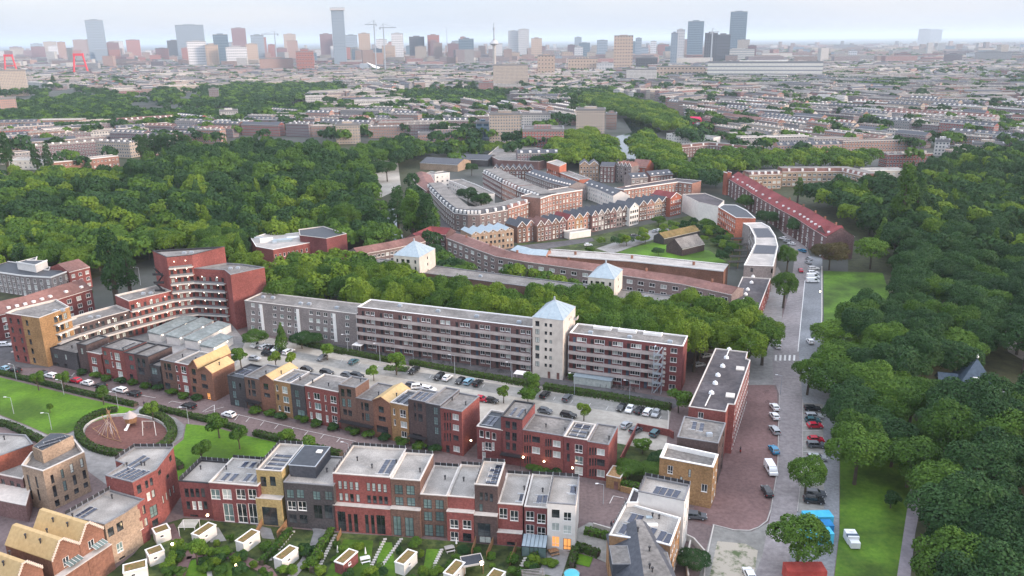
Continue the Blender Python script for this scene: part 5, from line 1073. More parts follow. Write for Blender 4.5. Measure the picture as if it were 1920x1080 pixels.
for (ya,yb) in ((.62,.78),(.28,.47)):
    q=[Vector(G(1412-(ya-.5)*10 if 0 else x,y,11)) for x,y in (((1412,427),(1440,427),(1452,444),(1420,444)) if ya>.5 else ((1418,458),(1456,460),(1452,475),(1412,474)))]
    b.prism(ccw([(v.x-PW_[0][0],v.y-PW_[0][1]) for v in q]),10.7,10.78)
b.obj('dark_roof_band',M['tiled'],T_)
T_,P_,PW_,l_=prismhouse('low red block with a dark roof and white vents, below the curved block',[(1372,564),(1418,592),(1445,522),(1392,519)],7.5,'red','roofd','strim',{1:lambda l:gridw(l,8,2,3.1,1.8,1.3,1.6,'w'),0:[]},par=.3,name='apartment_block',cat='apartment block')
for x,y in ((1412,519),(1409,530),(1402,543),(1398,552),(1397,562)):
    q=Vector(G(x,y,7.5))-Vector(PW_[0]); b=MB(); b.cyl(q.x,q.y,7.3,7.9,.8,.7,10); b.cyl(q.x,q.y,7.9,8.3,.4,.3,8); b.obj('roof_vent',M['wtrim'],T_)
row('grey roofed barn with two lit rooflights on the courtyard lawn',[(1279,467),(1321,457)],3.6,10,'dbrown','roofg','slope',1,3,win=False,rise=4.0,name='barn',cat='barn',sky=0)
row('barn with a mossy roof behind the grey roofed barn',[(1245,447),(1312,432)],3.4,7,'dark','sedum','slope',1,3,win=False,rise=2.2,name='barn',cat='barn')
row('long terrace with a dark red tiled roof and white dormers along the upper road',[(1365,334),(1397,353),(1410,362),(1457,389),(1495,409),(1520,426),(1550,444)],11,13,'purp','tiler','slope',4,4.2,(1.5,1.6),rise=4.2,sky=22,chim=9)
row('hipped end of the dark red tiled terrace above the weeping willow',[(1551,445),(1590,444)],10.5,14,'purp','tiler','slope',3,3,rise=3.8)
row('tall narrow red chimney wall at the far end of the dark red tiled terrace',[(1357,322),(1364,324)],15,3,'orange','tiler','flat',1,win=False,name='chimney_wall',cat='wall')
row('grey fronted terrace with large white windows beyond the dark red roofed terrace, left part',[(1405,328),(1466,326)],10.5,11,'beige','tilem','mansard',3,3.2,(2.2,1.6),sky=5,rise=1.6)
row('grey fronted terrace with large white windows and weathered red roof, right part',[(1467,322),(1580,321),(1625,332)],10.5,11,'beige','tilem','mansard',3,3.4,(2.2,1.6),sky=9,rise=2.2)
row('pale rendered terrace end right of the weathered red roofs',[(1626,320),(1700,319)],10,11,'cream','roofp','flat',3,3.2,(1.6,1.4))
gables('the red gables at the right end of the pale terrace',[(1712,330),(1772,327)],7.5,11,['orange','pinkb'],['tilem'],3,'red gables by the park trees')
row('crescent block with a dark mansard roof and white dormers, left of the gabled courtyard',[(800,350),(815,366),(832,383),(852,399),(877,402),(900,402),(952,393)],10,11,'gbrown','tiled','mansard',3,3.0,(1.4,1.6),sky=20,rise=2.4)
row('pink brick row with two red roof patches, right of the crescent block',[(953,391),(1007,375)],9.5,11,'pinkb','tilem','mansard',3,2.8,(1.3,1.5),sky=4,rise=1.6)
row('brown roofed row at the far left corner of the crescent block',[(774,326),(782,345),(800,358)],9.5,12,'mauve','tilem','slope',3,3,rise=1.5)
row('white and grey courtyard row behind the crescent block',[(842,338),(870,349),(902,365)],9,9,'white','roofg','flat',3,3)
row('white rendered building with a roof terrace near the park edge',[(793,325),(815,327),(843,324)],10,9,'white','roofg','flat',3,3.5)
row('long brown row whose dark roof has a bright red middle stretch, left part',[(905,323),(940,342)],11,13,'mauve','tiled','mansard',3,2.6,(1.2,1.5),rise=2.2,sky=7)
row('bright red roofed middle stretch of the long brown row',[(941,342.5),(968,355)],11,13,'pinkb','tilem','mansard',3,2.6,(1.2,1.5),rise=2.2,sky=5)
row('dark roofed lower stretch of the long brown row, beside the pink corner block',[(969,356),(1010,371)],11,13,'mauve','tiled','mansard',3,2.6,(1.2,1.5),rise=2.2,sky=7)
row('pink brown corner block with paired windows at the end of the long brown row',[(1013,372),(1035,365),(1092,356)],12.5,13,'pinkb','roofg','flat',4,2.6,(1.2,1.7))
row('slate roofed row with a zigzag of small dormers',[(985,325),(1030,341),(1066,350)],10,14,'grey','tiled','slope',3,3,rise=2.5,sky=14)
gables('the white trimmed brown gables behind the slate roofed row',[(923,318),(1000,318)],9,12,['mauve','brown'],['tiled'],7,'white trimmed gables')
prismhouse('salmon red tower block with a pale roof among the brown rows',[(1025,304),(1049,312),(1062,306),(1044,299)],15,'salmon','roofp','strim',{0:LB,3:[]},name='apartment_block',cat='apartment block')
row('long salmon red row stepping down from the salmon tower block',[(1046,322),(1086,337)],10.5,8,'salmon','roofg','flat',3,3)
row('white fronted row with slate roof between the salmon row and the pink brown block',[(1093,345),(1120,354),(1150,367)],9,10,'white','tiled','slope',3,2.6,(1.2,1.6),rise=2.6,sky=6)
gables('the white balconied gables in front of the canal trees',[(1087,309),(1123,309)],12,13,['beige'],['tiled'],2,'tall gables near the canal',floors=4)
row('purple brown block with white posts near the canal trees',[(1125,311),(1152,312)],12,13,'purp','tiled','slope',4,2.6,(1.2,1.7),rise=2)
gables('the steep white trimmed gables near the canal',[(1155,310),(1184,313)],12,10,['grey'],['tilem'],4,'tall gables near the canal',floors=4,kinds=('w','d'))
row('red tiled hall roof beside the canal trees',[(1184,312),(1212,314)],9,16,'orange','tilem','slope',3,3,rise=4.5)
row('large pink brick corner block with a glazed attic right of the white fronted row',[(1153,352),(1170,356),(1272,341),(1298,344)],11.5,12,'pinkb','roofd','flat',4,2.8,(1.3,1.6))
row('grey gabled houses filling the court behind the large pink corner block, left part',[(1184,334),(1215,332)],11,11,'grey','tiled','slope',3,2.6,rise=2.5,sky=3)
row('grey gabled houses filling the court behind the large pink corner block, right part',[(1220,330),(1262,326)],10,11,'mauve','tiled','slope',3,2.6,rise=2.5,sky=4)
# school, left rows
T_,P_,PW_,l_=prismhouse('red brick school with a pale cluttered roof behind the tree belt',[(470,446),(480,462),(512,468),(560,459),(642,442),(590,432),(540,438),(500,437)],9,'red','conc','wtrim',{2:lambda l:gridw(l,6,2,3.5,2.2,1,1.8,'w'),3:lambda l:gridw(l,9,2,3.5,2.2,1,1.8,'w')},name='school',cat='school',par=.25)
mark(PW_)
for x,y,l,wd,hh,m in ((500,452,6,4,1.5,'wtrim'),(485,447,4,2,1,'steel'),(530,452,9,3,1.2,'zinc'),(550,447,6,3,1,'wtrim'),(515,456,2,2,1,'steel'),(570,446,3,2,1,'steel')):
    q=Vector(G(x,y,9))-Vector(PW_[0]); b=MB(); b.obox(q.x,q.y,.3,l,wd,8.7,8.7+hh); b.obj('roof_unit',M[m],T_)
prismhouse('raised red wing of the school with a dark solar roof',[(562,441),(612,447),(650,438),(606,424),(560,430)],12,'redd','roofb','strim',{},name='school_wing',cat='school')
row('red and slate roofed row with a garden tree, left of the curved gallery building',[(-60,603),(20,585),(60,576),(100,563),(172,541)],9.5,10,'redd','tilem','slope',3,3.4,(1.8,1.6),rise=3.2,sky=10)
row('white fronted modern row with dark flat roofs at the left edge',[(-40,505),(45,517),(95,520),(128,508)],9,13,'grey','roofb','flat',3,2.6,(1.2,2.0),kinds=('w','wc','w'))
row('white roof pavilion on the modern row at the left edge',[(31,491),(66,497),(88,488)],12,9,'white','roofb','flat',1,win=False,name='roof_pavilion',cat='pavilion')
row('red brick end of the modern row with a weathered red roof',[(129,510),(168,500)],9,14,'red','tilem','slope',3,3,rise=2.5)
row('pale roofed pink row left edge behind the poplars',[(95,305),(150,300),(222,292)],9,11,'pinkb','roofp','flat',2,3,(1.3,1.4))
row('pale blue white block between poplars at the left edge',[(14,300),(60,300),(95,302)],8,12,'cream','roofp','flat',2,4)
row('weathered pink row upper left behind the conifers, left part',[(8,246),(70,243)],11,12,'pinkb','roofg','flat',4,3,(1.6,1.4))
row('weathered pink row upper left behind the conifers, right part',[(72,243),(190,236)],11,12,'beige','tiled','mansard',4,3.4,(1.4,1.4),rise=2)
row('purple grey row with white upper storey, upper left',[(90,275),(180,268)],9,12,'mauve','roofp','flat',3,3)
row('small grey depot roof between trees at the park edge',[(520,370),(600,366)],4,16,'dark','tileb','flat',1,win=False,name='depot',cat='depot')
row('white rendered row with grey roofs beyond the canal trees, right of the red shed',[(1250,250),(1338,258)],9,12,'white','roofg','flat',3,3)
row('weathered brown row right of the canal trees, below the white rendered row',[(1262,278),(1330,272),(1420,280)],9,11,'mauve','tilem','mansard',3,3,rise=2,sky=6)
row('bright magenta red shed among pale roofs beyond the canal',[(1282,224),(1310,225)],9,14,'cred0','cred0','slope',1,win=False,rise=3,name='shed',cat='shed')
# ------------------------------------------------ walls with a window grid for far blocks (windows smaller than two picture dots)
def farwall(name,c,wc=(.40,.42,.44),su=2.7,sz=3.0,fu=.52,fz=.5,dark=(.05,.055,.065)):
    m=mat(name,tuple(x*.85 for x in c),tuple(min(1,x*1.12) for x in c),scale=.25,rough=.85,obrand=.18); n=m.node_tree; b=n.nodes['Principled BSDF']
    uv=n.nodes.new('ShaderNodeUVMap'); sp=n.nodes.new('ShaderNodeSeparateXYZ'); n.links.new(uv.outputs[0],sp.inputs[0])
    def fr(out,s,lo,hi):
        d=n.nodes.new('ShaderNodeMath'); d.operation='DIVIDE'; d.inputs[1].default_value=s; n.links.new(out,d.inputs[0])
        f=n.nodes.new('ShaderNodeMath'); f.operation='FRACT'; n.links.new(d.outputs[0],f.inputs[0])
        a=n.nodes.new('ShaderNodeMath'); a.operation='GREATER_THAN'; a.inputs[1].default_value=lo; n.links.new(f.outputs[0],a.inputs[0])
        c_=n.nodes.new('ShaderNodeMath'); c_.operation='LESS_THAN'; c_.inputs[1].default_value=hi; n.links.new(f.outputs[0],c_.inputs[0])
        r=n.nodes.new('ShaderNodeMath'); r.operation='MULTIPLY'; n.links.new(a.outputs[0],r.inputs[0]); n.links.new(c_.outputs[0],r.inputs[1]); return r.outputs[0]
    def both(lo,hi,lz,hz):
        r=n.nodes.new('ShaderNodeMath'); r.operation='MULTIPLY'; n.links.new(fr(sp.outputs[0],su,lo,hi),r.inputs[0]); n.links.new(fr(sp.outputs[1],sz,lz,hz),r.inputs[1]); return r.outputs[0]
    src=b.inputs['Base Color'].links[0].from_socket
    for k,(col_,mk) in enumerate(((wc,both(.5-fu/2-.06,.5+fu/2+.06,.55-fz/2-.05,.55+fz/2+.05)),(dark,both(.5-fu/2+.04,.5+fu/2-.04,.55-fz/2+.05,.55+fz/2-.05)))):
        mx=n.nodes.new('ShaderNodeMix'); mx.data_type='RGBA'; n.links.new(mk,mx.inputs[0]); n.links.new(src,mx.inputs[6]); mx.inputs[7].default_value=(*col_,1); src=mx.outputs[2]
    n.links.new(src,b.inputs['Base Color']); return m
for k,c in dict(f_brown=(.24,.14,.11),f_pink=(.34,.19,.15),f_beige=(.38,.31,.25),f_white=(.50,.48,.46),f_purp=(.15,.10,.11),f_grey=(.27,.25,.25),f_red=(.25,.09,.08)).items(): M[k]=farwall('far '+k[2:]+' facade',c)
M['t_glass']=farwall('glass tower facade',(.10,.15,.20),(.20,.26,.32),7,11,.8,.7,(.05,.09,.13)); M['t_blue']=farwall('blue grey tower facade',(.22,.27,.33),(.32,.38,.44),8,12,.6,.55,(.10,.14,.19))
M['t_pale']=farwall('pale tower facade',(.55,.55,.56),(.46,.46,.48),8,10,.6,.5,(.24,.27,.31)); M['t_red']=farwall('red tower facade',(.30,.11,.10),(.42,.26,.23),9,12,.6,.5,(.10,.07,.08))
M['t_tan']=farwall('tan tower facade',(.42,.31,.24),(.5,.42,.36),9,10,.6,.5,(.15,.12,.11)); M['t_dark']=farwall('dark tower facade',(.07,.075,.09),(.14,.15,.18),8,12,.7,.6,(.03,.035,.05))
M['t_cream']=farwall('cream strip facade',(.62,.60,.56),(.62,.6,.57),60,9,1.2,.42,(.22,.24,.27)); M['t_mauve']=farwall('mauve tower facade',(.20,.11,.13),(.32,.24,.24),8,10,.6,.5,(.08,.07,.09))
def tw(label,xl,xr,yt,yb,wall,D=None,roof='roofg',a=0,name='tower_block',cat='tower block',Dist=None,top=None,group=None,crown=None):
    """a free-standing block from its left, right, top and base in the photograph"""
    xm=(xl+xr)/2
    if Dist: g=ray(xm,yb); t=Dist/math.hypot(g.x,g.y); gx,gy=g.x*t,g.y*t
    else: gx,gy=G(xm,yb)
    f=proj(gx,gy,0)[2]; W=(xr-xl)*f/FP; d=ray(xm,yt); h=CH+d.z*math.hypot(gx,gy)/math.hypot(d.x,d.y); D=D or min(max(W*.8,14),40); mi_=0
    if a: W/= (math.cos(a)+abs(math.sin(a))*D/W if W>0 else 1)
    ry=math.atan2(-gx,gy)
    T=thing(name,label,cat,(gx,gy,0),ry*.9+a,group); mark([(gx-W/2,gy),(gx+W/2,gy),(gx+W/2,gy+D),(gx-W/2,gy+D)])
    b=MB(); P=[(-W/2,0),(W/2,0),(W/2,D),(-W/2,D)]; b.prism(P,0,h,False); b.obj('wall',M[wall],T)
    r=MB(); r.prism(P,h,h+.02); r.obj('roof',M[roof],T)
    p=MB(); O=off(P,-.3); I=off(P,.8)
    for i in range(4): j=(i+1)%4; p.wall(O[i],O[j],h-1,h+1.2); p.wall(I[j],I[i],h,h+1.2); p.face([(*O[i],h+1.2),(*O[j],h+1.2),(*I[j],h+1.2),(*I[i],h+1.2)])
    p.obj('parapet',M['gtrim'],T); c=MB(); c.box(-W*.22,W*.2,D*.3,D*.7,h,h+(crown or 3)); c.obj('plant_room',M[wall],T)
    return T,W,h,D,f
TB='skyline towers'
for a_ in [
 ('beige apartment tower left of the red block with blue glass',918,977,214,268,'f_beige',18),('cream office bar right of the beige tower',978,1032,214,246,'f_white',14),
 ('red block with a blue glass corner beside the supermarket',980,1057,244,287,'f_red',30),('beige nine storey apartment tower by the canal trees',1080,1134,206,250,'f_beige',20),
 ('small beige apartment block beside the plaza trees',632,676,234,270,'f_beige',14),('long pink brick school behind the street trees',785,893,250,266,'f_pink',14),
 ('grey green glass block beside the beige tower',893,918,230,262,'t_glass',12),('small brown block right of the canal tower',1136,1156,214,242,'f_brown',16),
 ('beige apartment block on the right edge by the park, left part',1775,1822,280,300,'f_beige',16),('beige apartment block on the right edge by the park, right part',1824,1875,270,292,'f_beige',14),
 ('white gable wall block on the right by the dark roofs',1752,1776,264,292,'f_white',12),
 ('striped grey and brown apartment tower at the left edge',8,52,132,180,'f_beige',22),('pale apartment tower cut by the left edge',-30,30,185,222,'f_pink',24),
 ('white four storey block left of centre behind the park',415,447,208,232,'f_white',16),('white hall with a peaked gable left of centre',385,412,222,233,'white',20),
 ('grey stone church tower far left of centre',395,412,168,198,'f_purp',14),
 ('brown apartment slab with a red stripe right of centre',1008,1040,104,145,'t_tan',30),('tall grey brown slab tower right of centre',1150,1185,67,132,'t_tan',26),
 ('dark glass office with a yellow end beside the slab tower',1192,1232,108,130,'t_dark',30),('cream block below the dark glass office',1174,1230,130,158,'f_white',24),('tan apartment bar below the skyline right of centre',1230,1320,125,148,'t_tan',20),
 ('very long white strip windowed office block',1328,1534,116,150,'t_cream',30),('upper storeys block above the long white strip windowed office',1355,1412,92,118,'t_cream',30),
 ('tan apartment slab above the brown roofs',1065,1120,110,138,'t_tan',24),('salmon apartment block by the central trees',898,925,155,178,'f_red',24),
 ('cream block in front of the slab right of centre',1118,1150,118,138,'t_pale',24),('beige flats near the two poplars',925,990,122,165,'f_beige',30),
]:
    tw(*a_[:7],name='block' if a_[5][0]=='f' else 'tower_block',cat='building')
SK=[ # label,xl,xr,top,base,material
 ('leaning pale glass skyscraper on the left skyline',173,203,38,120,'t_blue'),('dark slab at the foot of the leaning skyscraper',200,226,80,118,'t_mauve'),('orange banded tower beside the leaning skyscraper',208,227,92,118,'t_red'),
 ('grey block on the far left skyline',62,82,82,105,'t_blue'),('pale green block on the far left skyline',95,118,86,108,'t_pale'),('grey low tower, far left skyline',22,42,88,104,'t_mauve'),
 ('broad three part glass tower left of centre',338,387,47,115,'t_blue'),('white ribbed office tower below the broad glass tower',357,390,78,128,'t_pale'),('tan tower beside the white ribbed tower',390,412,84,128,'t_tan'),('thin dark tower left of the broad glass tower',318,342,76,112,'t_dark'),
 ('blue glass tower with a lantern left of centre',406,432,65,125,'t_glass'),('dark red tower left of the grey blue one',440,465,53,112,'t_mauve'),('grey blue tower left of centre',475,498,66,118,'t_blue'),('pale apartment slab below the dark red tower',428,465,88,128,'t_pale'),
 ('cream tower with a crane beside it',535,557,64,105,'t_tan'),('red brick tower pair in the left middle',558,590,96,136,'t_red'),('pink apartment slab pair left of centre',490,550,110,136,'f_pink'),('dark red tower left of the tallest tower',603,626,64,112,'t_mauve'),
 ('tallest slim tower with a flared cap',628,651,20,125,'t_blue'),('grey twin towers right of the tallest tower',650,672,66,112,'t_blue'),('beige tower beside the construction cranes',675,696,63,116,'t_tan'),('teal glass block below the cranes',696,718,92,118,'t_glass'),
 ('concrete tower under construction below the cranes',707,727,74,110,'t_pale'),('white and beige tower right of the cranes',736,758,63,118,'t_pale'),('low beige tower right of the concrete tower',718,742,86,120,'t_tan'),('black glass tower in the middle of the skyline',769,797,69,116,'t_dark'),
 ('red brick tower right of the black glass tower',803,825,66,116,'t_red'),('dark purple block left of the teal tower',840,862,82,118,'t_mauve'),('teal glass tower in the middle',861,889,73,120,'t_glass'),('slim white round tower',953,973,58,108,'t_pale'),('tall pale green tower right of the white round tower',972,992,55,108,'t_pale'),
 ('dark brown tower right of the pale pair',996,1016,72,112,'t_tan'),('small tower on the central skyline',1077,1090,70,100,'t_blue'),('blue tower edge left of the curved black arch tower',1256,1268,62,125,'t_blue'),('pale office tower with a dark arch strip',1266,1281,56,122,'t_pale'),
 ('blue glass tower right of centre skyline',1287,1316,40,110,'t_glass'),('black tower beside the glass giant',1319,1342,62,122,'t_dark'),('dark teal wide block beside the glass giant',1340,1366,65,120,'t_dark'),('tall dark glass skyscraper, right skyline',1365,1395,22,108,'t_glass'),
 ('pair of pale grey blocks on the right horizon, left one',1720,1741,55,88,'t_pale'),('pair of pale grey blocks on the right horizon, right one',1741,1762,56,86,'t_pale'),('white office slab far right',1590,1605,95,115,'t_pale'),('grey flats on the far right horizon',1770,1800,102,122,'f_purp'),
 ('long grey flats on the far right skyline',1830,1890,98,118,'f_grey'),('red block on the far right horizon',1680,1705,100,118,'f_red'),
]
for s in SK: _r=tw(*s,roof='roofg',group=TB,crown=5,name='skyscraper',cat='skyscraper',D=34 if s[2]-s[1]>30 else None)
_q=[o for o in bpy.data.objects if str(o.get('label',''))=='tallest slim tower with a flared cap'][0]; _w=[c for c in _q.children if c.name.startswith('wall')][0]; _h=max(v.co.z for v in _w.data.vertices); _W=max(v.co.x for v in _w.data.vertices)
b=MB(); b.prism([(-_W*1.18,-4),(_W*1.18,-4),(_W*1.18,36),(-_W*1.18,36)],_h+2,_h+12,True,True); b.obj('cap',M['t_pale'],_q)
def mastthing(name,label,cat,x,yt,yb,Dist,fn):
    g=ray(x,yb); t=Dist/math.hypot(g.x,g.y); gx,gy=g.x*t,g.y*t; d=ray(x,yt); h=CH+d.z*Dist/math.hypot(d.x,d.y)
    T=thing(name,label,cat,(gx,gy,0)); fn(T,h,proj(gx,gy)[2]/FP); return T
def euro(T,h,s):
    b=MB(); b.cyl(0,0,0,h*.62,6,4.5,10); b.obj('shaft',M['conc'],T); b=MB(); b.cyl(0,0,h*.50,h*.54,6,15,14); b.cyl(0,0,h*.54,h*.60,15,8,14); b.obj('deck',M['t_pale'],T); b=MB(); b.cyl(0,0,h*.6,h*.93,2.6,1.4,6); b.cyl(0,0,h*.80,h*.84,4,4,8); b.obj('spire',M['steel'],T)
mastthing('observation_tower','slim observation tower with a round deck, middle of the skyline','tower',927,36,118,2700,euro)
mastthing('radio_mast','thin radio mast on the central horizon','mast',839,50,105,4200,lambda T,h,s:(lambda b:(b.cyl(0,0,0,h,3,.8,6),b.obj('mast',M['steel'],T)))(MB()))
def crane(T,h,s,L=60,a=0):
    b=MB(); b.box(-1.6,1.6,-1.6,1.6,0,h); b.obj('mast',M['steel'],T); b=MB(); b.box(-L*.3,L,-1.3,1.3,h-1,h+1.8); b.obj('jib',M['steel'],T); b=MB(); b.tube((0,0,h+12),(L*.8,0,h+1.5),.5,.5,4); b.tube((0,0,h+12),(-L*.28,0,h+1.5),.5,.5,4); b.box(-1,1,-1,1,h,h+12); b.box(-L*.3,-L*.2,-2,2,h-5,h-1); b.obj('tie',M['steel'],T)
for lb,x,yt,yb,D_,L in (('construction crane left of the unfinished tower',705,46,115,2600,-28),('construction crane right of the unfinished tower',722,52,115,2600,40),('crane over the cream tower left of centre',518,64,100,3300,-50),('yellow crane by the black tower',1333,60,110,2700,20)):
    T=mastthing('tower_crane',lb,'crane',x,yt,yb,D_,lambda T,h,s,L=L:crane(T,h,s,L))
def pylon(lb,x,yt,yb,w_):
    gx,gy=G(x,yb); d=ray(x,yt); h=CH+d.z*math.hypot(gx,gy)/math.hypot(d.x,d.y); s=w_*proj(gx,gy)[2]/FP; T=thing('bridge_pylon',lb,'bridge pylon',(gx,gy,0),0,'red bridge pylons')
    for k in (-1,1): b=MB(); b.tube((k*s*.5,0,0),(k*s*.27,0,h),s*.07,s*.055,6); b.obj('leg',M['bred'],T)
    b=MB(); b.box(-s*.34,s*.34,-s*.06,s*.06,h-s*.16,h); b.box(-s*.38,s*.38,-s*.04,s*.04,h*.42,h*.46); b.obj('crossbeam',M['bred'],T)
M['bred']=mat('red bridge paint',(.62,.03,.05),(.7,.05,.07),scale=.1)
pylon('red bridge pylon on the far left',22,102,140,24); pylon('red bridge pylon left of the leaning skyscraper',153,100,142,28)
# swooping white station roof
gx,gy=G(697,136); T=thing('station_hall','angular station hall with a white swooping roof wing','station',(gx,gy,0)); s=proj(gx,gy)[2]/FP
b=MB(); b.prism([(-22*s,0),(-5*s,0),(-5*s,30),(-22*s,30)],0,16*s); b.obj('hall',M['steel'],T); b=MB(); b.face([(-9*s,0,19*s),(14*s,-8,3*s),(14*s,20,9*s),(0,30,13*s)]); b.face([(0,30,13*s-.5),(14*s,20,9*s-.5),(14*s,-8,3*s-.5),(-9*s,0,19*s-.5)]); b.obj('roof_wing',M['wtrim'],T)
# supermarket and sheds by the plaza
prismhouse('supermarket with a wide flat pale mauve roof right of the plaza sheds',[(915,290),(935,300),(1010,303),(1055,290),(1000,275),(935,273)],7,'mauve','roofg','strim',{},name='supermarket',cat='supermarket')
row('low workshop with a slate roof and pale sandy wall by the plaza',[(787,305),(858,309)],5.5,24,'beige','tiled','slope',1,4,rise=3,name='workshop',cat='workshop',win=False)
row('blue black roofed workshop left of the supermarket',[(860,298),(915,300)],5.5,26,'dark','tiled','slope',1,4,rise=2.5,name='workshop',cat='workshop',win=False)
# ------------------------------------------------ procedural terraces of the district
PARK=[[(-100,320),(60,320),(240,290),(420,262),(560,250),(700,275),(745,290),(790,320),(830,460),(700,475),(480,600),(-100,640)],
      [(1395,345),(1480,350),(1720,332),(1800,300),(2100,290),(2300,1200),(1500,1200),(1545,480),(1420,400)],
      [(1020,240),(1090,238),(1080,180),(1120,170),(1225,185),(1275,222),(1268,250),(1290,300),(1300,340),(1200,306),(1080,306),(1000,290)],
      [(1295,290),(1640,282),(1650,330),(1300,345)],[(-100,150),(160,170),(260,200),(0,235),(-100,235)],[(150,178),(440,165),(560,185),(590,215),(480,215),(240,232),(120,226)],
      [(680,262),(740,262),(770,380),(690,380)],[(775,262),(1000,266),(1050,300),(775,312)],[(755,165),(945,172),(945,195),(780,195)],[(440,165),(640,160),(640,180),(450,185)]]
MAINB=[(640,430),(1000,300),(1500,300),(1500,1100),(-200,1100),(-200,480)]
def blocked(x,y,h=0,m=0):
    X,Y,f=proj(x,y,h)
    if any(inpoly(X,Y,p) for p in PARK): return True
    for a,b_,c,d,P in FOOT:
        if a-m<x<b_+m and c-m<y<d+m:
            if inpoly(x,y,P): return True
            for i in range(len(P)):
                p,q=P[i-1],P[i]; dx,dy=q[0]-p[0],q[1]-p[1]; L2=dx*dx+dy*dy or 1; t=max(0,min(1,((x-p[0])*dx+(y-p[1])*dy)/L2))
                if (x-p[0]-t*dx)**2+(y-p[1]-t*dy)**2<(m+6)**2: return True
    return False
WL=['f_brown','f_pink','f_beige','f_white','f_purp','f_grey','f_red']; RL=['roofg','roofg','roofp','roofd','roofd','tilem','tiled','tiled']
WN=dict(f_brown='brown',f_pink='pink',f_beige='beige',f_white='white',f_purp='purple brown',f_grey='grey',f_red='red'); RN=dict(roofg='grey flat',roofp='pale flat',roofd='dark flat',tilem='weathered red',tiled='slate',tiler='dark red')
cand=[]
rr=random.Random(11)
seeds=[]
for i in range(230):
    yy=620+ (3300-620)*math.sqrt(rr.random()); seeds.append((rr.uniform(-.75,.75)*yy,yy,rr.choice([-.12,.05,.12,-.5,-.62,.45,.6,1.2,-1.25,.95,-.95,-.3])+rr.uniform(-.08,.08)))
SX=np.array([q[0] for q in seeds]); SY=np.array([q[1] for q in seeds])
EXC=[(640,500),(640,330),(775,300),(1310,300),(1400,330),(1600,500),(1500,1100),(-200,1100),(-200,520)]
for k,(sx,sy,a) in enumerate(seeds):
    c,s_=math.cos(a),math.sin(a); v=-560.
    while v<560:
        u=-560.+rr.uniform(0,30)
        while u<560:
            Ln=rr.uniform(22,68); um=u+Ln/2; xx,yy=sx+c*um-s_*v,sy+s_*um+c*v; u+=Ln+rr.choice([0,.5,3,9,16])
            if yy<600 or abs(xx)>yy*.74+40 or int(np.argmin((SX-xx)**2+(SY-yy)**2))!=k: continue
            if rr.random()<.09: continue
            P=[(xx+c*Ln*t,yy+s_*Ln*t) for t in (-.5,0,.5)]
            if any(blocked(p[0],p[1],5,7) for p in P): continue
            X,Y,f=proj(xx,yy,8)
            if X<-60 or X>1980 or inpoly(X,Y,EXC): continue
            cand.append((f,xx,yy,a,Ln))
        v+=rr.choice([20,22,25,30])
cand.sort()
def tblock(mb,x,y,a,Ln,D,h,style,i0):
    """walls, roof into mb with material slots i0"""
    c,s=math.cos(a),math.sin(a); L2=lambda u,v:(x+c*u-s*v,y+s*u+c*v)
    P=[L2(-Ln/2,0),L2(Ln/2,0),L2(Ln/2,D),L2(-Ln/2,D)]
    mb.mi=i0; mb.prism(P,0,h,False)
    mb.mi=i0+1
    if style: r=h+2.6; A,B=L2(-Ln/2,D/2),L2(Ln/2,D/2); mb.face([(*P[0],h),(*P[1],h),(*B,r),(*A,r)]); mb.face([(*A,r),(*B,r),(*P[2],h),(*P[3],h)]); mb.mi=i0; mb.face([(*P[1],h),(*P[2],h),(*B,r)]); mb.face([(*P[3],h),(*P[0],h),(*A,r)])
    else: mb.face([(*p,h) for p in P])
NBT=0
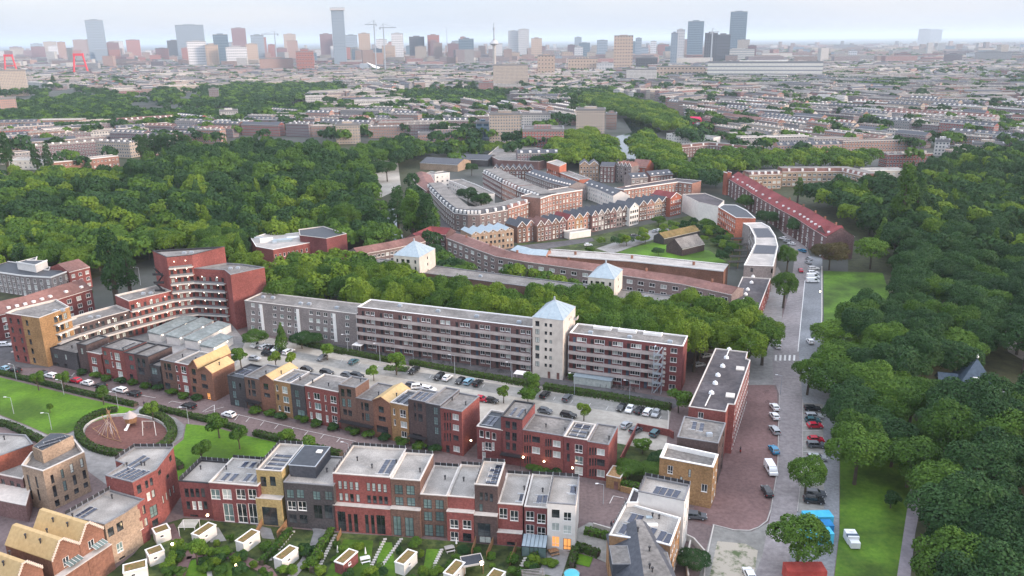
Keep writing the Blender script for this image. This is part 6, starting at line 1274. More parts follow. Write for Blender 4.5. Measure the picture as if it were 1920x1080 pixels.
for f,x,y,a,Ln in cand[:285]:
    wl=rr.choices(WL,[5,4,3,2,5,4,2])[0]; rf=rr.choice(RL); st=rf[:4]=='tile'; D=rr.uniform(9,12); h=rr.choice([9.5,10.5,12,12,14]); X,Y,_=proj(x,y,h)
    pos='left' if X<640 else 'central' if X<1150 else 'right hand'; lay='nearer' if Y>235 else 'middle' if Y>185 else 'far'
    near=(', by the canal trees' if 1000<X<1320 and Y>170 else '')
    T=thing('terrace_block','%s terrace, %s roof, %s part of the %s district%s'%(WN[wl],RN[rf],lay,pos,near),'terrace',(x,y,0),a,'terraced blocks of the old district'); ORD.append((T,X,Y,'%s terrace, %s roof,'%(WN[wl],RN[rf]),'of the old district','tb'))
    b=MB(); b.prism([(-Ln/2,0),(Ln/2,0),(Ln/2,D),(-Ln/2,D)],0,h,False); r=MB()
    if st:
        z=h+2.6; b.face([(Ln/2,0,h),(Ln/2,D,h),(Ln/2,D/2,z)]); b.face([(-Ln/2,D,h),(-Ln/2,0,h),(-Ln/2,D/2,z)])
        r.face([(-Ln/2,-.3,h-.1),(Ln/2,-.3,h-.1),(Ln/2,D/2,z),(-Ln/2,D/2,z)]); r.face([(-Ln/2,D/2,z),(Ln/2,D/2,z),(Ln/2,D+.3,h-.1),(-Ln/2,D+.3,h-.1)])
    else: r.face([(-Ln/2,0,h-.2),(Ln/2,0,h-.2),(Ln/2,D,h-.2),(-Ln/2,D,h-.2)])
    b.obj('wall',M[wl],T); r.obj('roof',M[rf],T)
    g=MB(); g.box(-Ln/2,Ln/2,-.3,-.01,h-.4,h+(.35 if not st else .0)); g.box(-Ln/2,Ln/2,D+.01,D+.3,h-.4,h+(.35 if not st else .0)); g.obj('eaves_trim',M[rr.choice(['wtrim','strim','conc','conc','gtrim'])],T)
    n=int(Ln/ (6 if f<1300 else 12)); 
    if n and rr.random()<.85:
        d=MB()
        for i in range(n):
            u=-Ln/2+Ln*(i+.5)/n
            if st: d.box(u-.9,u+.9,1.0,D/2,h,h+1.9)
            else: d.box(u-.8,u+.8,D*.4,D*.4+1.4,h-.2,h+rr.uniform(.5,1.4))
        o=d.obj('dormers' if st else 'roof_boxes',M[rr.choice(['wtrim','strim','conc'])],T)
        if n>1: o['kind']='stuff'
far=MB(); fm=[]
DET=3*0
for w_ in WL:
    for r_ in ('roofg','roofp' if w_=='f_white' else 'roofd' if w_ in('f_beige','f_pink') else 'tiled'): fm+= [M[w_],M[r_]]
NW=len(fm); fm+=[M['strim'],M['conc'],M['roofp']]
def farblock(x,y,a,Ln,D,h,st,det=0):
    tblock(far,x,y,a,Ln,D,h,st,rr.randrange(NW//2)*2); c,s_=math.cos(a),math.sin(a)
    far.mi=NW+rr.choice([0,1,1,2])
    if det:
        for v in (-.15,D+.15): far.obox(x-s_*v,y+c*v,a,Ln,.3,h-.4,h+.3)
        for i in range(det):
            u=-Ln/2+Ln*(i+.5)/det; v=D*.45; far.obox(x+c*u-s_*v,y+s_*u+c*v,a,1.8,2.2,h-.2,h+rr.choice([.8,1.3,1.9]))
for f,x,y,a,Ln in cand[285:]: farblock(x,y,a,Ln,rr.uniform(9,12),rr.choice([9,11,12,13,15]),rr.random()<.4,max(1,int(Ln/9)) if f<2400 else 0)
print('cand',len(cand))
y=3050.0
while y<9500:
    x=-y*.72
    while x<y*.72:
        Ln=rr.uniform(40,160); xx=x+Ln/2; yy=y+rr.uniform(-40,40); x+=Ln+rr.uniform(15,110)
        if rr.random()<.28: continue
        X,Y,f=proj(xx,yy,8); hh=rr.choice([9,11,13,16,22,30] if y<5200 else [9,12,14,18,26]); 
        if rr.random()<.05: hh=rr.uniform(35,70); Ln=rr.uniform(22,40)
        if any(abs(xx-(q[0]+q[1])/2)<(q[1]-q[0])/2+30 and q[2]-40<yy<q[3]+40 for q in FOOT[-80:]): continue
        farblock(xx,yy,rr.uniform(-.4,.4),Ln,rr.uniform(12,40),hh,False)
    y+=rr.uniform(38,70)+ (y-2900)*.012
o=far.obj('distant_city',fm); struct(o,'stuff'); tag(o,'low rise city spreading to the horizon beyond the terraced district','city')

# mid-rise infill of the skyline
ri=random.Random(77); x=-10
while x<1420:
    wdt=ri.uniform(9,24); yb=ri.uniform(106,122); yt=yb-ri.choice([14,18,22,28,34,40])*ri.uniform(.8,1.1)
    m_=ri.choice(['t_blue','t_pale','t_tan','t_mauve','t_glass','f_pink','t_red','f_brown','f_beige'])
    T,_,_,_,_=tw('infill',x,x+wdt,yt,yb,m_,group='middle height skyline blocks',crown=3,name='city_block',cat='city block'); ORD.append((T,x,yt,{'t_blue':'blue grey','t_pale':'pale','t_tan':'tan','t_mauve':'mauve','t_glass':'glassy','f_pink':'pink','t_red':'red','f_brown':'brown','f_beige':'beige'}[m_]+' city block,','among skyline towers','sk')); x+=wdt*ri.uniform(.4,1.25)
for k in range(26):
    x=ri.uniform(1400,1930); yb=ri.uniform(92,125); yt=yb-ri.uniform(5,14); T,_,_,_,_=tw('infill',x,x+ri.uniform(10,40),yt,yb,ri.choice(['t_blue','t_pale','f_pink','f_grey']),group='low blocks right of the skyline',crown=2,name='city_block',cat='city block'); ORD.append((T,x,yt,'pale city block,','on the right hand plain','sr'))
# ------------------------------------------------ trees
def leafmat(name,c0,c1):
    m=bpy.data.materials.new(name); m.use_nodes=True; n=m.node_tree; b=n.nodes['Principled BSDF']; b.inputs['Roughness'].default_value=.75; b.inputs['Specular IOR Level'].default_value=.2
    at=n.nodes.new('ShaderNodeAttribute'); at.attribute_name='rnd'; oi=n.nodes.new('ShaderNodeObjectInfo')
    mm=n.nodes.new('ShaderNodeMath'); mm.operation='MULTIPLY_ADD'; mm.inputs[1].default_value=.45; n.links.new(oi.outputs['Random'],mm.inputs[0])
    m2=n.nodes.new('ShaderNodeMath'); m2.operation='MULTIPLY'; m2.inputs[1].default_value=.55; n.links.new(at.outputs['Fac'],m2.inputs[0]); n.links.new(m2.outputs[0],mm.inputs[2])
    r=n.nodes.new('ShaderNodeValToRGB'); r.color_ramp.elements[0].position=.1; r.color_ramp.elements[1].position=.9; r.color_ramp.elements[0].color=(*c0,1); r.color_ramp.elements[1].color=(*c1,1)
    n.links.new(mm.outputs[0],r.inputs[0]); n.links.new(r.outputs[0],b.inputs['Base Color'])
    tr=n.nodes.new('ShaderNodeBsdfTranslucent'); n.links.new(r.outputs[0],tr.inputs[0]); mx=n.nodes.new('ShaderNodeMixShader'); mx.inputs[0].default_value=.22
    out=[q for q in n.nodes if q.type=='OUTPUT_MATERIAL'][0]; n.links.new(b.outputs[0],mx.inputs[1]); n.links.new(tr.outputs[0],mx.inputs[2]); n.links.new(mx.outputs[0],out.inputs[0]); return m
LM={'mid':leafmat('broad leaves',(.030,.076,.012),(.095,.180,.024)),'light':leafmat('yellow green leaves',(.058,.122,.010),(.165,.245,.026)),
    'dark':leafmat('dark leaves',(.016,.048,.016),(.046,.105,.028)),'bright':leafmat('fresh green leaves',(.04,.10,.010),(.14,.24,.03)),
    'hedge':leafmat('hedge leaves',(.026,.058,.012),(.075,.125,.025)),'rust':leafmat('rusty leaves',(.05,.04,.015),(.12,.10,.035))}
M['bark2']=mat('tree bark',(.05,.04,.03),(.10,.08,.06),scale=3)
def leaves_mesh(name,P,N,S,m,rnd=None):
    n=len(P); rs=RS
    t=np.cross(N,rs.normal(size=(n,3))); t/=np.linalg.norm(t,axis=1)[:,None]+1e-9; u=np.cross(N,t)
    S=S[:,None]; q=np.stack([P-t*S-u*S*.8,P+t*S-u*S*.8,P+t*S*.9+u*S,P-t*S*.9+u*S*.7],1).reshape(-1,3)
    me=bpy.data.meshes.new(name); me.vertices.add(4*n); me.vertices.foreach_set('co',q.ravel()); me.loops.add(4*n); me.loops.foreach_set('vertex_index',np.arange(4*n,dtype=np.int32))
    me.polygons.add(n); me.polygons.foreach_set('loop_start',np.arange(0,4*n,4,dtype=np.int32)); 
    at=me.attributes.new('rnd','FLOAT','FACE'); at.data.foreach_set('value',(rs.rand(n) if rnd is None else rnd).astype(np.float32))
    me.materials.append(m); me.update(calc_edges=True); return me
def lobes(kind,seed):
    r=np.random.RandomState(seed); L=[]
    if kind=='broad':
        for i in range(22):
            a=r.rand()*6.283; z=r.uniform(-.45,.85); q=math.sqrt(max(0,1-z*z*.8))*r.uniform(.45,.68)
            L.append((q*math.cos(a),q*math.sin(a),z*.62,r.uniform(.26,.42)))
        L.append((0,0,.1,.6))
    elif kind=='column':
        for i in range(20):
            z=-.9+1.8*i/19; q=.16*(1-abs(z)*.5); a=r.rand()*6.283; L.append((q*math.cos(a)*1.1,q*math.sin(a)*1.1,z,.30*(1.05-.55*max(0,z))*r.uniform(.85,1.15)))
    elif kind=='willow':
        for i in range(20):
            a=r.rand()*6.283; q=r.uniform(.2,.75); L.append((q*math.cos(a),q*math.sin(a),.5-.75*q*q,r.uniform(.25,.36)))
            L.append((q*math.cos(a)*1.05,q*math.sin(a)*1.05,.05-.8*q*q,r.uniform(.18,.28)))
    elif kind=='small':
        for i in range(9):
            a=r.rand()*6.283; z=r.uniform(-.5,.7); q=r.uniform(.2,.55); L.append((q*math.cos(a),q*math.sin(a),z*.7,r.uniform(.3,.45)))
    elif kind=='cone':
        for i in range(18):
            z=-.9+1.8*i/17; q=.45*(1-(z+.9)/1.8); a=r.rand()*6.283; L.append((q*.5*math.cos(a),q*.5*math.sin(a),z,.12+.42*(1-(z+.9)/1.8)))
    return np.array(L)
def crown(kind,n,s,m,seed,name='crown'):
    L=lobes(kind,seed); r=np.random.RandomState(seed+99); w_=L[:,3]**2; idx=r.choice(len(L),n*2,p=w_/w_.sum()); d=r.normal(size=(n*2,3)); d/=np.linalg.norm(d,axis=1)[:,None]
    d[:,2]=np.where(d[:,2]<-.3,-d[:,2]*.6,d[:,2]); c=L[idx]; rad=c[:,3]*(1-.22*r.rand(n*2)**2+.10*r.normal(size=n*2)*.5); P=c[:,:3]+d*rad[:,None]
    keep=np.ones(len(P),bool)
    for q in L: keep&=~((np.linalg.norm(P-q[:3],axis=1)<q[3]*.72))
    P=P[keep][:n]; d=d[keep][:n]; N=d+r.normal(size=P.shape)*.45; N/=np.linalg.norm(N,axis=1)[:,None]
    lobe_r=(np.sin(idx[keep][:n]*12.9898)*.5+.5); rnd=.55*r.rand(len(P))+.45*lobe_r
    return leaves_mesh(name,P,N,s*(.6+.8*r.rand(len(P))),m,rnd)
CROWN={}
for k,(kind,n,s,ms,nv) in {'broad':('broad',10500,.0245,('mid','light','dark','bright','rust'),3),'column':('column',2600,.030,('dark','mid'),2),'willow':('willow',4200,.03,('light','bright'),1),'small':('small',2200,.045,('bright','light','mid','dark'),3),'cone':('cone',1600,.04,('mid','dark','light','rust'),1)}.items():
    for m in ms:
        for v in range(nv):
            if v==0 or True:
                base=CROWN.get((k,'_',v))
                if base is None: me=crown(kind,n,s,LM[m],17*v+len(k)); CROWN[(k,'_',v)]=me
                else: me=base.copy(); me.materials[0]=LM[m]
                CROWN[(k,m,v)]=me
def trunk_mesh(k):
    b=MB(); 
    if k=='column': b.tube((0,0,0),(0,0,.7),.035,.015,6)
    else:
        b.tube((0,0,0),(.01,.01,.42),.032,.022,7); rr_=random.Random(5)
        for i in range(6):
            a=i*1.047+rr_.random(); e=(.22*math.cos(a),.22*math.sin(a),.66+rr_.random()*.12); b.tube((.01,.01,.34+.02*i),e,.014,.006,5)
    return b.mesh('trunk',M['bark2'])
TRK={k:trunk_mesh(k) for k in ('broad','column')}
KN={'broad':'broadleaf_tree','column':'poplar_tree','willow':'willow_tree','small':'small_tree','cone':'conifer_tree'}
def tree(x,y,h,r,kind='broad',m='mid',label=None,group=None,px_=True,base=.22,z=None):
    """x,y: where the middle of the crown shows in the photograph"""
    zc=h*(1+base)/2; p=G(x,y,zc) if px_ else (x,y); ch=h*(1-base)/2
    T=thing(KN[kind],label,'tree',(p[0],p[1],0),random.uniform(0,6.28),group)
    v=random.randrange({'broad':3,'column':2,'small':3}.get(kind,1)); c=ob('crown',CROWN[(kind,m,v)],T,(0,0,zc)); sz=1.0 if kind!='column' else 1
    c.scale=(r*(2.0 if kind=='column' else 1.08),r*(2.0 if kind=='column' else 1.08),ch*(1.12 if kind!='column' else .86))
    t=ob('trunk',TRK['column' if kind in('column','cone') else 'broad'],T); t.scale=(h,h,h); return T
def pts_in(poly,z,sp,jit=.35,seed=3):
    """ground positions on a jittered grid whose point at height z shows inside the photograph polygon"""
    W_=[Vector(G(x,y,z)) for x,y in poly]; xs=[p.x for p in W_]; ys=[p.y for p in W_]; r=random.Random(seed); out=[]; y=min(ys); k=0
    P=[(p.x,p.y) for p in W_]
    while y<max(ys):
        x=min(xs)+(sp/2 if k%2 else 0)
        while x<max(xs):
            a,b_=x+r.uniform(-jit,jit)*sp,y+r.uniform(-jit,jit)*sp
            if inpoly(a,b_,P): out.append((a,b_))
            x+=sp
        y+=sp*.87; k+=1
    return out
GT_='trees of the wooded parks'
allt=[]; rt0=random.Random(2)
def mass(tagk,poly,z,sp,hr,rr_,mix,kinds=None,seed=3):
    for a,b_ in pts_in(poly,z,sp,seed=seed):
        X,Y,f=proj(a,b_,z)
        if X<-160 or X>2130 or Y>1130: continue
        if any(p_[0]-4<a<p_[1]+4 and p_[2]-4<b_<p_[3]+4 and (inpoly(a,b_,p_[4]) or inpoly(a+3,b_-3,p_[4]) or inpoly(a-3,b_-3,p_[4])) for p_ in FOOT): continue
        if tagk=='right' and 1780<X<1875 and 668<Y<770: continue
        h=random.uniform(*hr); r=random.uniform(*rr_); kd='broad' if not kinds else random.choice(kinds); 
        if b_>1500 and rt0.random()<.6: mix_=['dark']
        else: mix_=mix
        allt.append((f/r,a,b_,h,r if kd!='column' else r*.55,kd,random.choice(mix_) if kd!='column' else 'dark',tagk))
mass('left',[(-150,325),(60,318),(130,312),(235,322),(240,352),(80,350),(-150,378)],10,11,(10,16),(5,7.5),['mid','dark','light'],['broad']*9+['cone','column'],seed=41)
mass('courtyard',[(1120,452),(1180,440),(1290,412),(1330,418),(1375,440),(1375,490),(1350,488),(1335,455),(1300,430),(1240,436),(1150,462)],3,7,(3.5,6),(2,3.2),['mid','dark','light'],seed=42)
mass('belt',[(505,502),(560,488),(640,484),(735,506),(820,532),(850,536),(1000,558),(1060,556),(1200,566),(1300,566),(1400,586),(1462,612),(1440,650),(1300,640),(1090,612),(840,580),(700,560),(520,545)],12,8.0,(15,18.5),(5.4,6.8),['mid','mid','light','light','light'],seed=4)
mass('court',[(800,455),(830,465),(895,505),(880,516),(830,512),(812,505)],8,7,(9,12),(3.5,4.8),['mid','dark','mid'])
mass('court',[(945,495),(985,495),(1085,520),(1100,535),(1020,530),(950,512)],8,8,(8,11),(3.5,4.5),['mid','light'])
mass('left',[(-150,372),(80,345),(230,345),(250,375),(330,345),(560,330),(600,350),(600,390),(520,440),(430,450),(300,430),(-150,400)],11,10.5,(12,21),(5.0,8.5),['mid','dark','dark','dark','light'],['broad']*9+['cone','column'],seed=5)
mass('left',[(-150,400),(300,430),(480,425),(560,410),(640,385),(668,420),(650,440),(560,425),(470,440),(470,500),(420,470),(290,450),(230,480),(140,500),(-150,475)],11,10,(13,17),(6,8),['light','mid','mid','light'],['broad']*9+['cone','column'],seed=6)
mass('left',[(240,315),(330,285),(470,270),(640,285),(690,310),(700,385),(690,440),(640,430),(600,380),(600,350),(560,330),(330,345),(250,370)],12,10.5,(13,23),(5.5,9),['dark','dark','dark','mid','mid'],['broad']*9+['cone','column'],seed=7)
mass('left',[(640,300),(700,270),(780,262),(790,285),(740,296),(690,300),(690,350)],12,12,(15,19),(6.5,8),['dark','mid'],seed=8)
mass('right',[(1600,400),(1500,352),(1640,342),(1720,322),(1800,290),(2110,268),(2110,480),(1660,480),(1650,420)],11,11,(13,20),(6,8.5),['dark','dark','mid','dark','dark','light'],['broad','broad','broad','broad','cone'],seed=9)
mass('right',[(1665,480),(2110,480),(2110,640),(1860,640),(1800,660),(1690,700),(1640,640),(1560,625),(1600,585),(1655,560)],11,10.5,(13,18),(6,8),['dark','dark','dark','dark','mid'],seed=10)
mass('right',[(1535,640),(1640,640),(1690,700),(1780,740),(1720,770),(1600,740),(1540,712)],10,9.5,(12,15),(6,7.5),['light','mid','mid','dark'],seed=11)
mass('right',[(1590,770),(1680,735),(1722,770),(1728,860),(1650,885),(1590,850)],9,9,(12,15),(6,7.5),['mid','dark','mid'],seed=12)
mass('right',[(1765,780),(1800,740),(1850,760),(2110,740),(2110,1130),(1768,1130),(1762,1010),(1780,900)],9,10.5,(14,19),(6.5,8.5),['dark','dark','dark','mid'],seed=13)
mass('avenue',[(1300,300),(1330,285),(1440,290),(1540,285),(1640,290),(1640,303),(1500,305),(1400,312),(1305,318)],10,11,(14,17),(7,8.5),['mid','light','mid'],seed=14)
mass('avenue',[(1296,325),(1345,320),(1350,345),(1310,345)],8,11,(12,14),(6,7.5),['dark','mid'],seed=15)
mass('canal',[(1085,184),(1110,176),(1170,182),(1250,205),(1285,228),(1275,244),(1230,236),(1200,222),(1130,205)],10,14,(14,18),(8,10),['mid','light','mid'],seed=16)
mass('canal',[(1030,275),(1055,250),(1110,245),(1150,262),(1165,285),(1165,300),(1080,298),(1025,292)],10,11,(13,17),(7,9),['light','light','mid'],seed=17)
mass('canal',[(1182,265),(1215,250),(1260,272),(1300,320),(1290,332),(1240,312),(1200,292)],10,11,(13,17),(7,9),['mid','light'],seed=18)
mass('street',[(780,268),(1000,268),(1000,280),(780,284)],6,11,(8,10),(4,5),['mid','light'],seed=19)
mass('right',[(1752,905),(1775,880),(1830,850),(1850,1130),(1752,1130),(1745,1010)],9,9,(14,18),(6.5,8),['dark','dark','mid'],seed=51)
mass('left',[(690,395),(716,392),(740,462),(700,470),(680,440)],9,9,(11,15),(5,7),['dark','mid'],seed=52)
mass('left',[(765,335),(785,350),(812,425),(815,455),(775,440),(760,400)],9,9,(12,17),(4.5,6),['dark','mid'],seed=53)
allt.sort(); NI=[t for t in allt]
print('mass trees',len(allt))
DESC={'mid':'mid green','light':'yellow green','dark':'dark green','bright':'fresh green','rust':'rust tinged'}
WH={'belt':'in the tree belt behind the flats','court':'in the back courts behind the pyramid towers','left':'in the wooded left park','right':'in the wood right of the road','avenue':'in the avenue beyond the red terrace','canal':'along the canal','street':'in the street behind the plaza','courtyard':'in the green courtyard'}
nI=0; rest=[]
for t in allt:
    f,a,b_,h,r,kd,m,tg=t
    if (nI<270 or kd!='broad') and -60<proj(a,b_,h*.6)[0]<1980:
        X,Y,_=proj(a,b_,h*.6); sz='tall' if h>15.5 else 'medium'; pz='near' if f*r<330 else 'mid' if f*r<480 else 'far'
        third=int(X//160)
        T=tree(a,b_,h,r,kd,m,'%s %s %s tree %s'%(sz,DESC[m],'conical' if kd=='cone' else 'broad',WH[tg]),WH[tg].replace('in the ','trees of the ').replace('along','trees along'),px_=False); nI+=kd=='broad'; ORD.append((T,X,Y,'%s %s %stree'%(sz,DESC[m],'conical ' if kd=='cone' else ''),WH[tg],tg))
    else: rest.append(t)
# the crowns beyond the 300 largest: one mass
def mass_mesh(name,T_,n,s,m,label):
    Ps,Ns,Ss,Rn=[],[],[],[]; base={}
    for i,(a,b_,h,r) in enumerate(T_):
        v=i%4
        if v not in base:
            L=lobes('broad',50+v); rs=np.random.RandomState(v); idx=rs.randint(0,len(L),n*2); d=rs.normal(size=(n*2,3)); d/=np.linalg.norm(d,axis=1)[:,None]; d[:,2]=np.where(d[:,2]<-.2,-d[:,2],d[:,2]); P=L[idx,:3]+d*L[idx,3:4]
            kp=np.ones(len(P),bool)
            for q in L: kp&=~(np.linalg.norm(P-q[:3],axis=1)<q[3]*.7)
            base[v]=(P[kp][:n],d[kp][:n])
        P,d=base[v]; Ps.append(P*np.array([r*1.08,r*1.08,h*.43])+np.array([a,b_,h*.6])); N=d+RS.normal(size=d.shape)*.4; Ns.append(N/np.linalg.norm(N,axis=1)[:,None]); Ss.append(s*r*(.6+.8*RS.rand(len(P)))); Rn.append(.6*RS.rand(len(P))+.4*RS.rand())
    me=leaves_mesh(name,np.concatenate(Ps),np.concatenate(Ns),np.concatenate(Ss),m,np.concatenate(Rn)); o=ob(name,me); struct(o,'stuff'); tag(o,label,'trees'); return o
for m in ('dark','mid','light'):
    Q_=[(t[1],t[2],t[3],t[4]) for t in rest if (t[6] if t[6] in('dark','light') else 'mid')==m]
    if Q_: mass_mesh('far_tree_mass',Q_,900,.07,LM[m],'mass of %s crowns behind the nearer trees of the parks, belts and canal'%DESC[m])
# trees scattered through the town
rt=random.Random(21); sc_={'dark':[],'mid':[],'light':[]}
clus=[[(0,200),(60,190),(150,178),(240,200),(230,232),(120,238),(0,240)],[(140,185),(240,178),(240,215),(140,215)],[(290,170),(330,165),(330,185),(290,190)],[(380,160),(470,150),(640,160),(640,180),(480,192),(380,195)],[(210,212),(420,205),(420,228),(260,234)],
      [(440,196),(580,200),(560,216),(450,214)],[(750,170),(945,175),(945,192),(780,194)],[(640,190),(770,196),(770,204),(640,200)],[(985,165),(1080,160),(1180,168),(1080,178),(990,176)],[(1300,145),(1420,140),(1440,158),(1300,160)],[(1440,145),(1530,148),(1530,162),(1440,160)],[(1540,130),(1700,150),(1690,165),(1560,160)],
      [(1270,160),(1320,165),(1340,172),(1280,172)],[(930,135),(960,140),(960,150),(930,150)],[(700,130),(760,132),(750,148),(700,146)]]
for ci,c in enumerate(clus):
    for a,b_ in pts_in(c,8,15,seed=30+ci): sc_[rt.choice(['dark','dark','mid'])].append((a,b_,rt.uniform(10,15),rt.uniform(7,10)))
yy=600.0
while yy<6500:
    n=int(yy*1.45/ (34+yy*.010))
    for i in range(n):
        x=rt.uniform(-.72,.72)*yy; a,b_=x,yy+rt.uniform(-20,20)
        if rt.random()<.2: continue
        X,Y,f=proj(a,b_,6)
        if any(inpoly(X,Y,p) for p in PARK[:4]) or inpoly(X,Y,[(640,500),(775,300),(1310,300),(1400,330),(1600,500),(1500,1100),(-200,1100),(-200,520)]): continue
        for k in range(rt.choice([1,1,2,3])): sc_[rt.choice(['dark','dark','mid'])].append((a+k*rt.uniform(5,9),b_+rt.uniform(-5,5),rt.uniform(11,17),rt.uniform(5,8)*(1+yy/9000)))
    yy+=20+yy*.008
for m,Q_ in sc_.items():
  if Q_: mass_mesh('town_trees',Q_,110,.17,LM[m],'scattered %s street and garden trees among the far terraces'%DESC[m])
print('town trees',sum(map(len,sc_.values())))
# ------------------------------------------------ trees that stand out
I=[(1518,697,12,4.6,'broad','mid','lone street tree by the pedestrian crossing, trunk in the setts'),(1514,888,10,4.5,'broad','mid','street tree over the parked cars, middle one on the right side of the road'),
 (1500,1005,12,5.7,'broad','mid','big street tree hiding the blue containers, nearest on the right side of the road'),(1472,535,15,5.0,'broad','mid','tall dark street tree beside the low red vented block'),(1478,480,13,4.6,'broad','mid','street tree just behind the tall one beside the low red vented block'),
 (1440,622,11,5.2,'broad','light','yellow green tree at the right end of the tree belt, over a white van'),(1495,425,11,6,'broad','dark','dark tree at the bend of the upper road'),(1400,378,10,6,'broad','mid','green tree beside the chimney wall of the dark red roofed terrace'),(1438,408,10,6.5,'broad','dark','green tree between the stepped orange block and the dark red roofed terrace'),
 (1558,474,13,8,'broad','rust','round rust tinged chestnut at the corner of the upper lawn'),(1636,468,15,8,'willow','bright','weeping willow right of the upper lawn'),(1572,628,12,8.5,'broad','bright','bright yellow green tree beside the service road'),
 (1698,360,42,6.4,'column','mid','very tall poplar above the wood behind the willow'),(1722,372,34,4.5,'column','dark','dark tall poplar just right of the tallest one above the wood'),(1498,350,17,3.5,'column','mid','poplar in front of the grey fronted terrace'),
 (206,486,36,5.0,'column','dark','big dark poplar left of the curved gallery building, left one'),(236,494,27,4.2,'column','dark','big dark poplar left of the curved gallery building, right one'),(66,292,27,4.2,'column','dark','dark poplar at the left edge, left one of the pair'),(88,292,27,4.2,'column','dark','dark poplar at the left edge, right one of the pair'),(8,278,36,6,'column','dark','tall dark poplar cut by the left edge'),
 (745,384,29,5.5,'column','dark','dark poplar on the canal bank behind the left pyramid tower, left one'),(772,392,30,5.8,'column','mid','green poplar on the canal bank behind the left pyramid tower'),(800,400,29,5.5,'column','dark','dark poplar beside the crescent block, right one'),
 (1077,192,34,6.5,'column','dark','single tall dark poplar near the canal, centre of the picture'),(862,160,26,7,'column','dark','left one of two dark conifers among the central roofs'),(888,160,26,7,'column','dark','right one of two dark conifers among the central roofs'),
 (100,150,30,7,'column','dark','dark pointed tree beside the striped tower on the left'),(305,168,20,13,'broad','dark','large dark round tree, upper left'),
 (133,556,11,7,'broad','mid','round garden tree in front of the red and slate roofed row'),(527,628,10,3.4,'cone','mid','dark pointed tree behind the parked white vans'),(478,632,6,4.5,'broad','mid','round shrub tree beside the blank salmon wall'),(565,635,6,4,'broad','dark','dark bush against the grey slab'),(590,634,5,3,'broad','dark','plum dark bush against the grey slab, right one'),
 (612,656,6,3.0,'small','bright','small bright tree on a planting strip at the left of the car park'),(742,676,8,3.6,'small','bright','bright round tree on a grass wedge in the car park'),(700,697,5,2.6,'small','bright','low bright tree beside the grass wedge in the car park'),(996,716,8,3.0,'small','mid','green tree in front of the white stair tower'),(990,738,5,3.2,'small','bright','bright bushy tree on the car park edge by the stair tower'),
 (944,736,5.5,2.4,'small','light','thin young tree in the car park, left one'),(1095,768,5.5,2.4,'small','light','thin young tree in the car park, right one'),(450,668,6.5,3.2,'small','bright','bright small tree behind the twin yellow gables'),(516,672,5.5,2.4,'small','light','small tree between the parked vans and the yellow gable'),(546,674,5.5,2.2,'small','light','small tree behind the first single yellow gable'),
 (1273,748,7,4,'small','mid','green tree at the end of the gallery flat by the dark roofed building'),(408,794,7,3.4,'small','mid','round lawn tree beside the hedge, left one on the right lawn'),(447,818,6,2.9,'small','mid','round lawn tree, right one on the right lawn'),(377,846,6,3,'small','mid','lawn tree behind the garden row, lowest on the right lawn'),(535,818,5.5,2.6,'small','bright','bright tree in the hedge above the yellow house'),(580,832,4.5,2.6,'small','bright','bright low tree behind the dark rooftop box'),
 (284,767,6,2.1,'small','bright','small bright tree in the playground hedge'),(191,737,6,2,'small','mid','young tree in the left lawn hedge, right one'),(117,711,6,2.1,'small','mid','young tree in the left lawn hedge, middle one'),(69,711,6,2.3,'small','mid','young tree in the left lawn hedge, left one'),(92,763,3,1.3,'small','mid','small shrub alone on the left lawn'),
 (366,1030,6,2.6,'small','bright','bright tree where the curved brick paths meet'),(555,742,5,3,'small','light','small tree row end'),(1205,835,4,3.2,'small','bright','clipped yellow green garden tree behind the red garden wall'),(1180,880,4.5,3.8,'broad','mid','bushy tree in the back garden beside the small brick store'),(1215,880,3.5,3.5,'broad','mid','leafy garden bush strung with white lights'),(1240,862,4,3.5,'broad','dark','dark garden bush beside the yellow ochre block'),
 (1302,1050,3.5,3.4,'broad','dark','square clipped dark shrub inside the pale concrete garden wall'),(1672,935,4,2.2,'small','dark','lone dark shrub on the lower lawn strip'),(1175,448,6,3,'small','light','young courtyard tree by the parked cars, left one'),(1210,445,6,3,'small','light','young courtyard tree by the parked cars, middle one'),(1105,470,5,2.6,'small','mid','courtyard shrub by the pink terrace'),(1235,412,6,4,'broad','mid','dark courtyard tree below the brown gables'),(1325,418,6,4,'broad','mid','courtyard tree against the blank white block'),
 (877,365,12,7,'broad','dark','dark tree filling the court of the crescent block, left one'),(902,374,11,6.5,'broad','dark','dark tree filling the court of the crescent block, right one'),(884,315,10,5.5,'broad','dark','round dark tree above the court of the crescent block'),(1007,300,11,6,'broad','dark','dark tree left of the salmon tower block'),
 (1330,435,4,4,'broad','dark','dark shrubs behind the barns'),(1345,452,4,4,'broad','mid','garden shrubs between the barn and the courtyard decks'),(1235,470,4,3.4,'broad','dark','dark bush at the foot of the grey barn'),(725,316,16,8,'broad','dark','big tree standing on the sandy plaza, right one'),(700,318,15,7,'broad','dark','big tree standing on the sandy plaza, left one')]
for t in I:
    if t[6]!='small tree row end': tree(*t)
for i,x in enumerate((262,275,288,301,314,328,342,353)): tree(x,268+abs(i-3)*1.2,26,4.6,'column','dark','dark poplar, %s from the left in the row of eight above the left park'%nth(i+1),'poplars in the row of eight')
